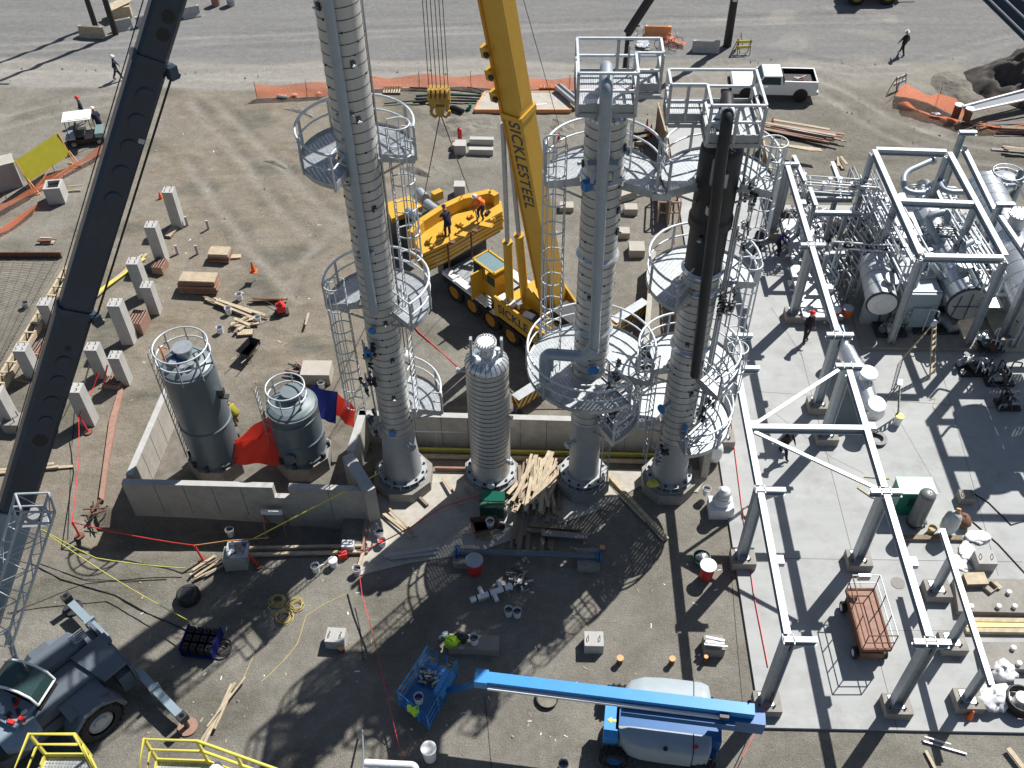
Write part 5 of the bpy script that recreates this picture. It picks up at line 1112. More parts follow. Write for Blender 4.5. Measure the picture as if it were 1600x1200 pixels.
mb.bar((20.05, 36.34, 2.2), (21.55, 36.34, 2.2), .03, .03); part(v, 'end_strap', mb, 'dark_metal', True)
mb = MB(); mb.tube((20.7, 38.0, 2.9), (20.7, 38.0, 3.5), .3, n=20); mb.tube((20.7, 38, 3.5), (20.7, 38, 3.58), .42, n=22); part(v, 'nozzle', mb, 'galv', True)
mb = MB(); mb.tube((20.4, 42.3, 3.0), (20.4, 42.3, 3.6), .25, n=20); part(v, 'nozzle', mb, 'galv', True)
v = hvessel('heat_exchanger', 'second clad exchanger mostly behind the first, seen between frame beams', (18.7, 41.0, 1.8), (18.8, 45.2, 1.9), .8, 'clad_bright', 'skirt')
v = hvessel('side_exchanger', 'wide pale exchanger with capped nozzle cut by the right picture edge', (24.1, 36.6, 2.0), (24.6, 46.5, 2.1), 1.05, 'clad_bright', 'skirt')
mb = MB(); q = V((24.4, 41.6, 2.9)); mb.tube(q, q + V((0, 0, .9)), .42, n=24); mb.tube(q + V((0, 0, .9)), q + V((0, 0, 1.02)), .55, n=26); mb.mi = 1
for k in range(16): t = 2 * PI * k / 16; mb.tube(q + V((.48 * math.cos(t), .48 * math.sin(t), 1.02)), q + V((.48 * math.cos(t), .48 * math.sin(t), 1.08)), .03, n=5)
part(v, 'capped_nozzle', mb, ['galv', 'dark_metal'], True)
mb = MB(); a, b = G(1598, 268, 3.2), G(1575, 330, 1.6); mb.tube(a, b, .22, n=14); part(v, 'stack_pipe', mb, 'tank_top', True)
# domed drum at the back
g = G(1555, 320, 1.0); T = thing('domed_drum', 'round-topped clad drum with ring of studs behind the portal frame', 'vessel', (g.x, g.y, 0)); mb = MB(); mb.lathe([(.85, .2), (.85, 2.6)], g * 1.0 - V((0, 0, g.z)), 32); mb.dome((g.x, g.y, 2.6), .85, .4, 32, 6); part(T, 'shell', mb, 'clad_bright', True)
for zz in (.4, .9): mb = MB(); mb.path([(g.x + .8 * math.cos(t), g.y + .8 * math.sin(t), 2.7 + zz * .5) for t in [2 * PI * i / 26 for i in range(26)]], .04, 6, closed=True); part(T, 'lifting_ring', mb, 'galv', True)
for k in range(10): t = 2 * PI * k / 10; mb = MB(); mb.box((g.x + .83 * math.cos(t), g.y + .83 * math.sin(t), 2.75), (.16, .1, .3), t); part(T, 'stud', mb, 'galv', True)
T = thing('shade_box', 'grey box added between the pale drum and the big exchanger to shade the floor', 'shade box', (18.8, 38.4, .34)); mb = MB(); mb.box((0, 0, 1.15), (1.5, 3.4, 2.3)); mb.box((0, -1.75, .9), (.9, .15, 1.2)); part(T, 'casing', mb, 'lift_grey')  # plain mass added to block the sun and darken the module floor
for k in range(4): mb = MB(); mb.box((0, -1.5 + k, 2.33), (1.56, .08, .06)); part(T, 'stiffener', mb, 'galv')
for k in range(3): mb = MB(); mb.bend([(-.4 + .4 * k, -1.0 + .8 * k, 2.3), (-.4 + .4 * k, -1.0 + .8 * k, 3.1), (-.9 + .4 * k, -1.4 + .8 * k, 3.1)], .09, .2, 10); part(T, 'outlet_pipe', mb, 'galv_white')
# looping pipes: each a piece of pipework of its own
def W(*l): return [G(x_, y_, z_) for x_, y_, z_ in l]
def pipe(name, label, pts, r, br, m_='galv_white', flange=(), group=None, n=12):
    T = thing(name, label, 'pipe', flat(pts[0]), group=group); mb = MB(); mb.bend(pts, r, br, n, 7); part(T, 'pipe_run', mb, m_, True)
    for i in flange:
        a = V(pts[i]); d = (V(pts[i]) - V(pts[i - 1 if i else 1])).normalized(); mb = MB(); mb.tube(a - d * .05, a + d * .05, r * 1.7, n=18); part(T, 'flange', mb, 'galv', True)
    return T
pipe('vapour_pipe', 'S-shaped pale pipe curling under the far beam of the portal frame', W((1457, 250, 4.3), (1412, 270, 4.2), (1412, 300, 4.1), (1450, 303, 4.0), (1450, 283, 4.0), (1437, 285, 2.9)), .15, .6, 'pipe_blue', (0,))
pipe('vapour_pipe', 'pale pipe bending right from the far end of the exchangers', W((1456, 292, 3.2), (1465, 280, 3.9), (1475, 300, 4.0), (1515, 300, 4.0)), .15, .55, 'pipe_blue')
pipe('vapour_pipe', 'fat pale pipe arched like a walking stick over the bright exchanger', W((1468, 385, 2.9), (1446, 338, 4.2), (1480, 330, 4.4), (1482, 352, 3.9)), .19, .7, 'pipe_blue', (3,))
pipe('vapour_pipe', 'short elbow rising through the near beam of the portal frame', W((1508, 418, 3.0), (1503, 385, 4.2), (1518, 378, 4.2)), .17, .5, 'pipe_blue')
pipe('drain_pipe', 'pale elbow pipe dropping beside the near left post of the portal frame', W((1455, 412, 3.4), (1470, 432, 2.8), (1476, 445, 2.2)), .16, .4, 'galv')
pipe('long_pipe', 'long grey pipe sloping along the inside of the portal frame', W((1470, 275, 3.4), (1500, 345, 3.2), (1530, 400, 3.0)), .10, .5, 'galv', (2,))
pipe('outlet_pipe', 'thin pipe pointing left from the right picture edge behind the frames', W((1546, 271, 3.0), (1590, 285, 3.0), (1600, 310, 1.6)), .08, .3, 'pipe_blue')
pipe('branch_pipe', 'small white pipe end sticking out right of the portal frame', W((1548, 461, 1.6), (1600, 462, 1.6)), .12, .3, 'galv_white')
# pipe trays between rack and frame: bundles of thin lines
def bundle(name, label, p0, p1, n_, spread, z_, r=.032, seed=1, drops=True, supports=3):
    rr_ = random.Random(seed); a, b = G(*p0, z_), G(*p1, z_); d = (b - a).normalized(); w_ = V((-d.y, d.x, 0)); T = thing(name, label, 'pipework', flat((a + b) / 2)); L_ = (b - a).length
    for i in range(n_):
        o = w_ * (spread * (i / (n_ - 1) - .5)); e0, e1 = rr_.uniform(0, .12) * L_, rr_.uniform(0, .12) * L_; h_ = rr_.choice((0, 0, .12, .25))
        pts = [a + o + d * e0 + V((0, 0, h_)), b + o - d * e1 + V((0, 0, h_))]
        if drops: pts = [pts[0] - V((0, 0, rr_.uniform(.5, 1.6)))] + pts + [pts[1] - V((0, 0, rr_.uniform(.5, 1.6)))]
        mb = MB(); mb.bend(pts, r * rr_.uniform(.8, 1.5), .15, 7, 4); part(T, 'pipe_line', mb, rr_.choice(['galv_white', 'galv_white', 'galv']), True)
    for k in range(supports):
        q = a + (b - a) * ((k + .5) / supports); mb = MB(); mb.bar(q - w_ * spread * .6 - V((0, 0, .06)), q + w_ * spread * .6 - V((0, 0, .06)), .07, .07); mb.bar(q + w_ * spread * .55, q + w_ * spread * .55 - V((0, 0, z_ - .2)), .08, .08); part(T, 'pipe_support', mb, 'steel_rack', True)
    for k in range(5):
        q = a + (b - a) * rr_.uniform(.1, .9) + w_ * rr_.uniform(-.4, .4) * spread; mb = MB(); mb.tube(q, q + V((0, 0, .3)), .03, n=6); mb.tube(q + V((0, 0, .3)), q + V((0, 0, .34)), .12, n=10); mb.box(q, (.18, .14, .16)); part(T, 'valve', mb, rr_.choice(['dark_metal', 'galv_white', 'galv']), True)
    return T
bundle('pipe_tray', 'rack of thin galvanised lines running across behind the portal frame', (1245, 287), (1380, 297), 7, 1.3, 3.8, seed=2)
bundle('pipe_tray', 'thin parallel lines running toward the camera left of the portal frame', (1345, 262), (1395, 372), 7, 1.3, 3.7, seed=3)
bundle('pipe_tray', 'second run of thin lines nearer the pale horizontal drum', (1345, 318), (1392, 405), 6, .9, 3.0, seed=4)
bundle('pipe_tray', 'pair of thin blue-grey lines crossing in front of the pale drum', (1300, 384), (1405, 391), 3, .35, 3.4, r=.05, seed=5)
bundle('pipe_tray', 'thin lines along the outside of the bright exchanger', (1418, 330), (1455, 420), 5, .5, 3.0, seed=6)
bundle('pipe_tray', 'low knot of thin lines left of the portal frame near post', (1408, 400), (1425, 480), 5, .7, 1.9, seed=7)
bundle('pipe_tray', 'small lines in front of the right hand frame posts', (1500, 330), (1535, 400), 4, .8, 2.2, seed=8)
bundle('pipe_tray', 'short run of lines at the far left corner of the rack', (1245, 262), (1262, 330), 4, .7, 3.0, seed=9)
for k, (a, b, n_, sp, z_, lab) in enumerate((((1330, 330), (1400, 430), 9, 2.0, 2.4, 'low wide run of thin lines in the gap before the portal frame'), ((1375, 300), (1440, 420), 8, 1.2, 4.6, 'high run of lines just inside the left beam of the portal frame'), ((1490, 330), (1560, 440), 8, 1.2, 3.9, 'high run of lines just inside the right beam of the portal frame'), ((1420, 300), (1500, 305), 8, 1.4, 2.6, 'cross run of lines behind the arched pipe'), ((1440, 360), (1530, 365), 6, .9, 3.3, 'cross run of lines in front of the arched pipe'), ((1400, 440), (1490, 448), 7, 1.0, 1.3, 'low run of lines beneath the near portal beam'), ((1530, 340), (1590, 460), 8, 1.3, 1.8, 'dense run of lines between the two exchangers at right'), ((1255, 330), (1335, 440), 7, 1.5, 1.7, 'low run of lines across the grated skid'))):
    bundle('pipe_tray', lab, a, b, n_, sp, z_, r=.04, seed=50 + k)
# tall module beyond the right edge: the photograph shows its shadow on the slab
TT = thing('pipe_tower', 'tall grey piping tower just beyond the right edge, casting its shadow on the slab', 'tower', (27.5, 35.5, 0))
for x_, y_ in ((25.8, 33.2), (30.4, 33.2), (25.8, 38.6), (30.4, 38.6)):
    mb = MB(); mb.ibeam((x_, y_, .1), (x_, y_, 9.2), .35, .35, up=(1, 0, 0), t=.03); part(TT, 'column', mb, 'steel_rack', True)
for z_ in (3.6, 6.4, 9.0):
    for a, b in (((25.8, 33.2), (30.4, 33.2)), ((25.8, 38.6), (30.4, 38.6)), ((25.8, 33.2), (25.8, 38.6)), ((30.4, 33.2), (30.4, 38.6)), ((25.8, 35.9), (30.4, 35.9))): mb = MB(); mb.ibeam((a[0], a[1], z_), (b[0], b[1], z_), .25, .3); part(TT, 'beam', mb, 'steel_rack', True)
for a, b, r_ in (((26.8, 33.8, 7.3), (26.8, 38.2, 7.3), .75), ((28.9, 33.6, 5.0), (28.9, 38.4, 5.0), .9)): mb = MB(); mb.tube(a, b, r_, n=24); part(TT, 'vessel', mb, 'clad_bright', True)
for pts in ([(26.2, 33.0, 6.0), (24.9, 32.6, 6.0), (24.9, 32.6, 7.9), (26.6, 34.0, 8.4)], [(29.5, 32.9, 4.0), (28.0, 31.8, 5.2), (26.6, 31.8, 5.2), (26.6, 33.2, 5.4)], [(26.0, 36.5, 9.3), (30.0, 36.5, 9.3), (30.0, 34.0, 9.3)]): mb = MB(); mb.bend(pts, .22, .6, 14, 7); part(TT, 'large_pipe', mb, 'pipe_blue', True)
for z_, a, b, c_, d_ in ((6.55, 27.6, 33.4, 30.2, 38.4), (3.75, 25.9, 35.0, 28.0, 38.4)): mb = MB(); mb.add([(a, b, z_), (c_, b, z_), (c_, d_, z_), (a, d_, z_)], [(0, 1, 2, 3)]); part(TT, 'deck_grating', mb, 'grate', True)
rr_ = random.Random(8)
for i in range(16): a = V((rr_.uniform(25.6, 30.2), rr_.uniform(33, 38.4), rr_.uniform(2.5, 8.8))); b = a + V((rr_.uniform(-1.8, 1.8), rr_.uniform(-.5, .5), 0)); mb = MB(); mb.bend([a - V((0, 0, 1.4)), a, b, b + V((0, 0, 1.0))], .06, .2, 8, 4); part(TT, 'small_pipe', mb, 'galv', True)
TT.location.x -= 2.7; TT.location.y -= 2.2
# secondary grey steel between the rows
SK = thing('skid_frame', 'low grey steel skid with grated floors between the rack and the pale drum', 'skid', (15, 40, 0))
for a, b, z_ in (((1240, 245), (1258, 285), 4.2), ((1265, 295), (1275, 323), 4.0), ((1270, 333), (1348, 334), 3.6), ((1235, 300), (1335, 303), 3.2), ((1250, 312), (1332, 312), 2.8), ((1295, 397), (1322, 397), 2.6), ((1300, 255), (1312, 288), 3.6)):
    p, q = G(*a, z_), G(*b, z_); beam(p, q, .2, .24, root=SK)
for a, z_ in (((1240, 245), 4.2), ((1272, 322), 3.9), ((1346, 334), 3.5), ((1262, 300), 3.6), ((1312, 288), 3.5), ((1293, 397), 2.5), ((1322, 335), 3.4), ((1300, 334), 3.4)):
    p = G(*a, z_); mb = MB(); mb.ibeam((p.x, p.y, .2), (p.x, p.y, z_), .2, .2, up=(1, 0, 0), t=.02); part(SK, 'post', mb, 'steel_rack', True)
for x0, y0, x1, y1, z_ in ((13.4, 37.2, 15.3, 41.2, .75), (13.6, 41.6, 15.6, 45.2, .8)):
    mb = MB(); mb.add([(x0, y0, z_), (x1, y0, z_), (x1, y1, z_), (x0, y1, z_)], [(0, 1, 2, 3)]); part(SK, 'floor_grating', mb, 'mesh_floor', True)
    mb = MB()
    for a, b in (((x0, y0), (x1, y0)), ((x1, y0), (x1, y1)), ((x1, y1), (x0, y1)), ((x0, y1), (x0, y0)), (((x0 + x1) / 2, y0), ((x0 + x1) / 2, y1))): mb.bar((a[0], a[1], z_ - .12), (b[0], b[1], z_ - .12), .12, .22)
    part(SK, 'floor_frame', mb, 'steel_rack', True)
mb = MB(); mb.poly([(16.0, 35.4), (22.3, 35.4), (22.3, 45.6), (16.0, 45.6)], .0, .34); solo('equipment_plinth', 'low concrete plinth carrying the exchangers under the portal frame', 'plinth', mb, 'concrete_dark', (16, 35.4, 0), world=True)  # darker concrete stands in for the deep shade on the floor under the frame
mb = MB(); mb.poly([(22.7, 35.4), (27.5, 35.4), (27.5, 47), (22.7, 47)], .0, .34); solo('equipment_plinth', 'concrete plinth under the exchanger cut by the right picture edge', 'plinth', mb, 'concrete', (22.7, 35.4, 0), world=True)
for k, (x0, y0, x1, y1, z_) in enumerate(((17.6, 40.3, 19.4, 44.2, 3.3), (21.5, 37.0, 22.9, 44.0, 1.6))):
    mb = MB(); mb.add([(x0, y0, z_), (x1, y0, z_), (x1, y1, z_), (x0, y1, z_)], [(0, 1, 2, 3)]); part(MO, 'deck_grating', mb, 'mesh_floor', True)
# machinery clutter in the skid
rr_ = random.Random(21)
for k, (px_, py_, s_, lab) in enumerate(((1265, 345, .9, 'dark pump group on the skid floor behind the rack'), (1330, 345, 1.0, 'cluttered pump set beneath the thin pipe lines'), (1300, 360, .8, 'small pump with piping right of the skid posts'), (1365, 355, .9, 'brown-sided pump group left of the portal frame'), (1430, 350, .8, 'valve group beside the bright exchanger'), (1235, 340, .7, 'black machinery beside the far rack post'),
        (1388, 518, 1.15, 'yellow-handled pump group standing on the slab before the drum'), (1456, 508, 1.7, 'black motor lump in the shade below the big exchanger'), (1520, 575, 1.0, 'dark tangle of fittings lying in the shade of the frames'), (1560, 590, 1.0, 'blackish coil heap at the right edge of the slab'), (1545, 545, .9, 'shaded bundle of pipe spools near the right frame post'), (1575, 630, .8, 'dark drum and hoses at the right picture edge'))):
    g = G(px_, py_, .3); T = thing('pump_set' if k < 8 else 'fittings_heap', lab, 'pump' if k < 8 else 'fittings', (g.x, g.y, SZ + (.25 if 16 < g.x < 22.3 and 35.4 < g.y < 45.6 else 0)))
    base_m = MB(); base_m.box((0, 0, .08), (1.3 * s_, .9 * s_, .16)); part(T, 'base_frame', base_m, 'dark_metal')
    for i in range(4):
        mb = MB(); x_, y_ = rr_.uniform(-.45, .45) * s_, rr_.uniform(-.3, .3) * s_; a = rr_.uniform(0, PI); d = V((math.cos(a), math.sin(a), 0))
        mb.tube(V((x_, y_, .35)) - d * .28 * s_, V((x_, y_, .35)) + d * .28 * s_, .17 * s_, n=14); mb.box((x_, y_, .55), (.2, .16, .22), a); part(T, 'motor', mb, rr_.choice(['dark_metal', 'rt_grey', 'galv', 'rust']))
    for i in range(7):
        mb = MB(); p = V((rr_.uniform(-.6, .6) * s_, rr_.uniform(-.45, .45) * s_, .2)); q = p + V((0, 0, rr_.uniform(.3, 1.0) * s_)); w_ = q + V((rr_.uniform(-.5, .5), rr_.uniform(-.5, .5), 0)); mb.bend([p, q, w_, w_ - V((0, 0, .3))], .035, .1, 7, 3)
        part(T, 'pipe_line', mb, rr_.choice(['galv', 'galv_white', 'dark_metal']))
        if i < 2: mb = MB(); mb.tube(q, q + V((0, 0, .15)), .02, n=5); mb.tube(q + V((0, 0, .15)), q + V((0, 0, .18)), .12, n=12); part(T, 'hand_wheel', mb, 'sign_yellow' if k == 6 else 'dark_metal')
# clad insulated pipe spool lying on stands beside the rack
SPL = thing('clad_spool', 'shiny clad pipe spool with wrapped middle lying on the slab beside the rack', 'pipe spool', flat(G(1345, 600, .5)))
q0, q1, q2 = G(1322, 548, 1.3), G(1348, 600, 1.2), G(1362, 640, 1.2)
mb = MB(); mb.path([q0, q0.lerp(q1, .5), q1, q1.lerp(q2, .5), q2], [.42, .5, .5, .42, .42], 26); part(SPL, 'clad_pipe', mb, 'clad_bright', True)
mb = MB(); mb.tube(q0, q0 + V((-.1, .5, .15)), .3, .26, n=20); mb.mi = 1; mb.tube(q0 + V((-.1, .5, .15)), q0 + V((-.11, .56, .17)), .40, n=24); part(SPL, 'end_flange', mb, ['clad_bright', 'cap_orange'], True)
mb = MB(); mb.tube(q1 + V((.0, 0, .35)), q1 + V((.05, -.05, .75)), .30, n=20); mb.mi = 1; mb.tube(q1 + V((.05, -.05, .75)), q1 + V((.06, -.06, .85)), .42, n=24); part(SPL, 'branch_flange', mb, ['clad_bright', 'white'], True)
mb = MB(); mb.tube(q2, q2 + V((.05, -.35, .02)), .46, n=24); mb.mi = 1; mb.tube(q2 + V((.02, -.1, .25)), q2 + V((.04, -.2, .62)), .40, n=24); part(SPL, 'end_bonnet', mb, ['clad_bright', 'white'], True)
g = G(1371, 686, .2); mb = MB(); mb.lathe([(.25, .05), (.42, .05), (.42, .16), (.25, .16), (.25, .05)], (g.x, g.y, SZ), 30); part(SPL, 'blind_flange', mb, 'dark_metal', True)
mb = MB()
for q in (q0.lerp(q1, .4), q1.lerp(q2, .7)):
    for s_ in (-.35, .35): mb.bar((q.x + s_, q.y, SZ), (q.x + s_ * .6, q.y, q.z - .3), .08, .08)
part(SPL, 'stand', mb, 'dark_metal', True)
# grey tented plate resting by the spool
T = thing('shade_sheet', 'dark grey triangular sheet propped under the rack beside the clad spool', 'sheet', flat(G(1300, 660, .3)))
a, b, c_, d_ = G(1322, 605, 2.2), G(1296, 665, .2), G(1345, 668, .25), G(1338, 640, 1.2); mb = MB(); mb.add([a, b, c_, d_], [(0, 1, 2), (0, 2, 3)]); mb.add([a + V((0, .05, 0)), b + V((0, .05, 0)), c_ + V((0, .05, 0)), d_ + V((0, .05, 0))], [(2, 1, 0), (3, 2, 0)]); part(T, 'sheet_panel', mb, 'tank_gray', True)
# rust scissor trailer, green box, grey receiver
g = G(1348, 985, .3); T = thing('scissor_platform', 'rust brown scissor platform with wire guardrails standing on the slab', 'platform', (g.x, g.y, SZ), .02)
w, l = 1.05, 2.55
mb = MB(); mb.box((0, 0, 1.0), (w, l, .06)); part(T, 'deck', mb, 'rust_pink')
mb = MB()
for s_ in (-1, 1): mb.bar((s_ * w / 2, -l / 2, 1.0), (s_ * w / 2, l / 2, 1.0), .07, .16)
for s_ in (-1, 1): mb.bar((-w / 2, s_ * l / 2, 1.0), (w / 2, s_ * l / 2, 1.0), .07, .16)
mb.box((0, 0, .45), (w * .85, l * .95, .35)); part(T, 'chassis', mb, 'rust')
mb = MB()
for s_ in (-.38, .38): mb.bar((s_, -l * .4, .6), (s_, l * .4, .95), .05, .08); mb.bar((s_ * .9, l * .4, .6), (s_ * .9, -l * .4, .95), .05, .08)
part(T, 'scissor_arm', mb, 'rust')
for z_ in (1.5, 2.0):
    for a, b in (((-1, -1), (1, -1)), ((1, -1), (1, 1)), ((1, 1), (-1, 1)), ((-1, 1), (-1, -1))):
        mb = MB(); mb.tube((a[0] * w / 2, a[1] * l / 2, z_), (b[0] * w / 2, b[1] * l / 2, z_), .025, n=6); part(T, 'guardrail', mb, 'rust' if a[0] < 0 else 'white')
for sx in (-1, 1):
    for k in (-1, -.33, .33, 1): mb = MB(); mb.tube((sx * w / 2, k * l / 2, 1.0), (sx * w / 2, k * l / 2, 2.0), .022, n=6); part(T, 'rail_post', mb, 'rust')
mb = MB(); mb.box((-.05, l / 2 + .02, 1.85), (.45, .12, .3)); part(T, 'control_box', mb, 'galv')
for sx in (-1, 1):
    for sy in (-1, 1): wheel(T, (sx * (w / 2 + .02), sy * l * .38, .24), (sx, 0, 0), .24, .16, 'rubber', 'white', rimr=.6)
g = G(1425, 815, .2); T = thing('compressor_box', 'green steel cabinet with lighter green lid standing on the slab', 'cabinet', (g.x, g.y + .55, SZ)); mb = MB(); mb.box((0, .25, .72), (1.45, .85, 1.44)); part(T, 'body', mb, 'green_box'); mb = MB(); mb.box((0, .25, 1.47), (1.5, .9, .06)); part(T, 'lid', mb, 'green_top')
mb = MB(); mb.box((0, -.18, .9), (.6, .012, .5)); part(T, 'panel_door', mb, 'green_dark')
g = G(1424, 818, .2); T = thing('air_receiver', 'upright grey air receiver tank with domed top beside the green cabinet', 'tank', (g.x + .12, g.y, SZ + .12)); mb = MB(); mb.lathe([(.30, .1), (.33, .2), (.33, 1.9)], n=28); mb.dome((0, 0, 1.9), .33, .2, 28, 6); part(T, 'shell', mb, 'grey_tank'); mb = MB(); mb.lathe([(.34, 0), (.34, .1), (.25, .1)], n=24); part(T, 'foot_ring', mb, 'dark_metal'); mb = MB(); mb.tube((.05, -.02, 2.08), (.05, -.02, 2.14), .03, n=8); part(T, 'top_plug', mb, 'white')
g = G(1455, 842, .15); mb = MB(); mb.box((0, 0, .08), (2.5, .22, .16)); solo('timber_skid', 'brown timber beam lying in front of the grey air receiver', 'timber', mb, 'wood_dark', (g.x, g.y, SZ))
g = G(1478, 836, .2); T = thing('wrapped_bundle', 'tall bundle wrapped in clear plastic beside the yellow bucket', 'bundle', (g.x, g.y + .1, SZ)); mb = MB(); mb.blob((0, 0, 0), (.75, .6, 1.5), 3, 18, 12, .12); part(T, 'plastic_wrap', mb, 'plastic_clear'); mb = MB(); mb.tube((.1, 0, 1.45), (.12, .1, 1.62), .09, n=10); part(T, 'exposed_tip', mb, 'cap_orange')
mb = MB(); mb.blob((0, 0, 0), (.6, .7, .55), 5, 14, 8, .1); g = G(1503, 820, .1); solo('wrapped_motor', 'maroon lump in white torn wrapping right of the clear plastic bundle', 'motor', mb, 'rust', (g.x, g.y, SZ))
def bucket(name, label, px_, py_, r=.16, h=.36, m_='white', inner='dark_metal', z=SZ, group=None, lid=None, handle=True):
    g = G(px_, py_, z); T = thing(name, label, 'bucket', (g.x, g.y, z), group=group); mb = MB(); mb.lathe([(r * .85, 0), (r, h), (r * 1.06, h), (r * 1.06, h - .04), (r, h - .04)], n=22); mb.lathe([(r * .96, h - .005), (r * .8, .05), (.001, .05)], n=22); mb.mi = 1; mb.lathe([(r * .93, h * .7), (.001, h * .72)], n=20); part(T, 'body', mb, [m_, inner])
    if lid: mb = MB(); mb.lathe([(r * 1.1, h + .002), (r * 1.1, h + .035), (r * .9, h + .045), (.001, h + .045)], n=22); part(T, 'lid', mb, lid)
    elif handle: mb = MB(); mb.path([(r * 1.05 * math.cos(t), -.02 - .1 * math.sin(t), h * .95 + r * .3 * math.sin(t)) for t in [PI * i / 8 for i in range(9)]], .008, 4); part(T, 'handle', mb, 'galv')
    return T
bucket('bucket', 'yellowish bucket full of sand beside the clear plastic bundle', 1454, 832, .17, .34, 'cord_yellow', 'wood')
bucket('bucket', 'white drum with yellow lid standing alone on the sunlit slab', 1401, 662, .19, .5, 'white', 'white', lid='safety_yellow')
bucket('water_cooler', 'orange cooler with white lid left of the pair near the pale drum', 1303, 495, .24, .5, 'orange', 'white', z=.45, lid='white')
bucket('water_cooler', 'orange cooler with pale blue lid, right one near the pale drum', 1322, 493, .26, .5, 'orange', 'white', z=.45, lid='galv')
bucket('waste_bin', 'round blue-grey lidded bin beside the near rack corner bracket', 1310, 525, .3, .5, 'galv', 'galv', lid='pipe_blue')
g = G(1441, 820, .1); T = thing('water_bottle', 'blue tinted plastic wrapped bottles beside the yellowish bucket', 'bottle', (g.x, g.y, SZ)); mb = MB(); mb.blob((0, 0, 0), (.32, .28, .3), 8, 10, 6); part(T, 'bottle_body', mb, 'glass_light')
# block, cloths, cartons to the right
def block(name, label, px_, py_, d, m_='pier_concrete', rz=0.0, z=0.0, lug=True, group=None, rust=False):
    g = G(px_, py_, z); T = thing(name, label, 'concrete block', (g.x, g.y, z - (.0)), rz, group=group); mb = MB(); b_ = .02; x, y, h = d
    mb.box((0, 0, h / 2 - .02), (x, y, h)); mb.add([(-x / 2 + b_, -y / 2 + b_, h - .018), (x / 2 - b_, -y / 2 + b_, h - .018), (x / 2 - b_, y / 2 - b_, h - .018), (-x / 2 + b_, y / 2 - b_, h - .018)], [(0, 1, 2, 3)]); part(T, 'block_body', mb, m_)
    if lug:
        for s_ in (-1, 1): mb = MB(); mb.path([(s_ * x * .3, -.1, h - .02), (s_ * x * .3, -.08, h + .1), (s_ * x * .3, .08, h + .1), (s_ * x * .3, .1, h - .02)], .015, 5); part(T, 'lifting_loop', mb, 'rebar')
    return T
block('concrete_block', 'grey concrete block with loops behind the white cloths on the slab', 1534, 882, (.75, .65, .55), z=SZ)
block('concrete_block', 'smaller grey block with rust side, near the clear plastic bundle', 1506, 782, (.6, .5, .45), 'concrete_dark', z=SZ)
for k, (px_, py_, d, lab) in enumerate(((1527, 840, (.9, .7, .12), 'crumpled white plastic sheet nearest the big hose loop'), (1510, 862, (.9, .6, .1), 'torn white paper scrap left of the upper block'), (1548, 1095, (1.1, 1.2, .5), 'large heap of white plastic at the lower right edge'), (1565, 1055, (.9, .8, .5), 'white plastic heap above the lower right one'), (1500, 880, (.6, .8, .06), 'white cloth draped beside the low steel beam'))):
    g = G(px_, py_, .12); mb = MB(); mb.blob((0, 0, 0), d, 30 + k, 20, 10, .32); solo('plastic_sheet', lab, 'plastic sheet', mb, 'plastic_white', (g.x, g.y, SZ), rz=k)
g = G(1518, 915, .2); T = thing('carton', 'cream cardboard carton with dark side in front of the block', 'box', (g.x, g.y, SZ), .05); mb = MB(); mb.box((0, 0, .3), (.8, .5, .6)); part(T, 'carton_body', mb, 'wood_dark'); mb = MB(); mb.box((0, 0, .605), (.84, .54, .02)); part(T, 'carton_lid', mb, 'wood_new')
g = G(1543, 925, .2); T = thing('carton', 'small open carton lying tilted on the grey pad', 'box', (g.x, g.y, .4), .6); mb = MB()
for a in (((-.22, 0, .1), (.02, .36, .2)), ((.22, 0, .1), (.02, .36, .2)), ((0, -.18, .1), (.46, .02, .2)), ((0, .18, .1), (.46, .02, .2)), ((0, 0, .01), (.44, .34, .02))): mb.box(*a)
part(T, 'carton_body', mb, 'wood'); mb = MB(); mb.box((.3, -.1, .16), (.2, .3, .015)); part(T, 'flap', mb, 'wood_new')
# grey pads with white caps, yellow timbers
for k, (a, b, c_, d_, lab) in enumerate((((1498, 955), (1640, 958), (1630, 905), (1490, 903), 'grey concrete pad with white caps behind the yellow timbers'), ((1540, 1045), (1660, 1046), (1650, 1003), (1530, 1003), 'second grey concrete pad with white caps nearer the corner'))):
    P4 = [G(*q, .45) for q in (a, b, c_, d_)]; T = thing('concrete_pad', lab, 'pad', flat(P4[0])); mb = MB(); mb.poly([(p.x, p.y) for p in P4], .1, .45); part(T, 'pad_body', mb, 'concrete_dark', True)
    for px_, py_ in (((1560, 948), (1585, 948), (1517, 948), (1576, 926)) if k == 0 else ((1583, 1013), (1592, 1037))): q = G(px_, py_, .5); mb = MB(); mb.tube((q.x, q.y, .45), (q.x, q.y, .6), .09, n=14); part(T, 'cap', mb, 'white', True)
a, b = G(1504, 968, .3), G(1660, 970, .3)
for k in range(3): mb = MB(); mb.bar((a.x, a.y - .22 * k, .22), (b.x, b.y - .22 * k, .22), .18, .2); solo('yellow_timber', ('yellow timber closest to the grey pad at the right edge', 'middle yellow timber of the three at the right edge', 'yellow timber nearest the camera of the three at the right edge')[k], 'timber', mb, ('wood_new', 'safety_yellow', 'wood_new')[k], (a.x, a.y - .22 * k, SZ), world=True)
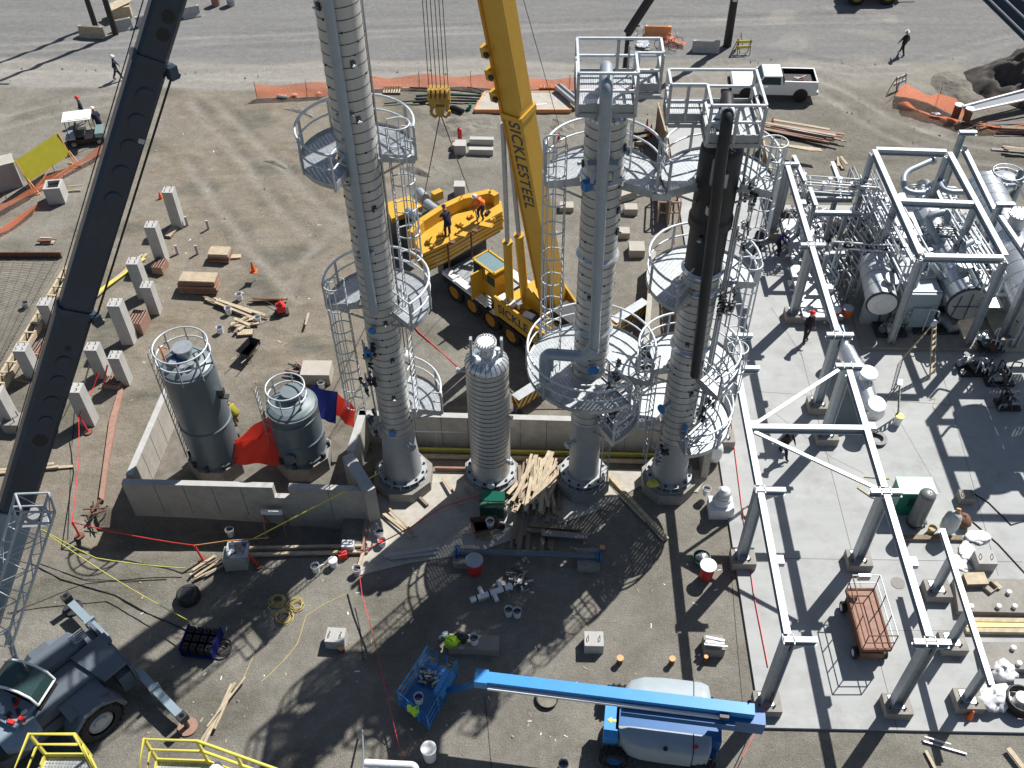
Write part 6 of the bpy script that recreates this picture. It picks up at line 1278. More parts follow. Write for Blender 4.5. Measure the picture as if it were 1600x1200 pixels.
# stepladders
def stepladder(label, base_pts, topz, px_, py_, rz, m_='wood', w=.55, sp=.7, z=SZ):
    g = G(px_, py_, z); T = thing('step_ladder', label, 'ladder', (g.x, g.y, z), rz); mb = MB()
    for s_ in (-1, 1): mb.bar((s_ * w / 2, -sp, 0), (s_ * w * .32, 0, topz), .07, .04)
    n_ = int(topz / .3)
    for i in range(1, n_): t = i / n_; hw_ = w / 2 * (1 - t) + w * .32 * t; mb.bar((-hw_, -sp * (1 - t), topz * t), (hw_, -sp * (1 - t), topz * t), .09, .03)
    part(T, 'climbing_side', mb, m_); mb = MB()
    for s_ in (-1, 1): mb.bar((s_ * w / 2, sp, 0), (s_ * w * .32, .04, topz), .05, .03)
    for i in range(1, n_): t = i / n_; hw_ = w / 2 * (1 - t) + w * .32 * t; mb.tube((-hw_, sp * (1 - t), topz * t), (hw_, sp * (1 - t), topz * t), .014, n=5)
    part(T, 'rear_side', mb, m_); mb = MB(); mb.box((0, 0, topz + .02), (w * .75, .2, .04)); part(T, 'top_step', mb, 'white'); return T
stepladder('tall wooden stepladder standing open on the slab with bright top step', None, 2.9, 1432, 575, .9, 'wood', .6, .8)
stepladder('thin dark stepladder leaning at the end of the clad spool', None, 2.2, 1386, 650, 1.2, 'dark_metal', .5, .5)
mb = MB(); mb.lathe([(.28, 0), (.28, .012), (.001, .012)], n=26); mb.mi = 1
for i in range(-3, 4): mb.box((i * .07, 0, .014), (.02, 2 * math.sqrt(.27 ** 2 - (i * .07) ** 2), .006))
g = G(1403, 911, SZ); solo('drain_grate', 'round slotted drain cover set in the slab under the rack', 'drain cover', mb, ['concrete_dark', 'dark_metal'], (g.x, g.y, SZ + .002))
mb = MB(); mb.lathe([(.17, 0), (.17, .008), (.001, .008)], n=22); g = G(1493, 1028, SZ); solo('drain_cover', 'small plain round cover flush in the slab', 'drain cover', mb, 'concrete_dark', (g.x, g.y, SZ + .002))
# coil heap with drum at the corner
g = G(1590, 1100, .2); T = thing('cable_reel', 'black hose reel with white hub at the lower right edge', 'reel', (g.x, g.y, SZ)); mb = MB()
for i in range(6): mb.path([((.5 + .03 * math.sin(i * 2)) * math.cos(t), (.5 + .03 * math.cos(i)) * math.sin(t), .1 + i * .08) for t in [2 * PI * j / 26 for j in range(26)]], .05, 6, closed=True)
part(T, 'hose_coil', mb, 'black'); mb = MB(); mb.tube((0, 0, 0), (0, 0, .62), .24, n=22); part(T, 'hub', mb, 'white')
# ------------------------------------------------------------------ people
def person(label, px_, py_, rz=0.0, pose='stand', top_m='coverall', leg_m='coverall', helmet='helmet_white', z=0.0, group=None, lean=0.0, vest=False, h=1.78, loc=None):
    s = h / 1.78; g = loc if loc is not None else G(px_, py_, z); T = thing('person', label, 'person', (g[0], g[1], z if loc is None else g[2]), rz, group=group)
    st = .28 if pose == 'walk' else .06; ln = math.radians(lean)
    hip = V((0, -.12 if lean > 25 else 0, .93)); ch = hip + V((0, math.sin(ln) * .42, math.cos(ln) * .42)); nk = hip + V((0, math.sin(ln) * .56, math.cos(ln) * .56)); hd = nk + V((0, math.sin(ln) * .1 + .02, math.cos(ln) * .12)); hc = hd + V((0, math.sin(ln) * .1, math.cos(ln) * .10))
    vs, es, rs = [], [], []
    def add(p, r, par=None): r = r * 1.22 if r > .045 and r != .098 else r; vs.append(V(p)); rs.append(r); (es.append((par, len(vs) - 1)) if par is not None else None); return len(vs) - 1
    iH = add(hip, .145); iW = add(hip.lerp(ch, .45), .135, iH); iC = add(ch, .165, iW); iN = add(nk, .062, iC); iD = add(hd, .085, iN); iT = add(hc, .098, iD); add(hc + (hc - hd).normalized() * .07, .07, iT)
    ny = add(hc + V((0, .10, -.03)), .02, iT)
    for sd in (-1, 1):
        k = add(hip + V((sd * .10, 0, -.06)), .105, iH); kn = add((sd * .12, (st * sd) * .55 + (.10 if lean > 25 else .03), .50), .068, k); an = add((sd * .13, st * sd - (.06 if sd < 0 and pose == 'walk' else 0), .10), .048, kn); add((sd * .14, st * sd + .14, .05), .042, an)
        sh = add(ch + V((sd * .19, 0, .06 * math.cos(ln))), .068, iC)
        if pose == 'reach' or lean > 25: el = add(ch + V((sd * .24, .20, -.20)), .05, sh); wr = add(ch + V((sd * .16, .38, -.34)), .034, el); hdir = V((0, .5, -.8)).normalized()
        elif pose == 'walk': el = add(ch + V((sd * .25, -st * sd * .5, -.22)), .05, sh); wr = add(ch + V((sd * .24, -st * sd * .5 + .14, -.43)), .034, el); hdir = V((0, .3, -.95)).normalized()
        else: el = add(ch + V((sd * .26, -.02, -.23)), .05, sh); wr = add(ch + V((sd * .20, .16, -.40)), .034, el); hdir = V((0, .5, -.85)).normalized()
        wp = vs[wr]; pm = add(wp + hdir * .07, .036, wr); pp = vs[pm]
        for f_ in range(4): q = pp + hdir * .035 + V((sd * .0, 0, 0)) + V((.022 * (f_ - 1.5), 0, 0)); a = add(q, .010, pm); add(q + hdir * (.055 + .01 * (f_ in (1, 2))) + V((0, -.015, 0)), .008, a)
        th = add(wp + hdir * .045 + V((-sd * .045, .02, 0)), .011, wr); add(wp + hdir * .085 + V((-sd * .055, .03, 0)), .009, th)
    me = bpy.data.meshes.new('body'); me.from_pydata([tuple(v * s) for v in vs], es, []); o = bpy.data.objects.new('tmpb', me); COL.objects.link(o)
    md = o.modifiers.new('skin', 'SKIN'); 
    for i, r in enumerate(rs): me.skin_vertices[0].data[i].radius = (r * s, r * s * (.82 if i in (1, 2) else 1)); me.skin_vertices[0].data[i].use_root = (i == 0)
    o.modifiers.new('sub', 'SUBSURF').levels = 1
    dg = bpy.context.evaluated_depsgraph_get(); dg.update(); m2 = bpy.data.meshes.new_from_object(o.evaluated_get(dg)); bpy.data.objects.remove(o)
    m2.materials.clear()
    for k in (top_m, leg_m, 'skin', 'black'): m2.materials.append(MATS[k])
    hands = [vs[i] * s for i, r in enumerate(rs) if r in (.036, .010, .008, .011, .009)]
    for p in m2.polygons:
        c = p.center; p.use_smooth = True
        p.material_index = 2 if (c - hc * s).length < .17 * s and (c - nk * s).length > .05 or min((c - q).length for q in hands) < .04 * s else (3 if c.z < .12 * s else (1 if c.z < .95 * s and (abs(c.x) < .2 * s) and c.y < .25 + st and min((c - vs[iC] * s).length, 9) > .3 else 0))
    b = bpy.data.objects.new('body', m2); COL.objects.link(b); b.parent = T
    if helmet:
        u = (hc - hd).normalized(); mb = MB(); c = hc * s + u * .03; mb.lathe([(.125 * s * math.cos(t), .125 * s * math.sin(t) * 1.05) for t in [i * PI / 12 for i in range(7)]], c, 16, u); mb.lathe([(.155 * s, .0), (.155 * s, .012), (.12 * s, .02)], c, 16, u); mb.box(c + V((0, .14 * s, .005)), (.14 * s, .08 * s, .012)); part(T, 'hard_hat', mb, helmet)
    mb = MB()
    for sd in (-1, 1): mb.box(hc * s + V((sd * .035 * s, .097 * s, -.01 * s)), (.025, .012, .012))
    mb.box(hc * s + V((0, .088 * s, -.06 * s)), (.045, .01, .008)); part(T, 'face_features', mb, 'black')
    if vest:
        mb = MB(); mb.path([hip * s + V((0, 0, .08)), (hip.lerp(ch, .5)) * s, ch * s, nk * s], [.17 * s, .165 * s, .20 * s, .10 * s], 12); part(T, 'vest', mb, 'orange')
    return T
person('person in dark blue coveralls walking across the road left of the tall column', 186, 125, -1.2, 'walk')
person('person in blue coveralls and red cap at the far side of the white cart', 134, 190, 2.0, helmet='red', z=0)
person('person in dark coveralls leaning on the right side of the white cart', 160, 208, 1.0, lean=12)
person('person in black walking alone toward the loader at the upper right', 1408, 86, .6, 'walk', 'coverall_black', 'coverall_black')
person('person in black with red hard hat standing by the rack column', 1257, 533, -2.6, 'stand', 'coverall_black', 'coverall_black', 'red', z=SZ, h=1.95)
person('person in navy with grey hat on the slab left of the rack', 1182, 396, 2.6, 'stand', 'coverall', 'coverall', 'galv', z=SZ)
person('person in blue shirt and dark trousers bending over at the rack', 1214, 398, -2.0, 'reach', 'blue_tarp', 'coverall_black', 'galv', z=SZ, lean=30)
person('person in dark clothes under the rack crossbeam, mostly hidden', 1223, 712, -2.4, 'walk', 'coverall_black', 'coverall_black', 'helmet_white', z=SZ)
q = G(700, 368, 3.35); person('person in navy stooping on top of the yellow counterweights', 0, 0, .4, 'reach', 'coverall', 'coverall', 'coverall', loc=(q.x, q.y, 3.3), lean=38)
q = G(752, 342, 3.35); person('person in orange vest bending on top of the yellow counterweights', 0, 0, 2.2, 'reach', 'orange', 'jeans', 'helmet_white', loc=(q.x, q.y, 3.3), lean=35, vest=True)
person('person in yellow and brown crouching beside the tall grey tank', 372, 664, 1.2, 'reach', 'sign_yellow', 'rust', 'dark_metal', lean=30, h=1.6)
q = gp(338, 1196, 14.0); person('person in white coat and white hat standing in the yellow lift basket', 0, 0, .0, 'stand', 'white', 'white', 'helmet_white', loc=(q.x, q.y - .1, 12.2))

# ------------------------------------------------------------------ concrete piers on the left
def pier(px_, py_, h, w, label):
    g = G(px_, py_); T = thing('concrete_pier', label, 'concrete pier', (g.x, g.y, 0), group='concrete piers in rows on the left'); mb = MB(); mb.box((0, 0, h / 2 - .1), (w, w, h + .2), taper=1.0); part(T, 'pier_body', mb, 'pier_concrete')
    for a, b in ((-.25, -.25), (.25, -.25), (.25, .25), (-.25, .25)): mb = MB(); mb.tube((a * w, b * w, h), (a * w, b * w, h + .12), .02, n=6); part(T, 'anchor_bolt', mb, 'rebar')
for a in ((280, 352, 2.44, .6, 'farthest tall concrete pier, top of the row right of the dark boom'), (255, 408, 2.5, .6, 'second tall concrete pier from the top of the row'), (228, 463, 2.4, .6, 'third tall concrete pier, next to a lower one at its right foot'), (244, 487, 1.85, .55, 'lower concrete pier standing against the third tall one'),
        (203, 533, 2.6, .62, 'tall concrete pier with a rod block leaning at its right side'), (163, 586, 1.95, .6, 'concrete pier with red props at its foot, right of the dark boom'), (197, 597, 1.85, .55, 'short pier close beside the pier with red props'), (86, 508, 1.6, .6, 'concrete pier half hidden at the boom joint'),
        (54, 585, 1.85, .6, 'concrete pier standing by the diagonal form boards, left of the boom'), (141, 658, 2.25, .62, 'concrete pier with yellow tape over its top, near the red markers'), (20, 662, 2.2, .62, 'tall concrete pier at the left picture edge')): pier(*a)
g = G(26, 668); T = thing('low_footing', 'low concrete footing with bolts on top beside the leftmost pier', 'footing', (g.x, g.y, 0)); mb = MB(); mb.box((0, 0, .3), (.8, .8, .6)); part(T, 'footing_body', mb, 'concrete_dark'); mb = MB()
for a, b in ((-.2, -.2), (.2, -.2), (.2, .2), (-.2, .2)): mb.tube((a, b, .6), (a, b, .9), .025, n=6)
part(T, 'bolt_cage', mb, 'rebar')
# rebar bed and its forms
P4 = [G(*q) for q in ((-160, 404), (98, 404), (0, 575), (-200, 800))]; mb = MB(); mb.poly([(p.x, p.y) for p in P4], -.05, .06); solo('excavated_bed', None, None, mb, 'mesh_bed', kind='structure')
T = thing('rebar_mat', 'rusty rebar mat laid over the excavated bed at the left edge', 'rebar', flat(P4[2])); mb = MB()
a, b, c_, d_ = P4
for i in range(16): t = (i + .5) / 16; mb.tube(d_.lerp(c_, t) + V((0, 0, .12)), a.lerp(b, t) + V((0, 0, .12)), .014, n=4, caps=False)
for i in range(34): t = (i + .5) / 34; mb.tube(d_.lerp(a, t) + V((0, 0, .14)), c_.lerp(b, t) + V((0, 0, .14)), .014, n=4, caps=False)
part(T, 'rebar_grid', mb, 'rebar', True)
mb = MB(); a, b = G(-60, 404), G(98, 404); mb.bar((a.x, a.y, -.0), (b.x, b.y, .0), .06, .9); solo('form_board', 'dark form board along the far side of the rebar mat', 'board', mb, 'rust', (b.x, b.y, 0), world=True)
T = thing('formwork', 'pale timber formwork running diagonally beside the rebar mat', 'formwork', flat(G(50, 500))); A, B2 = G(104, 418, .4), G(-12, 610, .4); d = (B2 - A).normalized(); n_ = V((-d.y, d.x, 0))
for o_ in (0, .45): mb = MB(); mb.bar(A + n_ * o_, B2 + n_ * o_, .12, .3); part(T, 'form_side', mb, 'wood' if o_ else 'wood_new', True)
for i in range(13): q = A.lerp(B2, (i + .5) / 13); mb = MB(); mb.bar(q + V((0, 0, .17)), q + n_ * .5 + V((0, 0, .17)), .09, .05); part(T, 'cross_tie', mb, 'wood_new', True)
for i in range(5): q = A.lerp(B2, (i + .5) / 5); mb = MB(); mb.bar(q + V((0, 0, .1)), q + n_ * 1.3 - V((0, 0, .35)), .06, .06); part(T, 'kicker', mb, 'rust_pink', True)
# ------------------------------------------------------------------ stacks of timber and boards
def stack(name, label, px_, py_, d, rz, n_, m_, z=0.0, jit=.05, seed=1, cat='timber', dirm=None):
    g = G(px_, py_, z); rr_ = random.Random(seed); T = thing(name, label, cat, (g.x, g.y, z), rz)
    for i in range(n_): mb = MB(); hh = d[2] / n_; mb.box((rr_.uniform(-jit, jit), rr_.uniform(-jit, jit), hh * (i + .5)), (d[0] * rr_.uniform(.94, 1.04), d[1] * rr_.uniform(.94, 1.03), hh * .86), rr_.uniform(-.02, .02)); part(T, 'board', mb, m_ if i < n_ - 1 else (dirm or m_))
    return T
stack('plywood_stack', 'long stack of reddish plywood panels below the smaller stack', 314, 452, (2.0, .8, .85), -.03, 8, 'plywood_red', seed=3, cat='plywood', dirm='wood')
stack('plywood_stack', 'small stack of pale panels with a gap, above the long reddish stack', 346, 404, (1.15, .75, .6), -.03, 3, 'plywood_red', seed=4, cat='plywood', dirm='wood')
stack('plank', 'short yellow plank poking out right of the small panel stack', 366, 403, (.7, .3, .12), .1, 1, 'wood_new', seed=5)
def lumber(label, px_, py_, n_, L_, rz, spread, seed, ms=('wood', 'wood_new', 'wood_dark'), fan=.12, name='lumber_pile', w=.14, z=0.0, hz=.25, one=False):
    g = G(px_, py_, z); rr_ = random.Random(seed); T = thing(name, label, 'lumber', (g.x, g.y, z), rz)
    for i in range(n_):
        mb = MB(); a = rr_.gauss(0, fan); c = V((rr_.uniform(-.12, .12) * L_, rr_.uniform(-spread, spread), .05 + rr_.random() * hz)); l = L_ * rr_.uniform(.55, 1.05); dd_ = V((math.cos(a), math.sin(a), rr_.uniform(-.04, .04)))
        mb.bar(c - dd_ * l / 2, c + dd_ * l / 2, w * rr_.uniform(.6, 1.3), .05); part(T, 'plank', mb, rr_.choice(ms))
    return T
lumber('bundle of long pale planks crossing at a slant by the white buckets', 372, 484, 7, 3.8, -.42, .3, 7)
lumber('row of dark red beams lying level right of the planks', 424, 472, 6, 2.2, .0, .25, 8, ('rust', 'wood_dark', 'plywood_red'), .02)
lumber('tangle of short broken boards below the long pale planks', 380, 508, 12, 1.2, .5, .4, 9, fan=.5)
lumber('two parallel pale stakes lying alone on the dirt', 479, 504, 2, .9, 1.6, .16, 10, ('wood',), .06, 'wooden_stake', .08)
lumber('big heap of weathered planks between the short drum and the next column', 840, 768, 90, 3.0, 1.28, .72, 11, ('wood', 'wood', 'wood_new', 'wood_dark', 'wood'), .24, w=.15, hz=.8)
lumber('spread of grey boards under the lower end of the big heap', 838, 838, 12, 2.2, 1.5, 1.0, 12, ('wood_dark',), .03, w=.14)
lumber('brown boards standing in a fan at the right flank of the heap', 868, 780, 8, 2.2, 1.62, .3, 13, ('wood', 'wood_dark'), .05, w=.16)
lumber('long timbers lying nailed together from the column foot to the dirt', 985, 790, 5, 4.6, -.98, .16, 14, ('wood', 'wood_new'), .03)
lumber('two dark planks laid level across the shaded dirt', 875, 835, 3, 3.4, -.1, .3, 15, ('wood_dark', 'concrete_dark'), .03, w=.25)
lumber('pale T of two boards lying in the shade', 648, 868, 2, 2.2, .18, .1, 16, ('pier_concrete',), .02, w=.28)
lumber('slender sticks leaning across the sunlit dirt by the yellow basket', 349, 1110, 4, 2.4, 1.28, .12, 17, ('wood_new', 'wood'), .10, w=.09)
lumber('heap of rusty steel bars behind the short grey tank', 470, 580, 12, 1.3, -.5, .45, 18, ('rust', 'rust_pink', 'dark_metal'), .35, w=.08)
lumber('long yellow and brown pipes and boards stacked beyond the rack', 1250, 212, 18, 5.4, -.33, .7, 19, ('wood', 'wood_new', 'wood_dark', 'rust_pink', 'galv_white'), .03, w=.16, hz=.5)
lumber('pale boards piled on a low bench below the long pipes', 1245, 232, 5, 2.8, -.28, .12, 20, ('wood_new',), .02, w=.16, z=.7, hz=.1)
lumber('short orange boards stuck in the ground beyond the portal frame', 1312, 258, 4, 1.2, 1.5, .2, 21, ('wood', 'wood_new'), .2)
lumber('pale boards at the left edge under the dark boom', 30, 740, 4, 4.2, .15, .25, 22, ('wood', 'wood_new'), .02, w=.12)
lumber('yellow-green boards leaning along the right side of the boom', 175, 440, 3, 5.0, 1.12, .25, 23, ('wood_new', 'safety_yellow'), .03, w=.18)
lumber('dark boxy timbers at the upper right edge', 1575, 205, 5, 3.2, -.02, .6, 24, ('wood_dark', 'black'), .04, w=.3, hz=.4)
lumber('grey planks stack at the right edge below the dark timbers', 1590, 238, 5, 2.6, -.15, .5, 25, ('concrete_dark', 'wood_dark', 'wood'), .03, w=.22, hz=.3)
lumber('stray sticks left of the dark timbers near the red netting', 1535, 200, 5, 1.5, .8, .3, 26, ('wood', 'black', 'wood_new'), .6, w=.12)
lumber('two thin sticks below the slab edge at the bottom right', 1468, 1165, 2, 1.5, -.25, .1, 27, ('plastic_white', 'galv'), .05, w=.05)
lumber('pale board end at the bottom edge right of the slab shadow', 1455, 1196, 1, 1.2, 1.8, .05, 28, ('wood_new',), .02, w=.14)
lumber('pale board end at the lower right corner', 1590, 1196, 1, 1.3, 2.0, .05, 29, ('wood_new',), .02, w=.14)
lumber('two pale sticks beside the grey sleeve box at upper left', 120, 300, 2, 1.2, .25, .22, 30, ('wood_new',), .02, w=.08)
lumber('small heap of boards on the dirt left of the dark boom', 74, 378, 6, 1.0, .0, .2, 31, ('wood', 'rust', 'wood_dark'), .05, w=.14)
lumber('scraps of split boards right of the last red marker', 326, 892, 7, 1.4, .75, .3, 32, ('wood', 'concrete_dark', 'wood_dark'), .15, w=.1)
lumber('board and stick scraps in front of the tallest column foot', 620, 820, 3, 1.8, -.6, .25, 33, ('wood', 'wood_new'), .1, w=.1)
lumber('diagonal prop board right of the tallest column foot', 703, 768, 1, 2.4, -1.05, .02, 34, ('wood',), .0, w=.14)
# long form timbers by the bund
for a, b, lab, m_ in (((380, 857), (566, 853), 'level pale timber bounding the shaded pit, upper of two', 'wood'), ((385, 867), (575, 862), 'level pale timber bounding the shaded pit, lower of two', 'wood_new'), ((566, 862), (592, 745), 'striped upright plank slanting along the bund corner', 'rust_pink'), ((556, 900), (572, 850), 'pale stake tied with red tape at the pit corner', 'wood_new'), ((640, 762), (668, 790), 'short board against the footing of the tallest column', 'wood_dark')):
    p, q = G(*a, .12), G(*b, .12); mb = MB(); mb.bar(p, q, .12, .14); solo('timber', lab, 'timber', mb, m_, (p.x, p.y, 0), world=True)
# pallets
def pallet(label, px_, py_, rz, group=None, w=1.2, l=1.0):
    g = G(px_, py_); T = thing('pallet', label, 'pallet', (g.x, g.y, .02), rz)
    for i in range(7): mb = MB(); mb.box((-w / 2 + .08 + i * (w - .16) / 6, 0, .13), (.1, l, .02)); part(T, 'deck_board', mb, 'wood_new')
    for k in (-1, 0, 1): mb = MB(); mb.box((0, k * l * .42, .07), (w, .09, .1)); part(T, 'runner', mb, 'wood_dark')
pallet('pale wooden pallet lying by the far orange netting', 613, 142, .0)
pallet('narrow pale pallet upright beside the second pier from the top', 268, 365, 1.35, w=.9, l=.4)
pallet('pallet on the far pad with orange edge, right of the yellow boom', 862, 138, .0, w=1.6, l=.5)
pallet('small crate-like pallet on the tangle of short boards', 384, 522, .1, w=.8, l=.4)
# ------------------------------------------------------------------ blocks, barriers, boxes
for k, (px_, py_, d, rz, m_, lab) in enumerate(((527, 1003, (.72, .62, .55), -.05, 'pier_concrete', 'pale cubic concrete block with two loops, left one with orange cap in front'), (927, 1010, (.72, .62, .6), 0, 'pier_concrete', 'pale cubic concrete block with loops below the shaded ground'), (741, 1012, (1.9, .62, .45), -.03, 'concrete_dark', 'long grey-green concrete block under the vests and white bucket'), (1113, 1015, (.75, .65, .55), .0, 'concrete_dark', 'dark concrete block carrying short white pipes'),
        (720, 238, (.7, .7, .7), 0, 'pier_concrete', 'tall cubic block in the group beyond the crane'), (753, 224, (1.5, .35, .4), -.03, 'pier_concrete', 'rear long curb block in the group beyond the crane'), (752, 240, (1.5, .35, .4), -.03, 'pier_concrete', 'front long curb block in the group beyond the crane'), (711, 231, (.45, .5, .35), 0, 'concrete', 'small pale block beside the red cylinder beyond the crane'),
        (719, 303, (.65, .6, .75), 0, 'pier_concrete', 'lone pale block behind the man in the orange vest'), (885, 328, (.8, .6, .4), 0, 'concrete', 'pale block behind the ladder cage at the yellow boom'), (985, 332, (.75, .6, .45), 0, 'concrete', 'pale cubic block between the two long-pipe columns, upper one'), (972, 368, (.8, .6, .4), 0, 'concrete', 'middle pale block between the two tall columns, with white sheet'), (994, 395, (.85, .85, .5), 0, 'concrete', 'larger pale block between the two tall columns, lowest one'), (975, 310, (1.4, .6, .5), .5, 'concrete', 'long skewed block behind the pipe-clad column'),
        (1168, 806, (.45, .4, .3), 0, 'concrete', 'low pale block left of the wrapped white pump'), (372, 880, (.9, .7, .75), .1, 'concrete', 'squat pale block under the scrap bin by the shaded pit'), (497, 590, (1.4, 1.0, .7), 0, 'concrete', 'pale block with tools behind the blue tarp'), (1000, 225, (.5, .4, .3), 0, 'concrete', 'dim block by the red cones beyond the decks'))):
    block('concrete_block', lab, px_, py_, d, m_, rz, 0.0, lug=k in (0, 1, 7))
def barrier(px_, py_, L_, rz, m_, label, h=.8):
    g = G(px_, py_); T = thing('road_barrier', label, 'barrier', (g.x, g.y, 0), rz); mb = MB(); mb.prism([(-.3, 0), (.3, 0), (.3, .08), (.14, .3), (.09, h), (-.09, h), (-.14, .3), (-.3, .08)], (0, 0, 0), (0, 1, 0), (0, 0, 1), L_); part(T, 'barrier_body', mb, m_)
    mb = MB(); mb.box((0, 0, h + .004), (L_ * .75, .07, .008)); part(T, 'top_slot', mb, 'dark_metal')
barrier(146, 57, 1.9, -.12, 'wood', 'tan concrete barrier at the foot of the first utility pole'); barrier(194, 46, 1.3, .45, 'pier_concrete', 'short pale barrier right of the second utility pole'); barrier(228, 40, 1.2, .5, 'pier_concrete', 'pale barrier half hidden behind the dark boom, left side')
barrier(300, 26, 1.3, .4, 'pier_concrete', 'pale barrier just right of the dark boom'); barrier(1102, 80, 1.9, -.06, 'pier_concrete', 'grey barrier left of the utility pole with barricades'); barrier(1027, 57, 1.9, -.06, 'cap_orange', 'orange barrier behind the parked bicycles')
for px_, lab, m_ in ((338, 'rusty drum at the top edge, left of two', 'rust_pink'), (362, 'blue lidded drum at the top edge, right of two', 'galv')):
    g = G(px_, 8); T = thing('steel_drum', lab, 'drum', (g.x, g.y, 0)); mb = MB(); mb.tube((0, 0, 0), (0, 0, .9), .32, n=22); part(T, 'drum_body', mb, m_); mb = MB()
    for zz in (.3, .6, .9): mb.lathe([(.32, zz - .02), (.34, zz), (.32, zz + .02)], n=22)
    part(T, 'hoop', mb, 'dark_metal')
g = G(190, 26); T = thing('plywood_crate', 'plywood crate with slanted lid beside the second utility pole', 'crate', (g.x, g.y, 0), .3); mb = MB(); mb.box((0, 0, .45), (1.6, 1.0, .9)); part(T, 'crate_body', mb, 'wood'); mb = MB(); mb.bar((-.8, -.5, .93), (.8, .5, 1.05), 1.1, .04); part(T, 'crate_lid', mb, 'wood_new')
g = G(16, 292); T = thing('equipment_box', 'grey equipment housing at the left edge beside the yellow board', 'box', (g.x - .2, g.y, 0), .5); mb = MB(); mb.box((0, 0, .85), (1.8, 1.0, 1.7)); part(T, 'body', mb, 'skirt'); mb = MB(); mb.box((0, 0, 1.73), (1.9, 1.1, .06)); part(T, 'lid', mb, 'concrete')
mb = MB(); mb.box((.92, .1, 1.3), (.02, .3, .3)); part(T, 'sticker', mb, 'hiviz')
g = G(92, 312); T = thing('concrete_sleeve', 'hollow grey concrete box standing near the orange netting', 'box', (g.x, g.y, 0), .15); mb = MB(); w_ = .42
for a in (((-w_, 0, .55), (.12, .96, 1.1)), ((w_, 0, .55), (.12, .96, 1.1)), ((0, -w_, .55), (.72, .12, 1.1)), ((0, w_, .55), (.72, .12, 1.1))): mb.box(*a)
part(T, 'box_wall', mb, 'pier_concrete'); mb = MB(); mb.box((0, 0, .9), (.72, .72, .02)); part(T, 'dark_inside', mb, 'black')
# yellow board on a stand
A, B2 = G(54, 302), G(118, 258); T = thing('sign_board', 'large blank yellow board on an orange steel stand', 'sign', flat((A + B2) / 2)); d = (B2 - A).normalized(); n_ = V((d.y, -d.x, 0)); L_ = (B2 - A).length
mb = MB(); a0 = A + V((0, 0, .75)) - n_ * .1; b0 = B2 + V((0, 0, .75)) - n_ * .1; q = [a0, b0, b0 + V((0, 0, 1.35)) - n_ * .45, a0 + V((0, 0, 1.35)) - n_ * .45]; k = -n_ * .04 + V((0, 0, -.02)); mb.add(q + [p + k for p in q], [(0, 1, 2, 3), (7, 6, 5, 4), (0, 4, 5, 1), (1, 5, 6, 2), (2, 6, 7, 3), (3, 7, 4, 0)]); part(T, 'board_panel', mb, 'sign_yellow', True)
for P_ in (A, B2):
    for e in ((V((0, 0, .05)), V((0, 0, 2.1)) - n_ * .5), (n_ * .5 + V((0, 0, .05)), V((0, 0, 1.0)) - n_ * .1), (n_ * .5 + V((0, 0, .05)), -n_ * .6 + V((0, 0, .05)))): mb = MB(); mb.bar(P_ + e[0], P_ + e[1], .05, .05); part(T, 'stand_leg', mb, 'cap_orange', True)
mb = MB(); mb.bar(A + V((0, 0, .1)), B2 + V((0, 0, .1)), .06, .06); mb.bar(A + V((0, 0, .1)), A.lerp(B2, .5) + V((0, 0, .8)), .04, .04); part(T, 'stand_brace', mb, 'cap_orange', True)
# orange netting
def net(label, pts, h=1.0, sag=.15, posts=True, m_='fence_net', seed=1, lean=0.0, name='safety_fence', tuft=0):
    P_ = [G(*p) for p in pts]; T = thing(name, label, 'netting', flat(P_[0])); rr_ = random.Random(seed); mb = MB(); rows = 5; cols = []
    for a, b in zip(P_[:-1], P_[1:]):
        k = max(2, int((b - a).length / .6)); cols += [a.lerp(b, i / k) for i in range(k)]
    cols.append(P_[-1]); vs = []
    for i, c in enumerate(cols):
        hh = h - sag * abs(math.sin(i * .55)) * rr_.uniform(.5, 1.1)
        for r in range(rows): t = r / (rows - 1); vs.append((c.x + rr_.uniform(-.03, .03) + lean * t * .3, c.y - lean * t + .06 * math.sin(i * .9 + t * 3) * (1 + lean), max(.03, hh * t)))
    mb.add(vs, [(i * rows + r, (i + 1) * rows + r, (i + 1) * rows + r + 1, i * rows + r + 1) for i in range(len(cols) - 1) for r in range(rows - 1)], True); part(T, 'net', mb, m_, True)
    if posts:
        for i in range(0, len(cols), 5): c = cols[i]; mb = MB(); mb.tube((c.x, c.y, 0), (c.x, c.y, h + .15), .02, n=6); part(T, 'post', mb, 'rust', True)
    return T
net('orange safety netting left of the tallest column along the road', [(402, 154), (450, 152), (512, 150)], 1.05, .15, seed=2)
net('faded orange netting right of the tallest column along the road', [(572, 140), (640, 137), (720, 136), (785, 138)], 1.05, .3, seed=3)
net('faded orange netting visible between the yellow boom and the decks', [(815, 140), (860, 140), (905, 141), (985, 145)], .95, .2, seed=4)
net('orange netting sagging beside the white cart and under the yellow board', [(165, 238), (120, 262), (60, 300), (0, 330), (-30, 345)], .9, .4, seed=5, lean=.5)
net('fallen orange netting strip at the far left edge', [(60, 318), (20, 345), (-20, 370)], .4, .2, posts=False, seed=6, lean=1.0)
net('crumpled orange netting heap near the steel channel, upper part', [(1398, 150), (1425, 155), (1450, 160), (1475, 172), (1500, 185)], 1.3, .6, seed=7, lean=.7)
net('lower fold of crumpled orange netting by the two pipe posts', [(1402, 162), (1430, 172), (1460, 180), (1490, 192)], .7, .5, posts=False, seed=8, lean=1.0)
net('orange netting lying along the front of the steel channel', [(1515, 192), (1560, 190), (1620, 188)], .6, .2, posts=False, seed=9, lean=1.3)
net('short orange net beside the bicycles', [(1040, 62), (1055, 66), (1068, 70)], .8, .4, posts=False, seed=10, lean=.5)
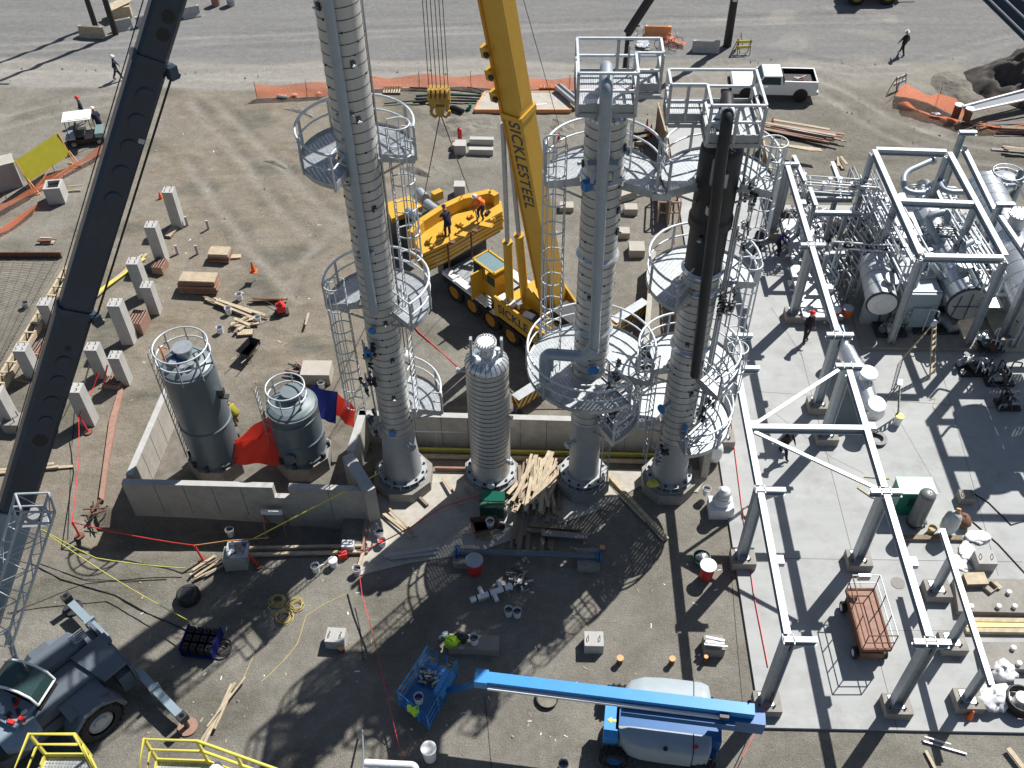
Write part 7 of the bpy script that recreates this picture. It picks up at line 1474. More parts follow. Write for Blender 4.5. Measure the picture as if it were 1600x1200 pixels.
# cones
def cone(px_, py_, label, h=.7, m_='orange', z=0.0, post=False):
    g = G(px_, py_, z); T = thing('traffic_cone', label, 'cone', (g.x, g.y, z)); o = .6 if post else 0
    mb = MB(); mb.lathe([(.14, .03 + o), (.03, h + o), (.001, h + .01 + o)], n=18); mb.mi = 1; mb.lathe([(.101, .25 * h / .7 + o), (.076, .42 * h / .7 + o)], n=18); part(T, 'cone_body', mb, [m_, 'white' if not post else m_]); mb = MB(); mb.box((0, 0, .02 + o), (.36, .36, .04)); part(T, 'cone_base', mb, m_)
    if post: mb = MB(); mb.tube((0, 0, 0), (0, 0, .6), .02, n=6); part(T, 'stake', mb, 'white')
cone(400, 438, 'red cone set on a stake on the dirt right of the plywood stacks', post=True); cone(252, 311, 'small red cone left of the farthest pier', .5); cone(577, 134, 'red cone standing in front of the tallest column near the road', 1.0, 'red'); cone(1010, 205, 'red folded cone beyond the pipe-clad column deck, left one', .9, 'red'); cone(1016, 214, 'red folded cone beyond the decks, right one', .9, 'red'); cone(873, 222, 'red cone seen through the left ring deck rail', .7, 'red'); cone(1513, 1124, 'orange cone fallen against the low rack pier at lower right', .6); cone(1206, 196, 'white and red cone beside the long stacked pipes', .6)
g = G(719, 222); T = thing('gas_cylinder', 'red gas cylinder among the blocks beyond the crane', 'cylinder', (g.x, g.y, .3)); mb = MB(); mb.tube((0, 0, 0), (0, 0, .6), .14, n=14); mb.dome((0, 0, .6), .14, .12, 14, 4); part(T, 'cylinder_body', mb, 'red'); mb = MB(); mb.tube((0, 0, .7), (0, 0, .85), .05, n=8); part(T, 'valve', mb, 'galv')
def marker(px_, py_, label, tilt=(0, 0), h=1.0, m_='red_tape'):
    g = G(px_, py_); T = thing('marker_post', label, 'post', (g.x, g.y, 0)); mb = MB(); mb.tube((0, 0, 0), (tilt[0], tilt[1], h), .045, n=10); part(T, 'post_shaft', mb, m_); mb = MB(); mb.tube((0, 0, 0), (0, 0, .05), .2, n=16); part(T, 'post_foot', mb, 'rust'); return g + V((tilt[0], tilt[1], h))
m1 = marker(138, 675, 'orange marker post beside the taped pier', (-.15, .1)); m2 = marker(125, 838, 'red marker post at the corner left of the bund', (0, .0)); m3 = marker(318, 876, 'red marker post at the edge of the shaded pit', (-.15, .05)); m4 = marker(403, 884, 'red marker stuck beside the scrap bin', (-.2, 0), .8)
# tapes and cords
def line(name, label, pts, r, m_, cat='tape', world=False, sag=0.0, flat_=False):
    P_ = [p if isinstance(p, V) else G(*p) for p in pts]; out = []
    for a, b in zip(P_[:-1], P_[1:]):
        k = 6
        for i in range(k): t = i / k; q = a.lerp(b, t); out.append(q - V((0, 0, sag * 4 * t * (1 - t))))
    out.append(P_[-1]); mb = MB()
    if flat_: 
        for a, b in zip(out[:-1], out[1:]): mb.bar(a, b, r, r * 3)
    else: mb.path(out, r, 5)
    return solo(name, label, cat, mb, m_, flat(out[0]), world=True)
line('barrier_tape', 'red tape strung from the left marker along the bund pit to the right marker', [m2, m3], .02, 'red_tape', sag=.15, flat_=True); line('barrier_tape', 'red tape running up to the taped pier from the corner marker', [m2, G(124, 715, .6), m1], .018, 'red_tape', flat_=True); line('barrier_tape', 'red tape rising from the orange marker to the pier with props', [m1, G(146, 606, .8), G(155, 580, 1.4)], .018, 'red_tape', flat_=True)
line('barrier_tape', 'orange tape from the right marker to the scrap bin', [m3, G(355, 845, 1.0), G(395, 842, 1.0), G(420, 840, .9)], .016, 'cap_orange', flat_=True); line('barrier_tape', 'yellow tape from the jib plate down across the dirt to the black tool rack', [G(62, 826, 3.0), G(180, 905, .8), G(305, 975, 1.0)], .018, 'yellow_tape', flat_=True, sag=.1); line('barrier_tape', 'yellow tape from the jib plate toward the scrap boards', [G(66, 828, 3.0), G(150, 872, .9), G(290, 888, .3)], .018, 'yellow_tape', flat_=True, sag=.1)
line('barrier_tape', 'yellow striped tape slanting up over the near bund wall', [G(395, 842, 1.0), G(535, 770, 2.0), G(598, 736, 1.2)], .02, 'yellow_tape', flat_=True); line('barrier_tape', 'yellow tape drooping over the taped pier', [G(120, 606, 2.3), G(100, 650, .6), G(92, 660, .1)], .018, 'yellow_tape', flat_=True)
line('barrier_tape', 'long red tape running from the pit corner to the bottom edge', [G(561, 890, .9), G(566, 930, .7), G(585, 1000, .5), G(604, 1085, .5), G(632, 1200, .6)], .024, 'red_tape', flat_=True); line('barrier_tape', 'red tape in front of the column bases reaching the pit corner', [G(561, 865, 1.0), G(640, 825, .7), G(690, 793, .8), G(760, 770, .9)], .018, 'red_tape', flat_=True)
line('barrier_tape', 'red line down the slab along the left rack columns', [G(1142, 655, .15), G(1160, 800, .15), G(1178, 930, .15), G(1200, 1042, .15)], .02, 'red_tape', flat_=True); line('barrier_tape', 'red tape from the lift end to the bottom edge right of the lift', [G(1226, 1040, 1.2), G(1190, 1122, 1.0), G(1150, 1205, .8)], .024, 'red_tape', flat_=True); line('barrier_tape', 'pinkish hose trailing right of the tallest column toward the crane', [G(638, 500), G(655, 520), G(700, 560), G(745, 600)], .03, 'red_tape', flat_=True)
line('power_cord', 'black cord lying from the left marker down along the dirt', [(117, 640), (112, 700), (106, 842)], .02, 'black', 'cord'); line('power_cord', 'dark cord snaking from the jib to the black tool rack', [(48, 880), (95, 905), (180, 930), (230, 958), (300, 988)], .025, 'black', 'cord'); line('power_cord', 'thin dark cord branching along the top of the lower dirt', [(60, 880), (130, 905), (200, 908), (260, 905)], .015, 'black', 'cord')
line('power_cord', 'straight black cord on the dirt beside the slab edge', [(1143, 900), (1152, 1010), (1160, 1098)], .015, 'black', 'cord'); line('power_cord', 'short black rod-like cord right of the block with orange cap', [(555, 950), (562, 980), (568, 1032)], .025, 'black', 'cord'); line('power_cord', 'yellow cord winding over the sunlit dirt to a small loop', [(540, 928), (505, 945), (478, 962), (465, 1005), (445, 1030), (420, 1055), (408, 1065)], .015, 'cord_yellow', 'cord'); line('power_cord', 'yellow cord running down toward the yellow basket', [(398, 1020), (380, 1060), (345, 1110), (322, 1160)], .015, 'cord_yellow', 'cord')
line('power_cord', 'twin dark wires hanging down below the blue boom', [(757, 1090), (762, 1130), (768, 1200)], .02, 'dark_metal', 'cord'); line('air_hose', 'black hose looping from the grey receiver over the slab', [G(1516, 768, .15), G(1545, 785, .15), G(1580, 820, .15), G(1640, 800, .15)], .025, 'black', 'hose'); line('air_hose', 'dark hose crossing the slab to the right edge below the loop', [G(1520, 815, .15), G(1560, 850, .15), G(1620, 915, .15)], .025, 'black', 'hose'); line('air_hose', 'thin hose ring lying under the rack by the green cabinet', [G(1390, 748, .15), G(1350, 745, .15), G(1340, 762, .15), G(1362, 777, .15), G(1395, 785, .15)], .02, 'cord_yellow', 'hose'); line('air_hose', 'thin tan rope curled on the sunlit slab', [G(1452, 625, .14), G(1462, 622, .14), G(1458, 636, .14), G(1470, 655, .14), G(1466, 670, .14)], .015, 'cord_yellow', 'hose')
for k, (px_, py_, lab) in enumerate(((433, 940, 'coil of yellow cord, top left of three'), (463, 946, 'coil of yellow cord, right of three'), (443, 965, 'coil of yellow cord, lowest of three'), (758, 838, 'small coil of yellow rope beside the wheelbarrow'))):
    g = G(px_, py_); rr_ = random.Random(k); mb = MB()
    for i in range(6): r_ = .26 + rr_.uniform(-.09, .09); ox, oy = rr_.uniform(-.06, .06), rr_.uniform(-.06, .06); mb.path([(ox + r_ * math.cos(t), oy + r_ * .9 * math.sin(t), .02 + i * .018) for t in [2 * PI * j / 18 for j in range(18)]], .014, 5, closed=True)
    solo('cord_coil', lab, 'cord', mb, 'cord_yellow', (g.x, g.y, 0))
# tarps hung by the grey tanks
def tarp(label, A, B2, h0, h1, m_, seed=1, sag=.4, name='tarp', steps=14):
    mb = MB(); rr_ = random.Random(seed); n_ = (B2 - A).cross(V((0, 0, 1))).normalized()
    def f(u, v): p = A.lerp(B2, u); wob = .16 * math.sin(u * 7 + v * 2) * (.4 + v) + .06 * math.sin(u * 17 + v * 5); top_ = -sag * 4 * u * (1 - u) * .5; return p + n_ * wob + V((0, 0, h0 * (1 - v) + h1 * v + top_ * (1 - v * .4) + .05 * math.sin(u * 11)))
    mb.cloth(None, steps, 8, f); return solo(name, label, 'tarp', mb, m_, flat(A), world=True)
def qtarp(label, c4_, m_, seed=1, name='tarp'):
    P_ = [G(*q) for q in c4_]; n_ = (P_[1] - P_[0]).cross(P_[3] - P_[0]).normalized(); mb = MB()
    def f(u, v): p = P_[0].lerp(P_[1], u).lerp(P_[3].lerp(P_[2], u), v); e = math.sin(u * PI); return p + n_ * (.13 * math.sin(u * 6 + v * 3 + seed) * e + .04 * math.sin(u * 15 + v * 6) * v) - V((0, 0, .12 * e * (1 - v)))
    mb.cloth(None, 16, 10, f); return solo(name, label, 'tarp', mb, m_, flat(P_[0]), world=True)
qtarp('large bright red tarp hanging square between the two grey tanks', ((366, 688, 1.9), (432, 668, 2.2), (437, 728, .9), (357, 724, .9)), 'red_tarp', 1)
qtarp('slanting red tarp fold stretched up to the left side of the short tank', ((372, 684, 1.9), (426, 642, 3.0), (432, 672, 2.3), (366, 694, 1.8)), 'red_tarp', 2)
qtarp('deep blue tarp spread right of the short grey tank', ((486, 600, 2.4), (528, 612, 2.4), (524, 662, 1.2), (488, 650, 1.4)), 'blue_tarp', 3)
qtarp('red tarp at the right end of the blue one', ((526, 610, 2.4), (556, 638, 2.4), (552, 668, 1.5), (523, 648, 1.5)), 'red_tarp', 4)
qtarp('small red cloth strip behind the short tank', ((436, 612, 2.4), (452, 594, 2.6), (448, 616, 2.0), (434, 628, 1.9)), 'red_tarp', 5)
# scrap bin, sawhorse, barrows, drums
g = G(372, 866, .7); T = thing('scrap_bin', 'open bin of metal scrap sitting on the squat block', 'bin', (g.x, g.y + .1, .72), .1); mb = MB()
for a in (((-.4, 0, .15), (.04, .6, .3)), ((.4, 0, .15), (.04, .6, .3)), ((0, .3, .15), (.84, .04, .3)), ((0, 0, .02), (.8, .6, .03))): mb.box(*a)
part(T, 'bin_wall', mb, 'galv_white'); mb = MB(); rr_ = random.Random(2)
for i in range(26): p = V((rr_.uniform(-.3, .3), rr_.uniform(-.22, .22), rr_.uniform(.08, .3))); q = p + V((rr_.uniform(-.25, .25), rr_.uniform(-.2, .2), rr_.uniform(-.05, .1))); mb.mi = i % 3; mb.tube(p, q, .02, n=5)
part(T, 'scrap', mb, ['dark_metal', 'rust', 'wood'])
g = G(433, 838, -.8); T = thing('sawhorse', 'red and white striped sawhorse standing in the shaded pit', 'sawhorse', (g.x, g.y + .2, -.85)); mb = MB(); mb.box((0, 0, 1.5), (.9, .1, .25)); part(T, 'top_rail', mb, 'white')
for sx in (-.4, .4):
    for sy in (-.35, .35): mb = MB(); mb.bar((sx * 1.1, sy, 0), (sx, 0, 1.5), .07, .05); part(T, 'leg', mb, 'rust_pink')
def barrow(px_, py_, rz, label, m_='rust', load=()):
    g = G(px_, py_); T = thing('wheelbarrow', label, 'wheelbarrow', (g.x, g.y, 0), rz); mb = MB()
    a = [(-.4, -.28, .4), (.4, -.22, .4), (.4, .22, .4), (-.4, .28, .4)]; b = [(-.55, -.38, .68), (.6, -.32, .68), (.6, .32, .68), (-.55, .38, .68)]; mb.add(a + b, [(3, 2, 1, 0), (0, 1, 5, 4), (1, 2, 6, 5), (2, 3, 7, 6), (3, 0, 4, 7), (0, 1, 2, 3)]); part(T, 'tray', mb, m_)
    for s_ in (-1, 1): mb = MB(); mb.path([(.65, s_ * .1, .2), (-.3, s_ * .25, .36), (-1.1, s_ * .3, .6)], .02, 6); part(T, 'handle', mb, 'wood'); mb = MB(); mb.tube((-.35, s_ * .25, .35), (-.4, s_ * .28, 0), .018, n=6); part(T, 'leg', mb, 'dark_metal')
    wheel(T, (.68, 0, .2), (0, 1, 0), .2, .09, 'rubber', 'dark_metal')
    return T
barrow(392, 556, 1.2, 'overturned black wheelbarrow on the dirt above the grey tanks', 'black'); barrow(757, 832, .2, 'wheelbarrow holding white buckets before the short drum', 'rust')
g = G(441, 490); T = thing('compactor', 'red engine-driven compactor beside the level beams', 'machine', (g.x, g.y, 0), .3); mb = MB(); mb.box((0, 0, .1), (.7, .5, .12)); part(T, 'base_plate', mb, 'dark_metal'); mb = MB(); mb.box((0, 0, .4), (.45, .4, .4)); mb.tube((-.1, 0, .6), (.1, 0, .72), .15, n=12); part(T, 'engine', mb, 'red'); mb = MB(); mb.path([(-.2, -.2, .3), (-.7, -.2, .9), (-.7, .2, .9), (-.2, .2, .3)], .02, 6); part(T, 'handle', mb, 'dark_metal')
for a in (('white bucket lying by the pale planks, top one', 375, 468), ('white bucket with bluish mouth left of the broken boards', 358, 490), ('white bucket right of the broken boards', 404, 504), ('white upright bucket on the apron, rear of the pair', 594, 838), ('white bucket with red mouth, front of the pair on the apron', 598, 852), ('dark-mouthed bucket standing in the shade left of the white one', 494, 892), ('white bucket with lid standing by the red fuel can', 522, 884), ('white pail tied at the long red tape', 559, 896), ('white pail left in the shaded ground, left of two', 795, 960), ('white pail left in the shaded ground, right of two', 808, 962), ('white pail on the grey-green block', 741, 1004), ('grey pail in the pit corner by the marker', 361, 836), ('white pail standing in the blue basket', 655, 1096), ('white pail beside the green tool box', 785, 800), ('tall white pail in the wheelbarrow', 766, 822), ('blue-mouthed pail above the tall grey tank', 345, 520), ('white pail left of the short tank top block', 503, 606), ('white pail at the bottom edge right of the lift shadow', 880, 1200), ('small white pail on the low block by the wrapped pump', 1103, 772), ('grey pail tipped over in the rebar mat', 42, 482)):
    z_ = {741: .45, 766: .45, 655: .5, 1103: .3}.get(a[1], 0.0); bucket('bucket', a[0], a[1], a[2], .17, .40, 'galv' if 'grey pail' in a[0] else 'white', 'red' if 'red mouth' in a[0] else ('blue_tarp' if 'blue' in a[0] else 'dark_metal'), z=z_, lid='white' if 'with lid' in a[0] else None)
for px_, py_, r_, lm, bm, lab in ((742, 892, .33, 'pipe_blue', 'red', 'red drum with pale blue lid in the shade of the blue pipe spool'), (1103, 900, .3, 'white', 'red', 'red drum with white lid full of scraps near the slab edge'), (672, 1184, .25, 'white', 'white', 'white lidded tub with round cap at the bottom edge'),):
    bucket('drum', lab, px_, py_, r_, .75, bm, 'dark_metal', lid=lm)
g = G(1095, 878); T = thing('green_basket', 'green plastic heap of fittings beside the white lidded drum', 'basket', (g.x, g.y, 0)); mb = MB(); mb.lathe([(.26, 0), (.34, .35), (.36, .35), (.36, .3)], n=18); part(T, 'basket_body', mb, 'green_box'); mb = MB(); mb.blob((0, 0, .2), (.5, .5, .25), 4, 12, 6, .3); part(T, 'contents', mb, 'galv')
g = G(855, 1092); mb = MB(); mb.lathe([(.34, 0), (.40, .16), (.42, .16), (.40, 0.0)], n=30); mb.mi = 1; mb.lathe([(.36, .05), (.001, .05)], n=30); solo('shallow_tub', 'shallow round black tub lying under the blue boom', 'tub', mb, ['black', 'mesh_bed'], (g.x, g.y, 0))
g = G(296, 934); T = thing('manhole_riser', 'round dark manhole riser with slotted cover on the dirt', 'manhole', (g.x, g.y, 0)); mb = MB(); mb.lathe([(.46, 0), (.46, .3), (.38, .36)], n=30); part(T, 'riser', mb, 'rubber'); mb = MB(); mb.lathe([(.38, .36), (.001, .37)], n=30)
for i in range(-3, 4): mb.box((0, i * .09, .385), (.5, .03, .02))
part(T, 'cover', mb, 'dark_metal')
g = G(318, 1010); T = thing('tool_rack', 'black tool and battery rack with cables in the boom shadow', 'rack', (g.x, g.y, 0), -.1); mb = MB(); mb.box((0, 0, .15), (1.3, 1.1, .1)); 
for sx in (-.62, .62): mb.box((sx, 0, .4), (.05, 1.1, .5))
part(T, 'frame', mb, 'blue_tarp')
for i in range(12): mb = MB(); mb.box((-.45 + .3 * (i % 4), -.35 + .35 * (i // 4), .4), (.22, .26, .4)); mb.tube((-.45 + .3 * (i % 4), -.35 + .35 * (i // 4), .6), (-.45 + .3 * (i % 4), -.35 + .35 * (i // 4), .68), .04, n=6); part(T, 'battery', mb, 'black')
g = G(348, 1015); mb = MB(); rr_ = random.Random(4)
for i in range(10): r_ = rr_.uniform(.15, .4); mb.path([(r_ * math.cos(t) + rr_.uniform(-.02, .02), r_ * math.sin(t), .03 + i * .015) for t in [2 * PI * j / 20 for j in range(20)]], .016, 5, closed=True)
solo('cable_coil', 'tangled grey cable coil right of the black tool rack', 'cable', mb, 'dark_metal', (g.x, g.y, 0))
g = G(770, 800); T = thing('tool_chest', 'dark green site chest with lid open before the short drum', 'chest', (g.x, g.y, .05), -.05); mb = MB(); mb.box((0, 0, .35), (1.0, .7, .7)); part(T, 'chest_body', mb, 'green_dark'); mb = MB(); mb.bar((0, .35, .95), (0, .0, .72), 1.0, .04); part(T, 'chest_lid', mb, 'green_box')
g = G(545, 878); T = thing('fuel_can', 'red plastic fuel can beside the pit corner', 'can', (g.x - .25, g.y + .2, 0), .3); mb = MB(); mb.box((0, 0, .17), (.36, .22, .34)); mb.path([(-.1, 0, .34), (-.05, 0, .42), (.1, 0, .42), (.14, 0, .34)], .025, 6); part(T, 'can_body', mb, 'red'); mb = MB(); mb.tube((-.12, 0, .34), (-.16, 0, .44), .03, n=8); part(T, 'cap', mb, 'black')
g = G(545, 862); T = thing('site_radio', 'grey and white portable generator near the red fuel can', 'generator', (g.x, g.y + .1, 0)); mb = MB(); mb.box((0, 0, .25), (.5, .35, .4)); part(T, 'body', mb, 'galv_white'); mb = MB(); mb.path([(-.2, 0, .45), (-.2, 0, .55), (.2, 0, .55), (.2, 0, .45)], .02, 6); part(T, 'handle', mb, 'black')
# orange capped stubs
for px_, py_, r_, h_, lab in ((968, 1036, .13, .35, 'orange capped pipe stub, left of the pair below the blocks'), (1049, 1037, .12, .35, 'orange capped pipe stub, right of the pair below the blocks'), (1101, 1035, .08, .4, 'thin orange topped stake before the block with white pipes'), (535, 1018, .13, .3, 'orange capped stub in front of the left cubic block'), (941, 858, .12, .1, 'small orange cap by the end of the blue pipe spool')):
    g = G(px_, py_); T = thing('capped_stub', lab, 'pipe stub', (g.x, g.y, 0)); mb = MB(); mb.tube((0, 0, 0), (0, 0, h_), r_ * .85, n=16); part(T, 'stub_pipe', mb, 'rust'); mb = MB(); mb.tube((0, 0, h_), (0, 0, h_ + .05), r_, n=18); part(T, 'cap', mb, 'cap_orange')
# blue pipe spool on blocking, white fittings
a, b = G(712, 862, .55), G(938, 868, .55); T = thing('pipe_spool', 'long dark blue flanged pipe lying on blocks in the shade', 'pipe', flat(a)); mb = MB(); mb.tube(a, b, .14, n=18); part(T, 'pipe_run', mb, 'rt_grey', True)
for t in (0, .02, .98, 1.0): q = a.lerp(b, t); d = (b - a).normalized(); mb = MB(); mb.tube(q - d * .03, q + d * .03, .25, n=20); part(T, 'flange', mb, 'lift_blue_dark', True)
for t in (.06, .92): q = a.lerp(b, t); mb = MB(); mb.box((q.x, q.y, .2), (.9, .9, .4)); part(T, 'blocking', mb, 'concrete_dark', True)
a, b = G(735, 938, .35), G(800, 915, .4); T = thing('pvc_fitting', 'white branched plastic pipe lying half in the shade', 'pipe', flat(a)); mb = MB(); mb.tube(a, b, .12, n=18); part(T, 'main_pipe', mb, 'plastic_white', True)
for t, s_ in ((.3, 1), (.55, -1), (.75, 1)): q = a.lerp(b, t); d = (b - a).normalized(); w_ = V((-d.y, d.x, 0)) * s_; mb = MB(); mb.tube(q, q + w_ * .42, .09, n=14); part(T, 'branch', mb, 'plastic_white', True)
for t in (.15, .45, .8): q = a.lerp(b, t); d = (b - a).normalized(); mb = MB(); mb.tube(q - d * .03, q + d * .03, .135, n=18); part(T, 'band_clamp', mb, 'black', True)
lumber('pile of metal tubes and offcuts behind the white branched pipe', 812, 908, 16, .9, .3, .35, 41, ('galv', 'dark_metal', 'wood', 'galv_white'), .6, 'offcut_pile', .07)
lumber('short white pipes laid on the dark concrete block', 1118, 1002, 5, .8, -.1, .25, 42, ('galv_white', 'white'), .05, 'tube_bundle', .09, z=.56, hz=.1)
a, b = G(570, 1192, .8), G(650, 1196, .8); T = thing('drain_pipe', 'pinkish white pipe with elbow lying at the bottom edge', 'pipe', flat(a)); mb = MB(); mb.bend([a, b, b + V((0, -.6, -.3))], .13, .2, 16, 6); part(T, 'pipe_run', mb, 'plastic_white', True)
mb = MB(); a, b = G(566, 1140, .3), G(566, 1215, 1.5); mb.path([a, (a + b) / 2 + V((.05, 0, .1)), b], .035, 7); solo('curved_hose', 'grey curved hose rising beside the white pipe at the bottom', 'hose', mb, 'tank_top', flat(a), world=True)
# vests heap on the block
for px_, py_, m_, d, lab in ((706, 1004, 'hiviz', (.6, .45, .3), 'lime vest heap on the grey-green block'), (722, 996, 'dark_metal', (.5, .4, .3), 'dark gear heap beside the lime vest'), (692, 995, 'rt_grey', (.4, .4, .25), 'grey gloves and straps left of the lime vest')):
    g = G(px_, py_, .5); mb = MB(); mb.blob((0, 0, 0), d, hash(lab) % 97, 14, 8, .35); solo('clothing_heap', lab, 'clothing', mb, m_, (g.x, g.y, .42))
# wrapped pump near slab
g = G(1124, 800); T = thing('wrapped_pump', 'tall pump wrapped in white plastic near the black-wrapped column', 'pump', (g.x, g.y, 0)); mb = MB(); mb.box((0, 0, .3), (1.0, .8, .6)); part(T, 'pump_base', mb, 'plastic_white'); mb = MB(); mb.blob((0, .05, .45), (.8, .7, .75), 12, 16, 8, .12); part(T, 'wrap', mb, 'plastic_white'); mb = MB(); mb.lathe([(.28, 1.0), (.26, 1.45), (.14, 1.6), (.001, 1.62)], n=20); part(T, 'motor_top', mb, 'plastic_white')
for zz in (.9, 1.1, 1.3): mb = MB(); mb.lathe([(.29, zz - .01), (.30, zz), (.29, zz + .01)], n=20); part(T, 'strap', mb, 'dark_metal')
g = G(1112, 720, 0); T = thing('wrapped_bundle', 'white wrapped bundle below the lowest ring deck at the slab edge', 'bundle', (g.x, g.y, 0)); mb = MB(); mb.blob((0, 0, 0), (.8, .8, 1.3), 14, 16, 10, .12); part(T, 'wrap', mb, 'plastic_white')
# ------------------------------------------------------------------ utility poles at the top
def pole(px_, py_, h, r, label, tip=None, arm=True):
    g = G(px_, py_); T = thing('utility_pole', label, 'pole', (g.x, g.y, 0)); t = tip - flat(g) if tip is not None else V((0, 0, h)); mb = MB(); mb.tube((0, 0, -.1), t, r, r * .7, n=14); part(T, 'pole_shaft', mb, 'black')
    if arm: mb = MB(); mb.box((0, 0, h - .6), (2.4, .14, .14)); part(T, 'crossarm', mb, 'wood_dark'); mb = MB(); mb.tube((.3, .1, h * .28), (.3, .1, h * .28 + .01), .01, n=4); mb.box((0, -r, h * .3), (.3, .05, .4)); part(T, 'pole_tag', mb, 'galv_white')
    return T
pole(149, 40, 11, .2, 'dark utility pole at the top left, left of two'); pole(181, 54, 12, .22, 'dark utility pole at the top left, right of two'); pole(1136, 72, 12, .3, 'thick dark utility pole at the top right beside the barricades')
g = G(977, 106); pole(977, 106, 2.6, .2, 'short dark stub pole behind the top deck of the pipe-clad column', arm=False)
mb = MB(); a = flat(g) + V((-.05, 0, 2.5)); b = AT(1050, -55, 66); mb.bar(a, b, .45, .4); solo('leaning_pole', 'dark pole leaning up to the right from the short stub pole', 'pole', mb, 'black', flat(g), world=True)
# barricades and bicycles
def barricade(px_, py_, rz, label, m_='rust_pink'):
    g = G(px_, py_); T = thing('barricade', label, 'barricade', (g.x, g.y, 0), rz)
    for zz in (.9, .5): mb = MB(); mb.box((0, 0, zz), (1.1, .04, .2)); part(T, 'board', mb, m_)
    for sx in (-.45, .45):
        for sy in (-.3, .3): mb = MB(); mb.bar((sx, sy, 0), (sx, 0, 1.05), .04, .04); part(T, 'leg', mb, 'rust')
barricade(1152, 78, 1.2, 'folding barricade leaning at the right side of the utility pole'); barricade(1160, 84, .1, 'yellow-legged barricade right of the utility pole', 'safety_yellow'); barricade(1402, 140, .6, 'small grey barricade frame left of the orange netting heap', 'galv'); barricade(1000, 228, .3, 'dark folding trestle beyond the right ring deck', 'dark_metal')
def bicycle(px_, py_, rz, label, m_):
    g = G(px_, py_); T = thing('bicycle', label, 'bicycle', (g.x, g.y, 0), rz)
    for x_ in (-.52, .52): mb = MB(); mb.path([(x_ + .33 * math.cos(t), 0, .34 + .33 * math.sin(t)) for t in [2 * PI * i / 22 for i in range(22)]], .022, 5, closed=True); part(T, 'wheel', mb, 'rubber')
    mb = MB(); J = {'r': (-.52, 0, .34), 'b': (-.08, 0, .3), 's': (-.2, 0, .8), 'h': (.36, 0, .82), 'f': (.52, 0, .34)}
    for a, b in ('rb', 'rs', 'bs', 'bh', 'sh', 'hf'): mb.tube(J[a], J[b], .022, n=6)
    part(T, 'frame', mb, m_); mb = MB(); mb.box((-.22, 0, .88), (.26, .12, .06)); part(T, 'saddle', mb, 'black'); mb = MB(); mb.tube((.34, 0, .8), (.32, 0, 1.0), .018, n=6); mb.path([(.22, -.28, 1.0), (.36, -.2, 1.02), (.36, .2, 1.02), (.22, .28, 1.0)], .016, 5); part(T, 'handlebar', mb, 'galv')
bicycle(1000, 58, .3, 'white bicycle parked left of the orange barrier', 'white'); bicycle(1048, 72, .1, 'orange bicycle parked right of the orange barrier', 'cap_orange'); bicycle(1040, 78, -.3, 'red bicycle lying in front of the orange one', 'red')
lumber('heap of stones and bags on a pallet below the bicycles', 1004, 74, 14, .9, .0, .4, 43, ('concrete', 'wood', 'pipe_blue', 'galv_white'), .5, 'rubble_heap', .25)
# ------------------------------------------------------------------ pad and hoses beyond the crane
P4 = [G(*q) for q in ((742, 176), (892, 176), (885, 148), (758, 148))]; mb = MB(); mb.poly([(p.x, p.y) for p in P4], 0, .22); mb.mi = 1
for i in range(4): a, b = P4[i], P4[(i + 1) % 4]; mb.bar((a.x, a.y, .12), (b.x, b.y, .12), .1, .28)
solo('wash_pad', 'pale flat pad with orange border beyond the yellow boom', 'pad', mb, ['concrete', 'cap_orange'], flat(P4[0]), world=True)
lumber('pale boards lying on the pad with orange border', 838, 165, 5, 1.6, .1, .3, 44, ('wood_new', 'wood', 'white'), .1)
a, b = G(872, 135, .5), G(902, 160, .5); mb = MB(); mb.bar(a, b, .5, .3); mb.mi = 1; mb.bar(a + V((0, 0, .16)), b + V((0, 0, .16)), .2, .02); solo('steel_channel', 'dark slanted channel at the left edge of the top deck', 'channel', mb, ['galv', 'black'], flat(a), world=True)
for k, (p, q, r_, m_, lab) in enumerate((((640, 137), (752, 146), .05, 'black', 'uppermost dark pipe beyond the hook block'), ((650, 150), (758, 150), .09, 'green_dark', 'green pipe lying beyond the hook block'), ((645, 160), (745, 158), .08, 'black', 'dark pipe below the green one'), ((600, 162), (700, 158), .05, 'green_dark', 'thin green hose left of the hook block'), ((700, 168), (724, 174), .16, 'black', 'short fat black pipe below the hook block'), ((650, 155), (690, 166), .07, 'black', 'slanting dark hose behind the hook block'), ((730, 136), (766, 148), .03, 'black', 'thin dark rod near the pad edge'))):
    mb = MB(); a, b = G(*p, .15), G(*q, .15); mb.path([a, a.lerp(b, .4) + V((0, .1, .06)), b], r_, 8); solo('pipe_length', lab, 'pipe', mb, m_, flat(a), world=True)
g = G(732, 172); mb = MB(); mb.bend([(-.15, 0, .1), (.1, 0, .1), (.12, .05, .4)], .1, .1, 12); solo('pipe_elbow', 'small green pipe elbow below the pad corner', 'pipe', mb, 'green_box', (g.x, g.y, 0))
for px_, py_, lab in ((438, 152, 'white sandbag at the foot of the left orange netting'), (444, 153, 'second white sandbag beside the first at the netting'), (460, 150, 'white sandbag between the netting posts'), (498, 148, 'white sandbag near the right end of the left netting'), (662, 160, 'pale bag by the dark pipes')):
    g = G(px_, py_); mb = MB(); mb.blob((0, 0, 0), (.45, .3, .2), px_, 12, 6, .15); solo('sandbag', lab, 'sandbag', mb, 'plastic_white', (g.x, g.y, 0))
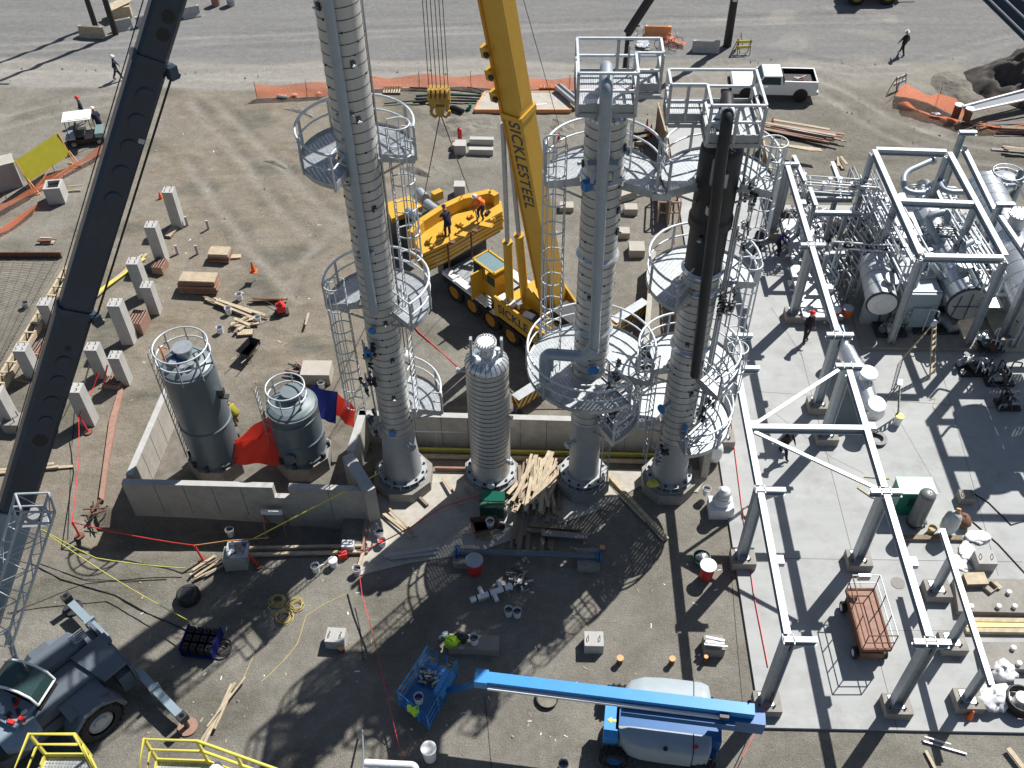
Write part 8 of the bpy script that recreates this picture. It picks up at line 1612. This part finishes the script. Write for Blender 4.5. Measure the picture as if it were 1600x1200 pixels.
# spoil heaps
def heap(label, pts, h, seed, m_='ground', name='spoil_heap'):
    P_ = [G(*p) for p in pts]; cx = sum(p.x for p in P_) / len(P_); cy = sum(p.y for p in P_) / len(P_); mb = MB(); n_, m2 = 90, 30; vs = []
    def edge(t):
        k = len(P_); a = t * k; i = int(a) % k; return P_[i].lerp(P_[(i + 1) % k], a - int(a))
    for j in range(m2 + 1):
        r = 1 - j / m2
        for i in range(n_):
            e = edge(i / n_); x_, y_ = cx + (e.x - cx) * r, cy + (e.y - cy) * r; hh = h * (1 - r ** 1.3); nz = mnoise.noise(V((x_ * .9, y_ * .9, seed))) * .5 * h + mnoise.noise(V((x_ * 2.6, y_ * 2.6, seed))) * .16 * h + mnoise.noise(V((x_ * 6, y_ * 6, seed))) * .06 * h
            vs.append((x_, y_, hh + nz * min(1, 2 * (1 - r)) - .12 - (.1 if j == 0 else 0)))
    mb.add(vs, [(j * n_ + i, j * n_ + (i + 1) % n_, (j + 1) * n_ + (i + 1) % n_, (j + 1) * n_ + i) for j in range(m2) for i in range(n_)], True)
    return solo(name, label, 'earth heap', mb, m_, (cx, cy, 0), world=True)
heap('large dark heap of damp earth at the upper right edge', [(1500, 112), (1520, 150), (1600, 172), (1720, 165), (1740, 95), (1600, 78)], 2.2, 1, 'spoil')
heap('rough dark clods spread between the walking person and the earth heap', [(1440, 110), (1450, 140), (1500, 172), (1560, 178), (1530, 130), (1480, 105)], .45, 7, 'soil')
heap('dark ragged earth bank below the hook block', [(655, 195), (690, 215), (740, 213), (790, 205), (785, 182), (720, 178), (670, 180)], .5, 2)
heap('dark earth bank seen under the left ring deck', [(850, 200), (880, 215), (905, 205), (895, 180), (860, 182)], .4, 3)
heap('low ridge of dark earth left of the tallest column', [(395, 250), (430, 262), (470, 275), (470, 262), (430, 245), (400, 238)], .22, 4)
heap('ragged earth lip below the left orange netting', [(430, 168), (470, 180), (500, 190), (500, 175), (460, 160)], .25, 5)
heap('earth bank behind the upper winch of the crane', [(600, 262), (640, 275), (690, 285), (700, 272), (650, 255), (610, 250)], .35, 6)
# pink duct bank strip and long red lead
T = thing('duct_bank', 'curving pinkish concrete strip running down left of the bund', 'strip', flat(G(160, 700))); L_pts = [(182, 590), (186, 612), (172, 660), (164, 720), (156, 780)]; R_pts = [(192, 592), (193, 616), (183, 660), (171, 722), (163, 784)]; mb = MB()
for i in range(len(L_pts) - 1): a, b, c_, d_ = G(*L_pts[i]), G(*R_pts[i]), G(*R_pts[i + 1]), G(*L_pts[i + 1]); up = V((0, 0, .14)); mb.add([a, b, c_, d_, a + up, b + up, c_ + up, d_ + up], [(7, 6, 5, 4), (0, 1, 5, 4), (1, 2, 6, 5), (2, 3, 7, 6), (3, 0, 4, 7)])
part(T, 'strip_body', mb, 'rust_pink', True)
lumber('tangle of brown pipes at the lower end of the pinkish strip', 150, 800, 8, 1.1, .6, .3, 45, ('rust', 'dark_metal'), .7, 'pipe_tangle', .06)
# rod blocks by the piers
for px_, py_, d, lab in ((220, 512, (.75, 1.0, .75), 'reddish block studded with rods right of the middle tall pier'), (252, 422, (.6, .8, .5), 'smaller reddish rod block beside the third pier'), (60, 548, (.3, 1.3, .2), 'narrow row of rods left of the boom near a pier'), (180, 602, (.8, .6, .3), 'reddish block at the foot of the pier with props')):
    g = G(px_, py_); T = thing('rod_block', lab, 'block', (g.x, g.y, 0), -.12); mb = MB(); mb.box((0, 0, d[2] / 2), d); mb.mi = 1; nx, ny = max(2, int(d[0] / .13)), max(2, int(d[1] / .13))
    for i in range(nx):
        for j in range(ny): x_, y_ = -d[0] / 2 + d[0] * (i + .5) / nx, -d[1] / 2 + d[1] * (j + .5) / ny; mb.tube((x_, y_, d[2]), (x_, y_, d[2] + .07), .035, n=6)
    part(T, 'studded_body', mb, ['rust_pink', 'dark_metal'])
for p, q, lab in (((148, 600), (155, 560), 'red prop leaning on the pier, left one'), ((160, 606), (168, 570), 'red prop leaning on the pier, right one'), ((128, 612), (140, 570), 'yellow prop left of the pier with red props')):
    a, b = G(*p), G(*q, 1.0); mb = MB(); mb.bar(a, b, .06, .05); solo('prop', lab, 'prop', mb, 'red_tape' if 'red prop' in lab[:9] else 'wood_new', flat(a), world=True)
for px_, py_, lab in ((326, 358, 'small pale post stub casting a long shadow, upper one'), (278, 397, 'small post stub right of the second pier'), (309, 397, 'small post stub left of the pale panel stack'), (293, 352, 'thin post stub right of the farthest pier')):
    g = G(px_, py_); T = thing('post_stub', lab, 'post', (g.x, g.y, 0), .3); mb = MB(); mb.box((0, 0, .3), (.14, .1, .6)); part(T, 'stub', mb, 'pier_concrete')
# white steel channel with two bollards, upper right
T = thing('steel_girder', 'long grey channel with white flanges on two dark pipe posts', 'girder', flat(G(1500, 180)));
for off in (0, 1):
    a, b = G(1502 + off * 16, 167 + off * 7, 1.0), G(1640 + off * 16, 130 + off * 14, 1.0); mb = MB(); mb.bar(a, b, .12, .1); part(T, 'flange', mb, 'white', True)
a, b = G(1510, 172, .9), G(1648, 138, .9); mb = MB(); mb.bar(a, b, .6, .06); part(T, 'web', mb, 'rt_grey', True)
for px_, py_ in ((1491, 186), (1508, 192)): g = G(px_, py_); mb = MB(); mb.tube((g.x, g.y, 0), (g.x, g.y, 1.0), .24, n=20); mb.mi = 1; mb.tube((g.x, g.y, 1.0), (g.x, g.y, 1.05), .27, n=20); part(T, 'pipe_post', mb, ['rust', 'white'], True)
g = G(1462, 182); mb = MB(); mb.blob((0, 0, 0), (.7, .4, .25), 77, 14, 6, .3); solo('blue_sheet', 'crumpled pale blue sheet in front of the netting heap', 'sheet', mb, 'pipe_blue', (g.x, g.y, 0))
# timber frames along the slab's far strip
def frame_wall(label, a, b, h, m_='wood', n_=6, name='formwork_wall', backm='plywood_red'):
    A, B2 = G(*a), G(*b); T = thing(name, label, 'formwork', flat(A)); d = (B2 - A); nn = V((-d.y, d.x, 0)).normalized() * .06; mb = MB(); mb.bar(A + V((0, 0, h / 2)), B2 + V((0, 0, h / 2)), .04, h); part(T, 'panel', mb, backm, True)
    for i in range(n_ + 1): q = A.lerp(B2, i / n_) + nn; mb = MB(); mb.bar(q, q + V((0, 0, h)), .09, .07); part(T, 'stud', mb, m_, True)
    for zz in (.1, h): mb = MB(); mb.bar(A + nn * 1.8 + V((0, 0, zz)), B2 + nn * 1.8 + V((0, 0, zz)), .09, .08); part(T, 'rail', mb, m_, True)
frame_wall('tall timber form panel along the left edge of the far slab strip', (1038, 250), (1026, 205), 2.0, 'wood', 6)
frame_wall('timber form panel continuing below the first along the slab strip', (1045, 350), (1041, 262), 1.6, 'wood_new', 8)
frame_wall('dim timber form panel beside the black-wrapped column behind decks', (1062, 560), (1050, 400), 1.3, 'wood', 9)
frame_wall('timber form panel right of the black-wrapped column by the rack', (1215, 350), (1188, 235), 1.2, 'wood', 9)
T = thing('timber_crib', 'open timber frame box standing in the trench between the columns', 'frame', flat(G(1045, 350)))
a, b, c_, d_ = G(1027, 348), G(1060, 348), G(1062, 310), G(1028, 310)
for p in (a, b, c_, d_): mb = MB(); mb.bar(p, p + V((0, 0, 1.4)), .08, .08); part(T, 'post', mb, 'wood', True)
for zz in (.7, 1.4):
    for p, q in ((a, b), (b, c_), (c_, d_), (d_, a)): mb = MB(); mb.bar(p + V((0, 0, zz)), q + V((0, 0, zz)), .08, .08); part(T, 'rail', mb, 'rust_pink', True)
mb = MB(); A, B2 = G(1003, 600), G(1018, 420); mb.bar(flat(A) + V((0, 0, .6)), flat(B2) + V((0, 0, .6)), .25, 1.2); solo('trench_wall', 'dim concrete wall running back between the two tall columns', 'wall', mb, 'concrete', flat(A), world=True)
P4 = [G(*q) for q in ((660, 640), (1000, 640), (990, 520), (900, 575))]; mb = MB(); mb.poly([(p.x, p.y) for p in P4], -.05, .05); solo('dug_area', None, None, mb, 'soil', kind='structure')
# ------------------------------------------------------------------ vehicles
g = G(1208, 154); T = thing('pickup_truck', 'white pickup truck with open dark bed parked beyond the black-wrapped column', 'pickup', (g.x - .1, g.y + .55, 0), PI - .04)
L_, W_ = 5.5, 1.95; prof = [(-L_ / 2, .5), (L_ / 2, .5), (L_ / 2, .95), (L_ / 2 - .1, 1.08), (1.15, 1.15), (.55, 1.15), (-L_ / 2, 1.15)]
mb = MB(); mb.prism(prof, (0, 0, 0), (1, 0, 0), (0, 0, 1), W_ * .98); bd_ = part(T, 'body', mb, 'car_white')
mb = MB(); vs = [(1.25, 1.15, .95), (.75, 1.72, .8), (-.42, 1.75, .8), (-.55, 1.15, .95)]; k = len(vs)
pts = [(x_, -w_, z_) for x_, z_, w_ in vs] + [(x_, w_, z_) for x_, z_, w_ in vs]; mb.add(pts, [(0, 1, 2, 3), (7, 6, 5, 4), (1, 5, 6, 2), (0, 4, 5, 1), (3, 2, 6, 7)]); cb_ = part(T, 'cab', mb, 'car_white')
mb = MB()
for s_ in (-1, 1): mb.add([(1.05, s_ * .935, 1.2), (.72, s_ * .83, 1.66), (-.30, s_ * .83, 1.66), (-.36, s_ * .935, 1.2)], [(0, 1, 2, 3) if s_ < 0 else (3, 2, 1, 0)])
mb.add([(1.235, -.85, 1.19), (.79, -.76, 1.69), (.79, .76, 1.69), (1.235, .85, 1.19)], [(3, 2, 1, 0)]); mb.add([(-.535, -.8, 1.25), (-.46, -.72, 1.66), (-.46, .72, 1.66), (-.535, .8, 1.25)], [(0, 1, 2, 3)]); mb.v = [(x_ + (.012 if x_ > .7 else (-.012 if x_ < -.4 else 0)), y_ * 1.012, z_ + .004) for x_, y_, z_ in mb.v]; part(T, 'window', mb, 'glass', up=cb_)
mb = MB(); mb.box((-1.66, 0, 1.157), (2.0, 1.66, .012))
for a_ in (((-.62, 0, 1.3), (.02, 1.66, .3)), ((-2.65, 0, 1.3), (.02, 1.66, .3)), ((-1.66, .83, 1.3), (2.0, .012, .3)), ((-1.66, -.83, 1.3), (2.0, .012, .3))): mb.box(*a_)
part(T, 'bed_liner', mb, 'black', up=bd_)
for s_ in (-1, 1): mb = MB(); mb.box((-1.66, s_ * .9, 1.3), (2.15, .12, .32)); part(T, 'bed_side', mb, 'car_white', up=bd_)
mb = MB(); mb.box((-2.7, 0, 1.2), (.08, 1.9, .5)); part(T, 'tailgate', mb, 'car_white'); mb = MB(); mb.box((-2.82, 0, .62), (.16, 1.8, .2)); part(T, 'rear_bumper', mb, 'galv'); mb = MB(); mb.box((2.78, 0, .62), (.16, 1.9, .24)); part(T, 'front_bumper', mb, 'dark_metal'); mb = MB(); mb.box((2.755, 0, .85), (.03, 1.1, .22)); part(T, 'grille', mb, 'black')
for s_ in (-1, 1):
    mb = MB(); mb.box((2.75, s_ * .75, .86), (.04, .3, .18)); part(T, 'headlight', mb, 'glass_light'); mb = MB(); mb.box((-2.75, s_ * .9, 1.1), (.03, .12, .35)); part(T, 'tail_light', mb, 'red'); mb = MB(); mb.box((.95, s_ * 1.08, 1.25), (.12, .2, .18)); part(T, 'mirror', mb, 'car_white')
    for x_ in (1.75, -1.75):
        mb = MB(); mb.tube((x_, s_ * .9, .5), (x_, s_ * .983, .5), .47, n=24); part(T, 'wheel_arch', mb, 'black'); wheel(T, (x_, s_ * .86, .38), (0, s_, 0), .38, .26, 'rubber', 'galv', rimr=.55)
lumber('grey scrap lying in the bed of the white pickup', 1250, 126, 8, .9, .3, .3, 46, ('rust', 'galv', 'wood'), .6, 'bed_scrap', .07, z=1.17, hz=.15)
g = G(138, 222); T = thing('utility_cart', 'small cart with white roof parked beside the yellow board', 'cart', (g.x, g.y, 0), .25); mb = MB(); mb.box((0, 0, .4), (2.2, 1.1, .3)); part(T, 'chassis', mb, 'black'); mb = MB(); mb.box((-.15, .05, 1.85), (1.7, 1.25, .06)); mb.box((-.15, .05, 1.9), (1.5, 1.05, .04)); part(T, 'roof', mb, 'white')
for sx in (-.9, .6):
    for sy in (-.5, .55): mb = MB(); mb.tube((sx, sy, .5), (sx * .95, sy, 1.85), .025, n=6); part(T, 'roof_post', mb, 'dark_metal')
mb = MB(); mb.box((-.2, 0, .75), (.5, 1.0, .15)); mb.box((-.48, 0, 1.0), (.12, 1.0, .45)); part(T, 'seat', mb, 'dark_metal'); mb = MB(); mb.box((.9, 0, .65), (.5, 1.1, .35)); part(T, 'front_cowl', mb, 'glass_light'); mb = MB(); mb.box((-.85, 0, .62), (.6, 1.05, .12)); part(T, 'cargo_bed', mb, 'galv'); mb = MB(); mb.path([(.5 + .14 * math.cos(t), .25 + .14 * math.sin(t), 1.05) for t in [2 * PI * i / 14 for i in range(14)]], .014, 5, closed=True); mb.tube((.5, .25, 1.05), (.7, .25, .7), .015, n=5); part(T, 'steering_wheel', mb, 'black')
for sx in (-.75, .8):
    for sy in (-.5, .5): wheel(T, (sx, sy, .26), (0, 1 if sy > 0 else -1, 0), .26, .18, 'rubber', 'galv')
a = G(1365, 4); T = thing('wheel_loader', 'yellow-wheeled loader cut by the top edge with forks to the right', 'loader', (a.x - .3, a.y + .6, 0), .05); mb = MB(); mb.box((0, 0, 1.2), (3.6, 1.5, .8)); mb.box((-.6, 0, 2.2), (1.3, 1.2, 1.3)); part(T, 'body', mb, 'crane_yellow')
for sx in (-1.2, 1.2):
    for sy in (-.85, .85): wheel(T, (sx, sy, .65), (0, 1 if sy > 0 else -1, 0), .65, .45, 'rubber', 'sign_yellow', lugs=16)
mb = MB(); mb.bar((1.4, -.4, 1.2), (2.3, -.4, .6), .15, .2); mb.bar((1.4, .4, 1.2), (2.3, .4, .6), .15, .2); part(T, 'loader_arm', mb, 'crane_yellow'); mb = MB()
for y_ in (-.45, .45): mb.box((2.9, y_, .3), (1.3, .12, .06))
mb.box((2.3, 0, .6), (.1, 1.2, .7)); part(T, 'fork', mb, 'dark_metal')
# dark ribbed boom crossing the top right corner
a, b = AT(1540, -30, 22), AT(1650, 75, 20); T = thing('corner_boom', 'dark ribbed boom close by, crossing the upper right corner', 'boom', a - V((0, 0, 0))); d = (b - a).normalized(); e = (b - a) * .6
n_ = d.cross((CAM - a).normalized()).normalized(); vv = n_.cross(d)
mb = MB(); mb.bar(a - e, b + e, .6, .5, up=vv); part(T, 'boom_body', mb, 'navy', True)
for o_ in (-.22, .0, .2): mb = MB(); s_ = -1 if vv.dot(CAM - a) < 0 else 1; mb.tube(a - e + n_ * o_ + vv * (.27 * s_), b + e + n_ * o_ + vv * (.27 * s_), .025, n=6); part(T, 'boom_cable', mb, 'galv', True)
# scattered small litter
rr_ = random.Random(77); mb = MB()
for i in range(420):
    px_, py_ = rr_.uniform(200, 1150), rr_.uniform(150, 1190); g = G(px_, py_)
    if -19 < g.x < 9.6 and 23 < g.y < 34: continue
    mb.mi = rr_.choice((0, 0, 1, 2)); mb.box((g.x, g.y, ground_h(g.x, g.y) + .01), (rr_.uniform(.03, .22), rr_.uniform(.02, .05), .02), rr_.uniform(0, 3))
solo('litter', 'small splinters and scraps scattered over the dirt', 'litter', mb, ['wood', 'white', 'wood_dark'], kind='stuff')
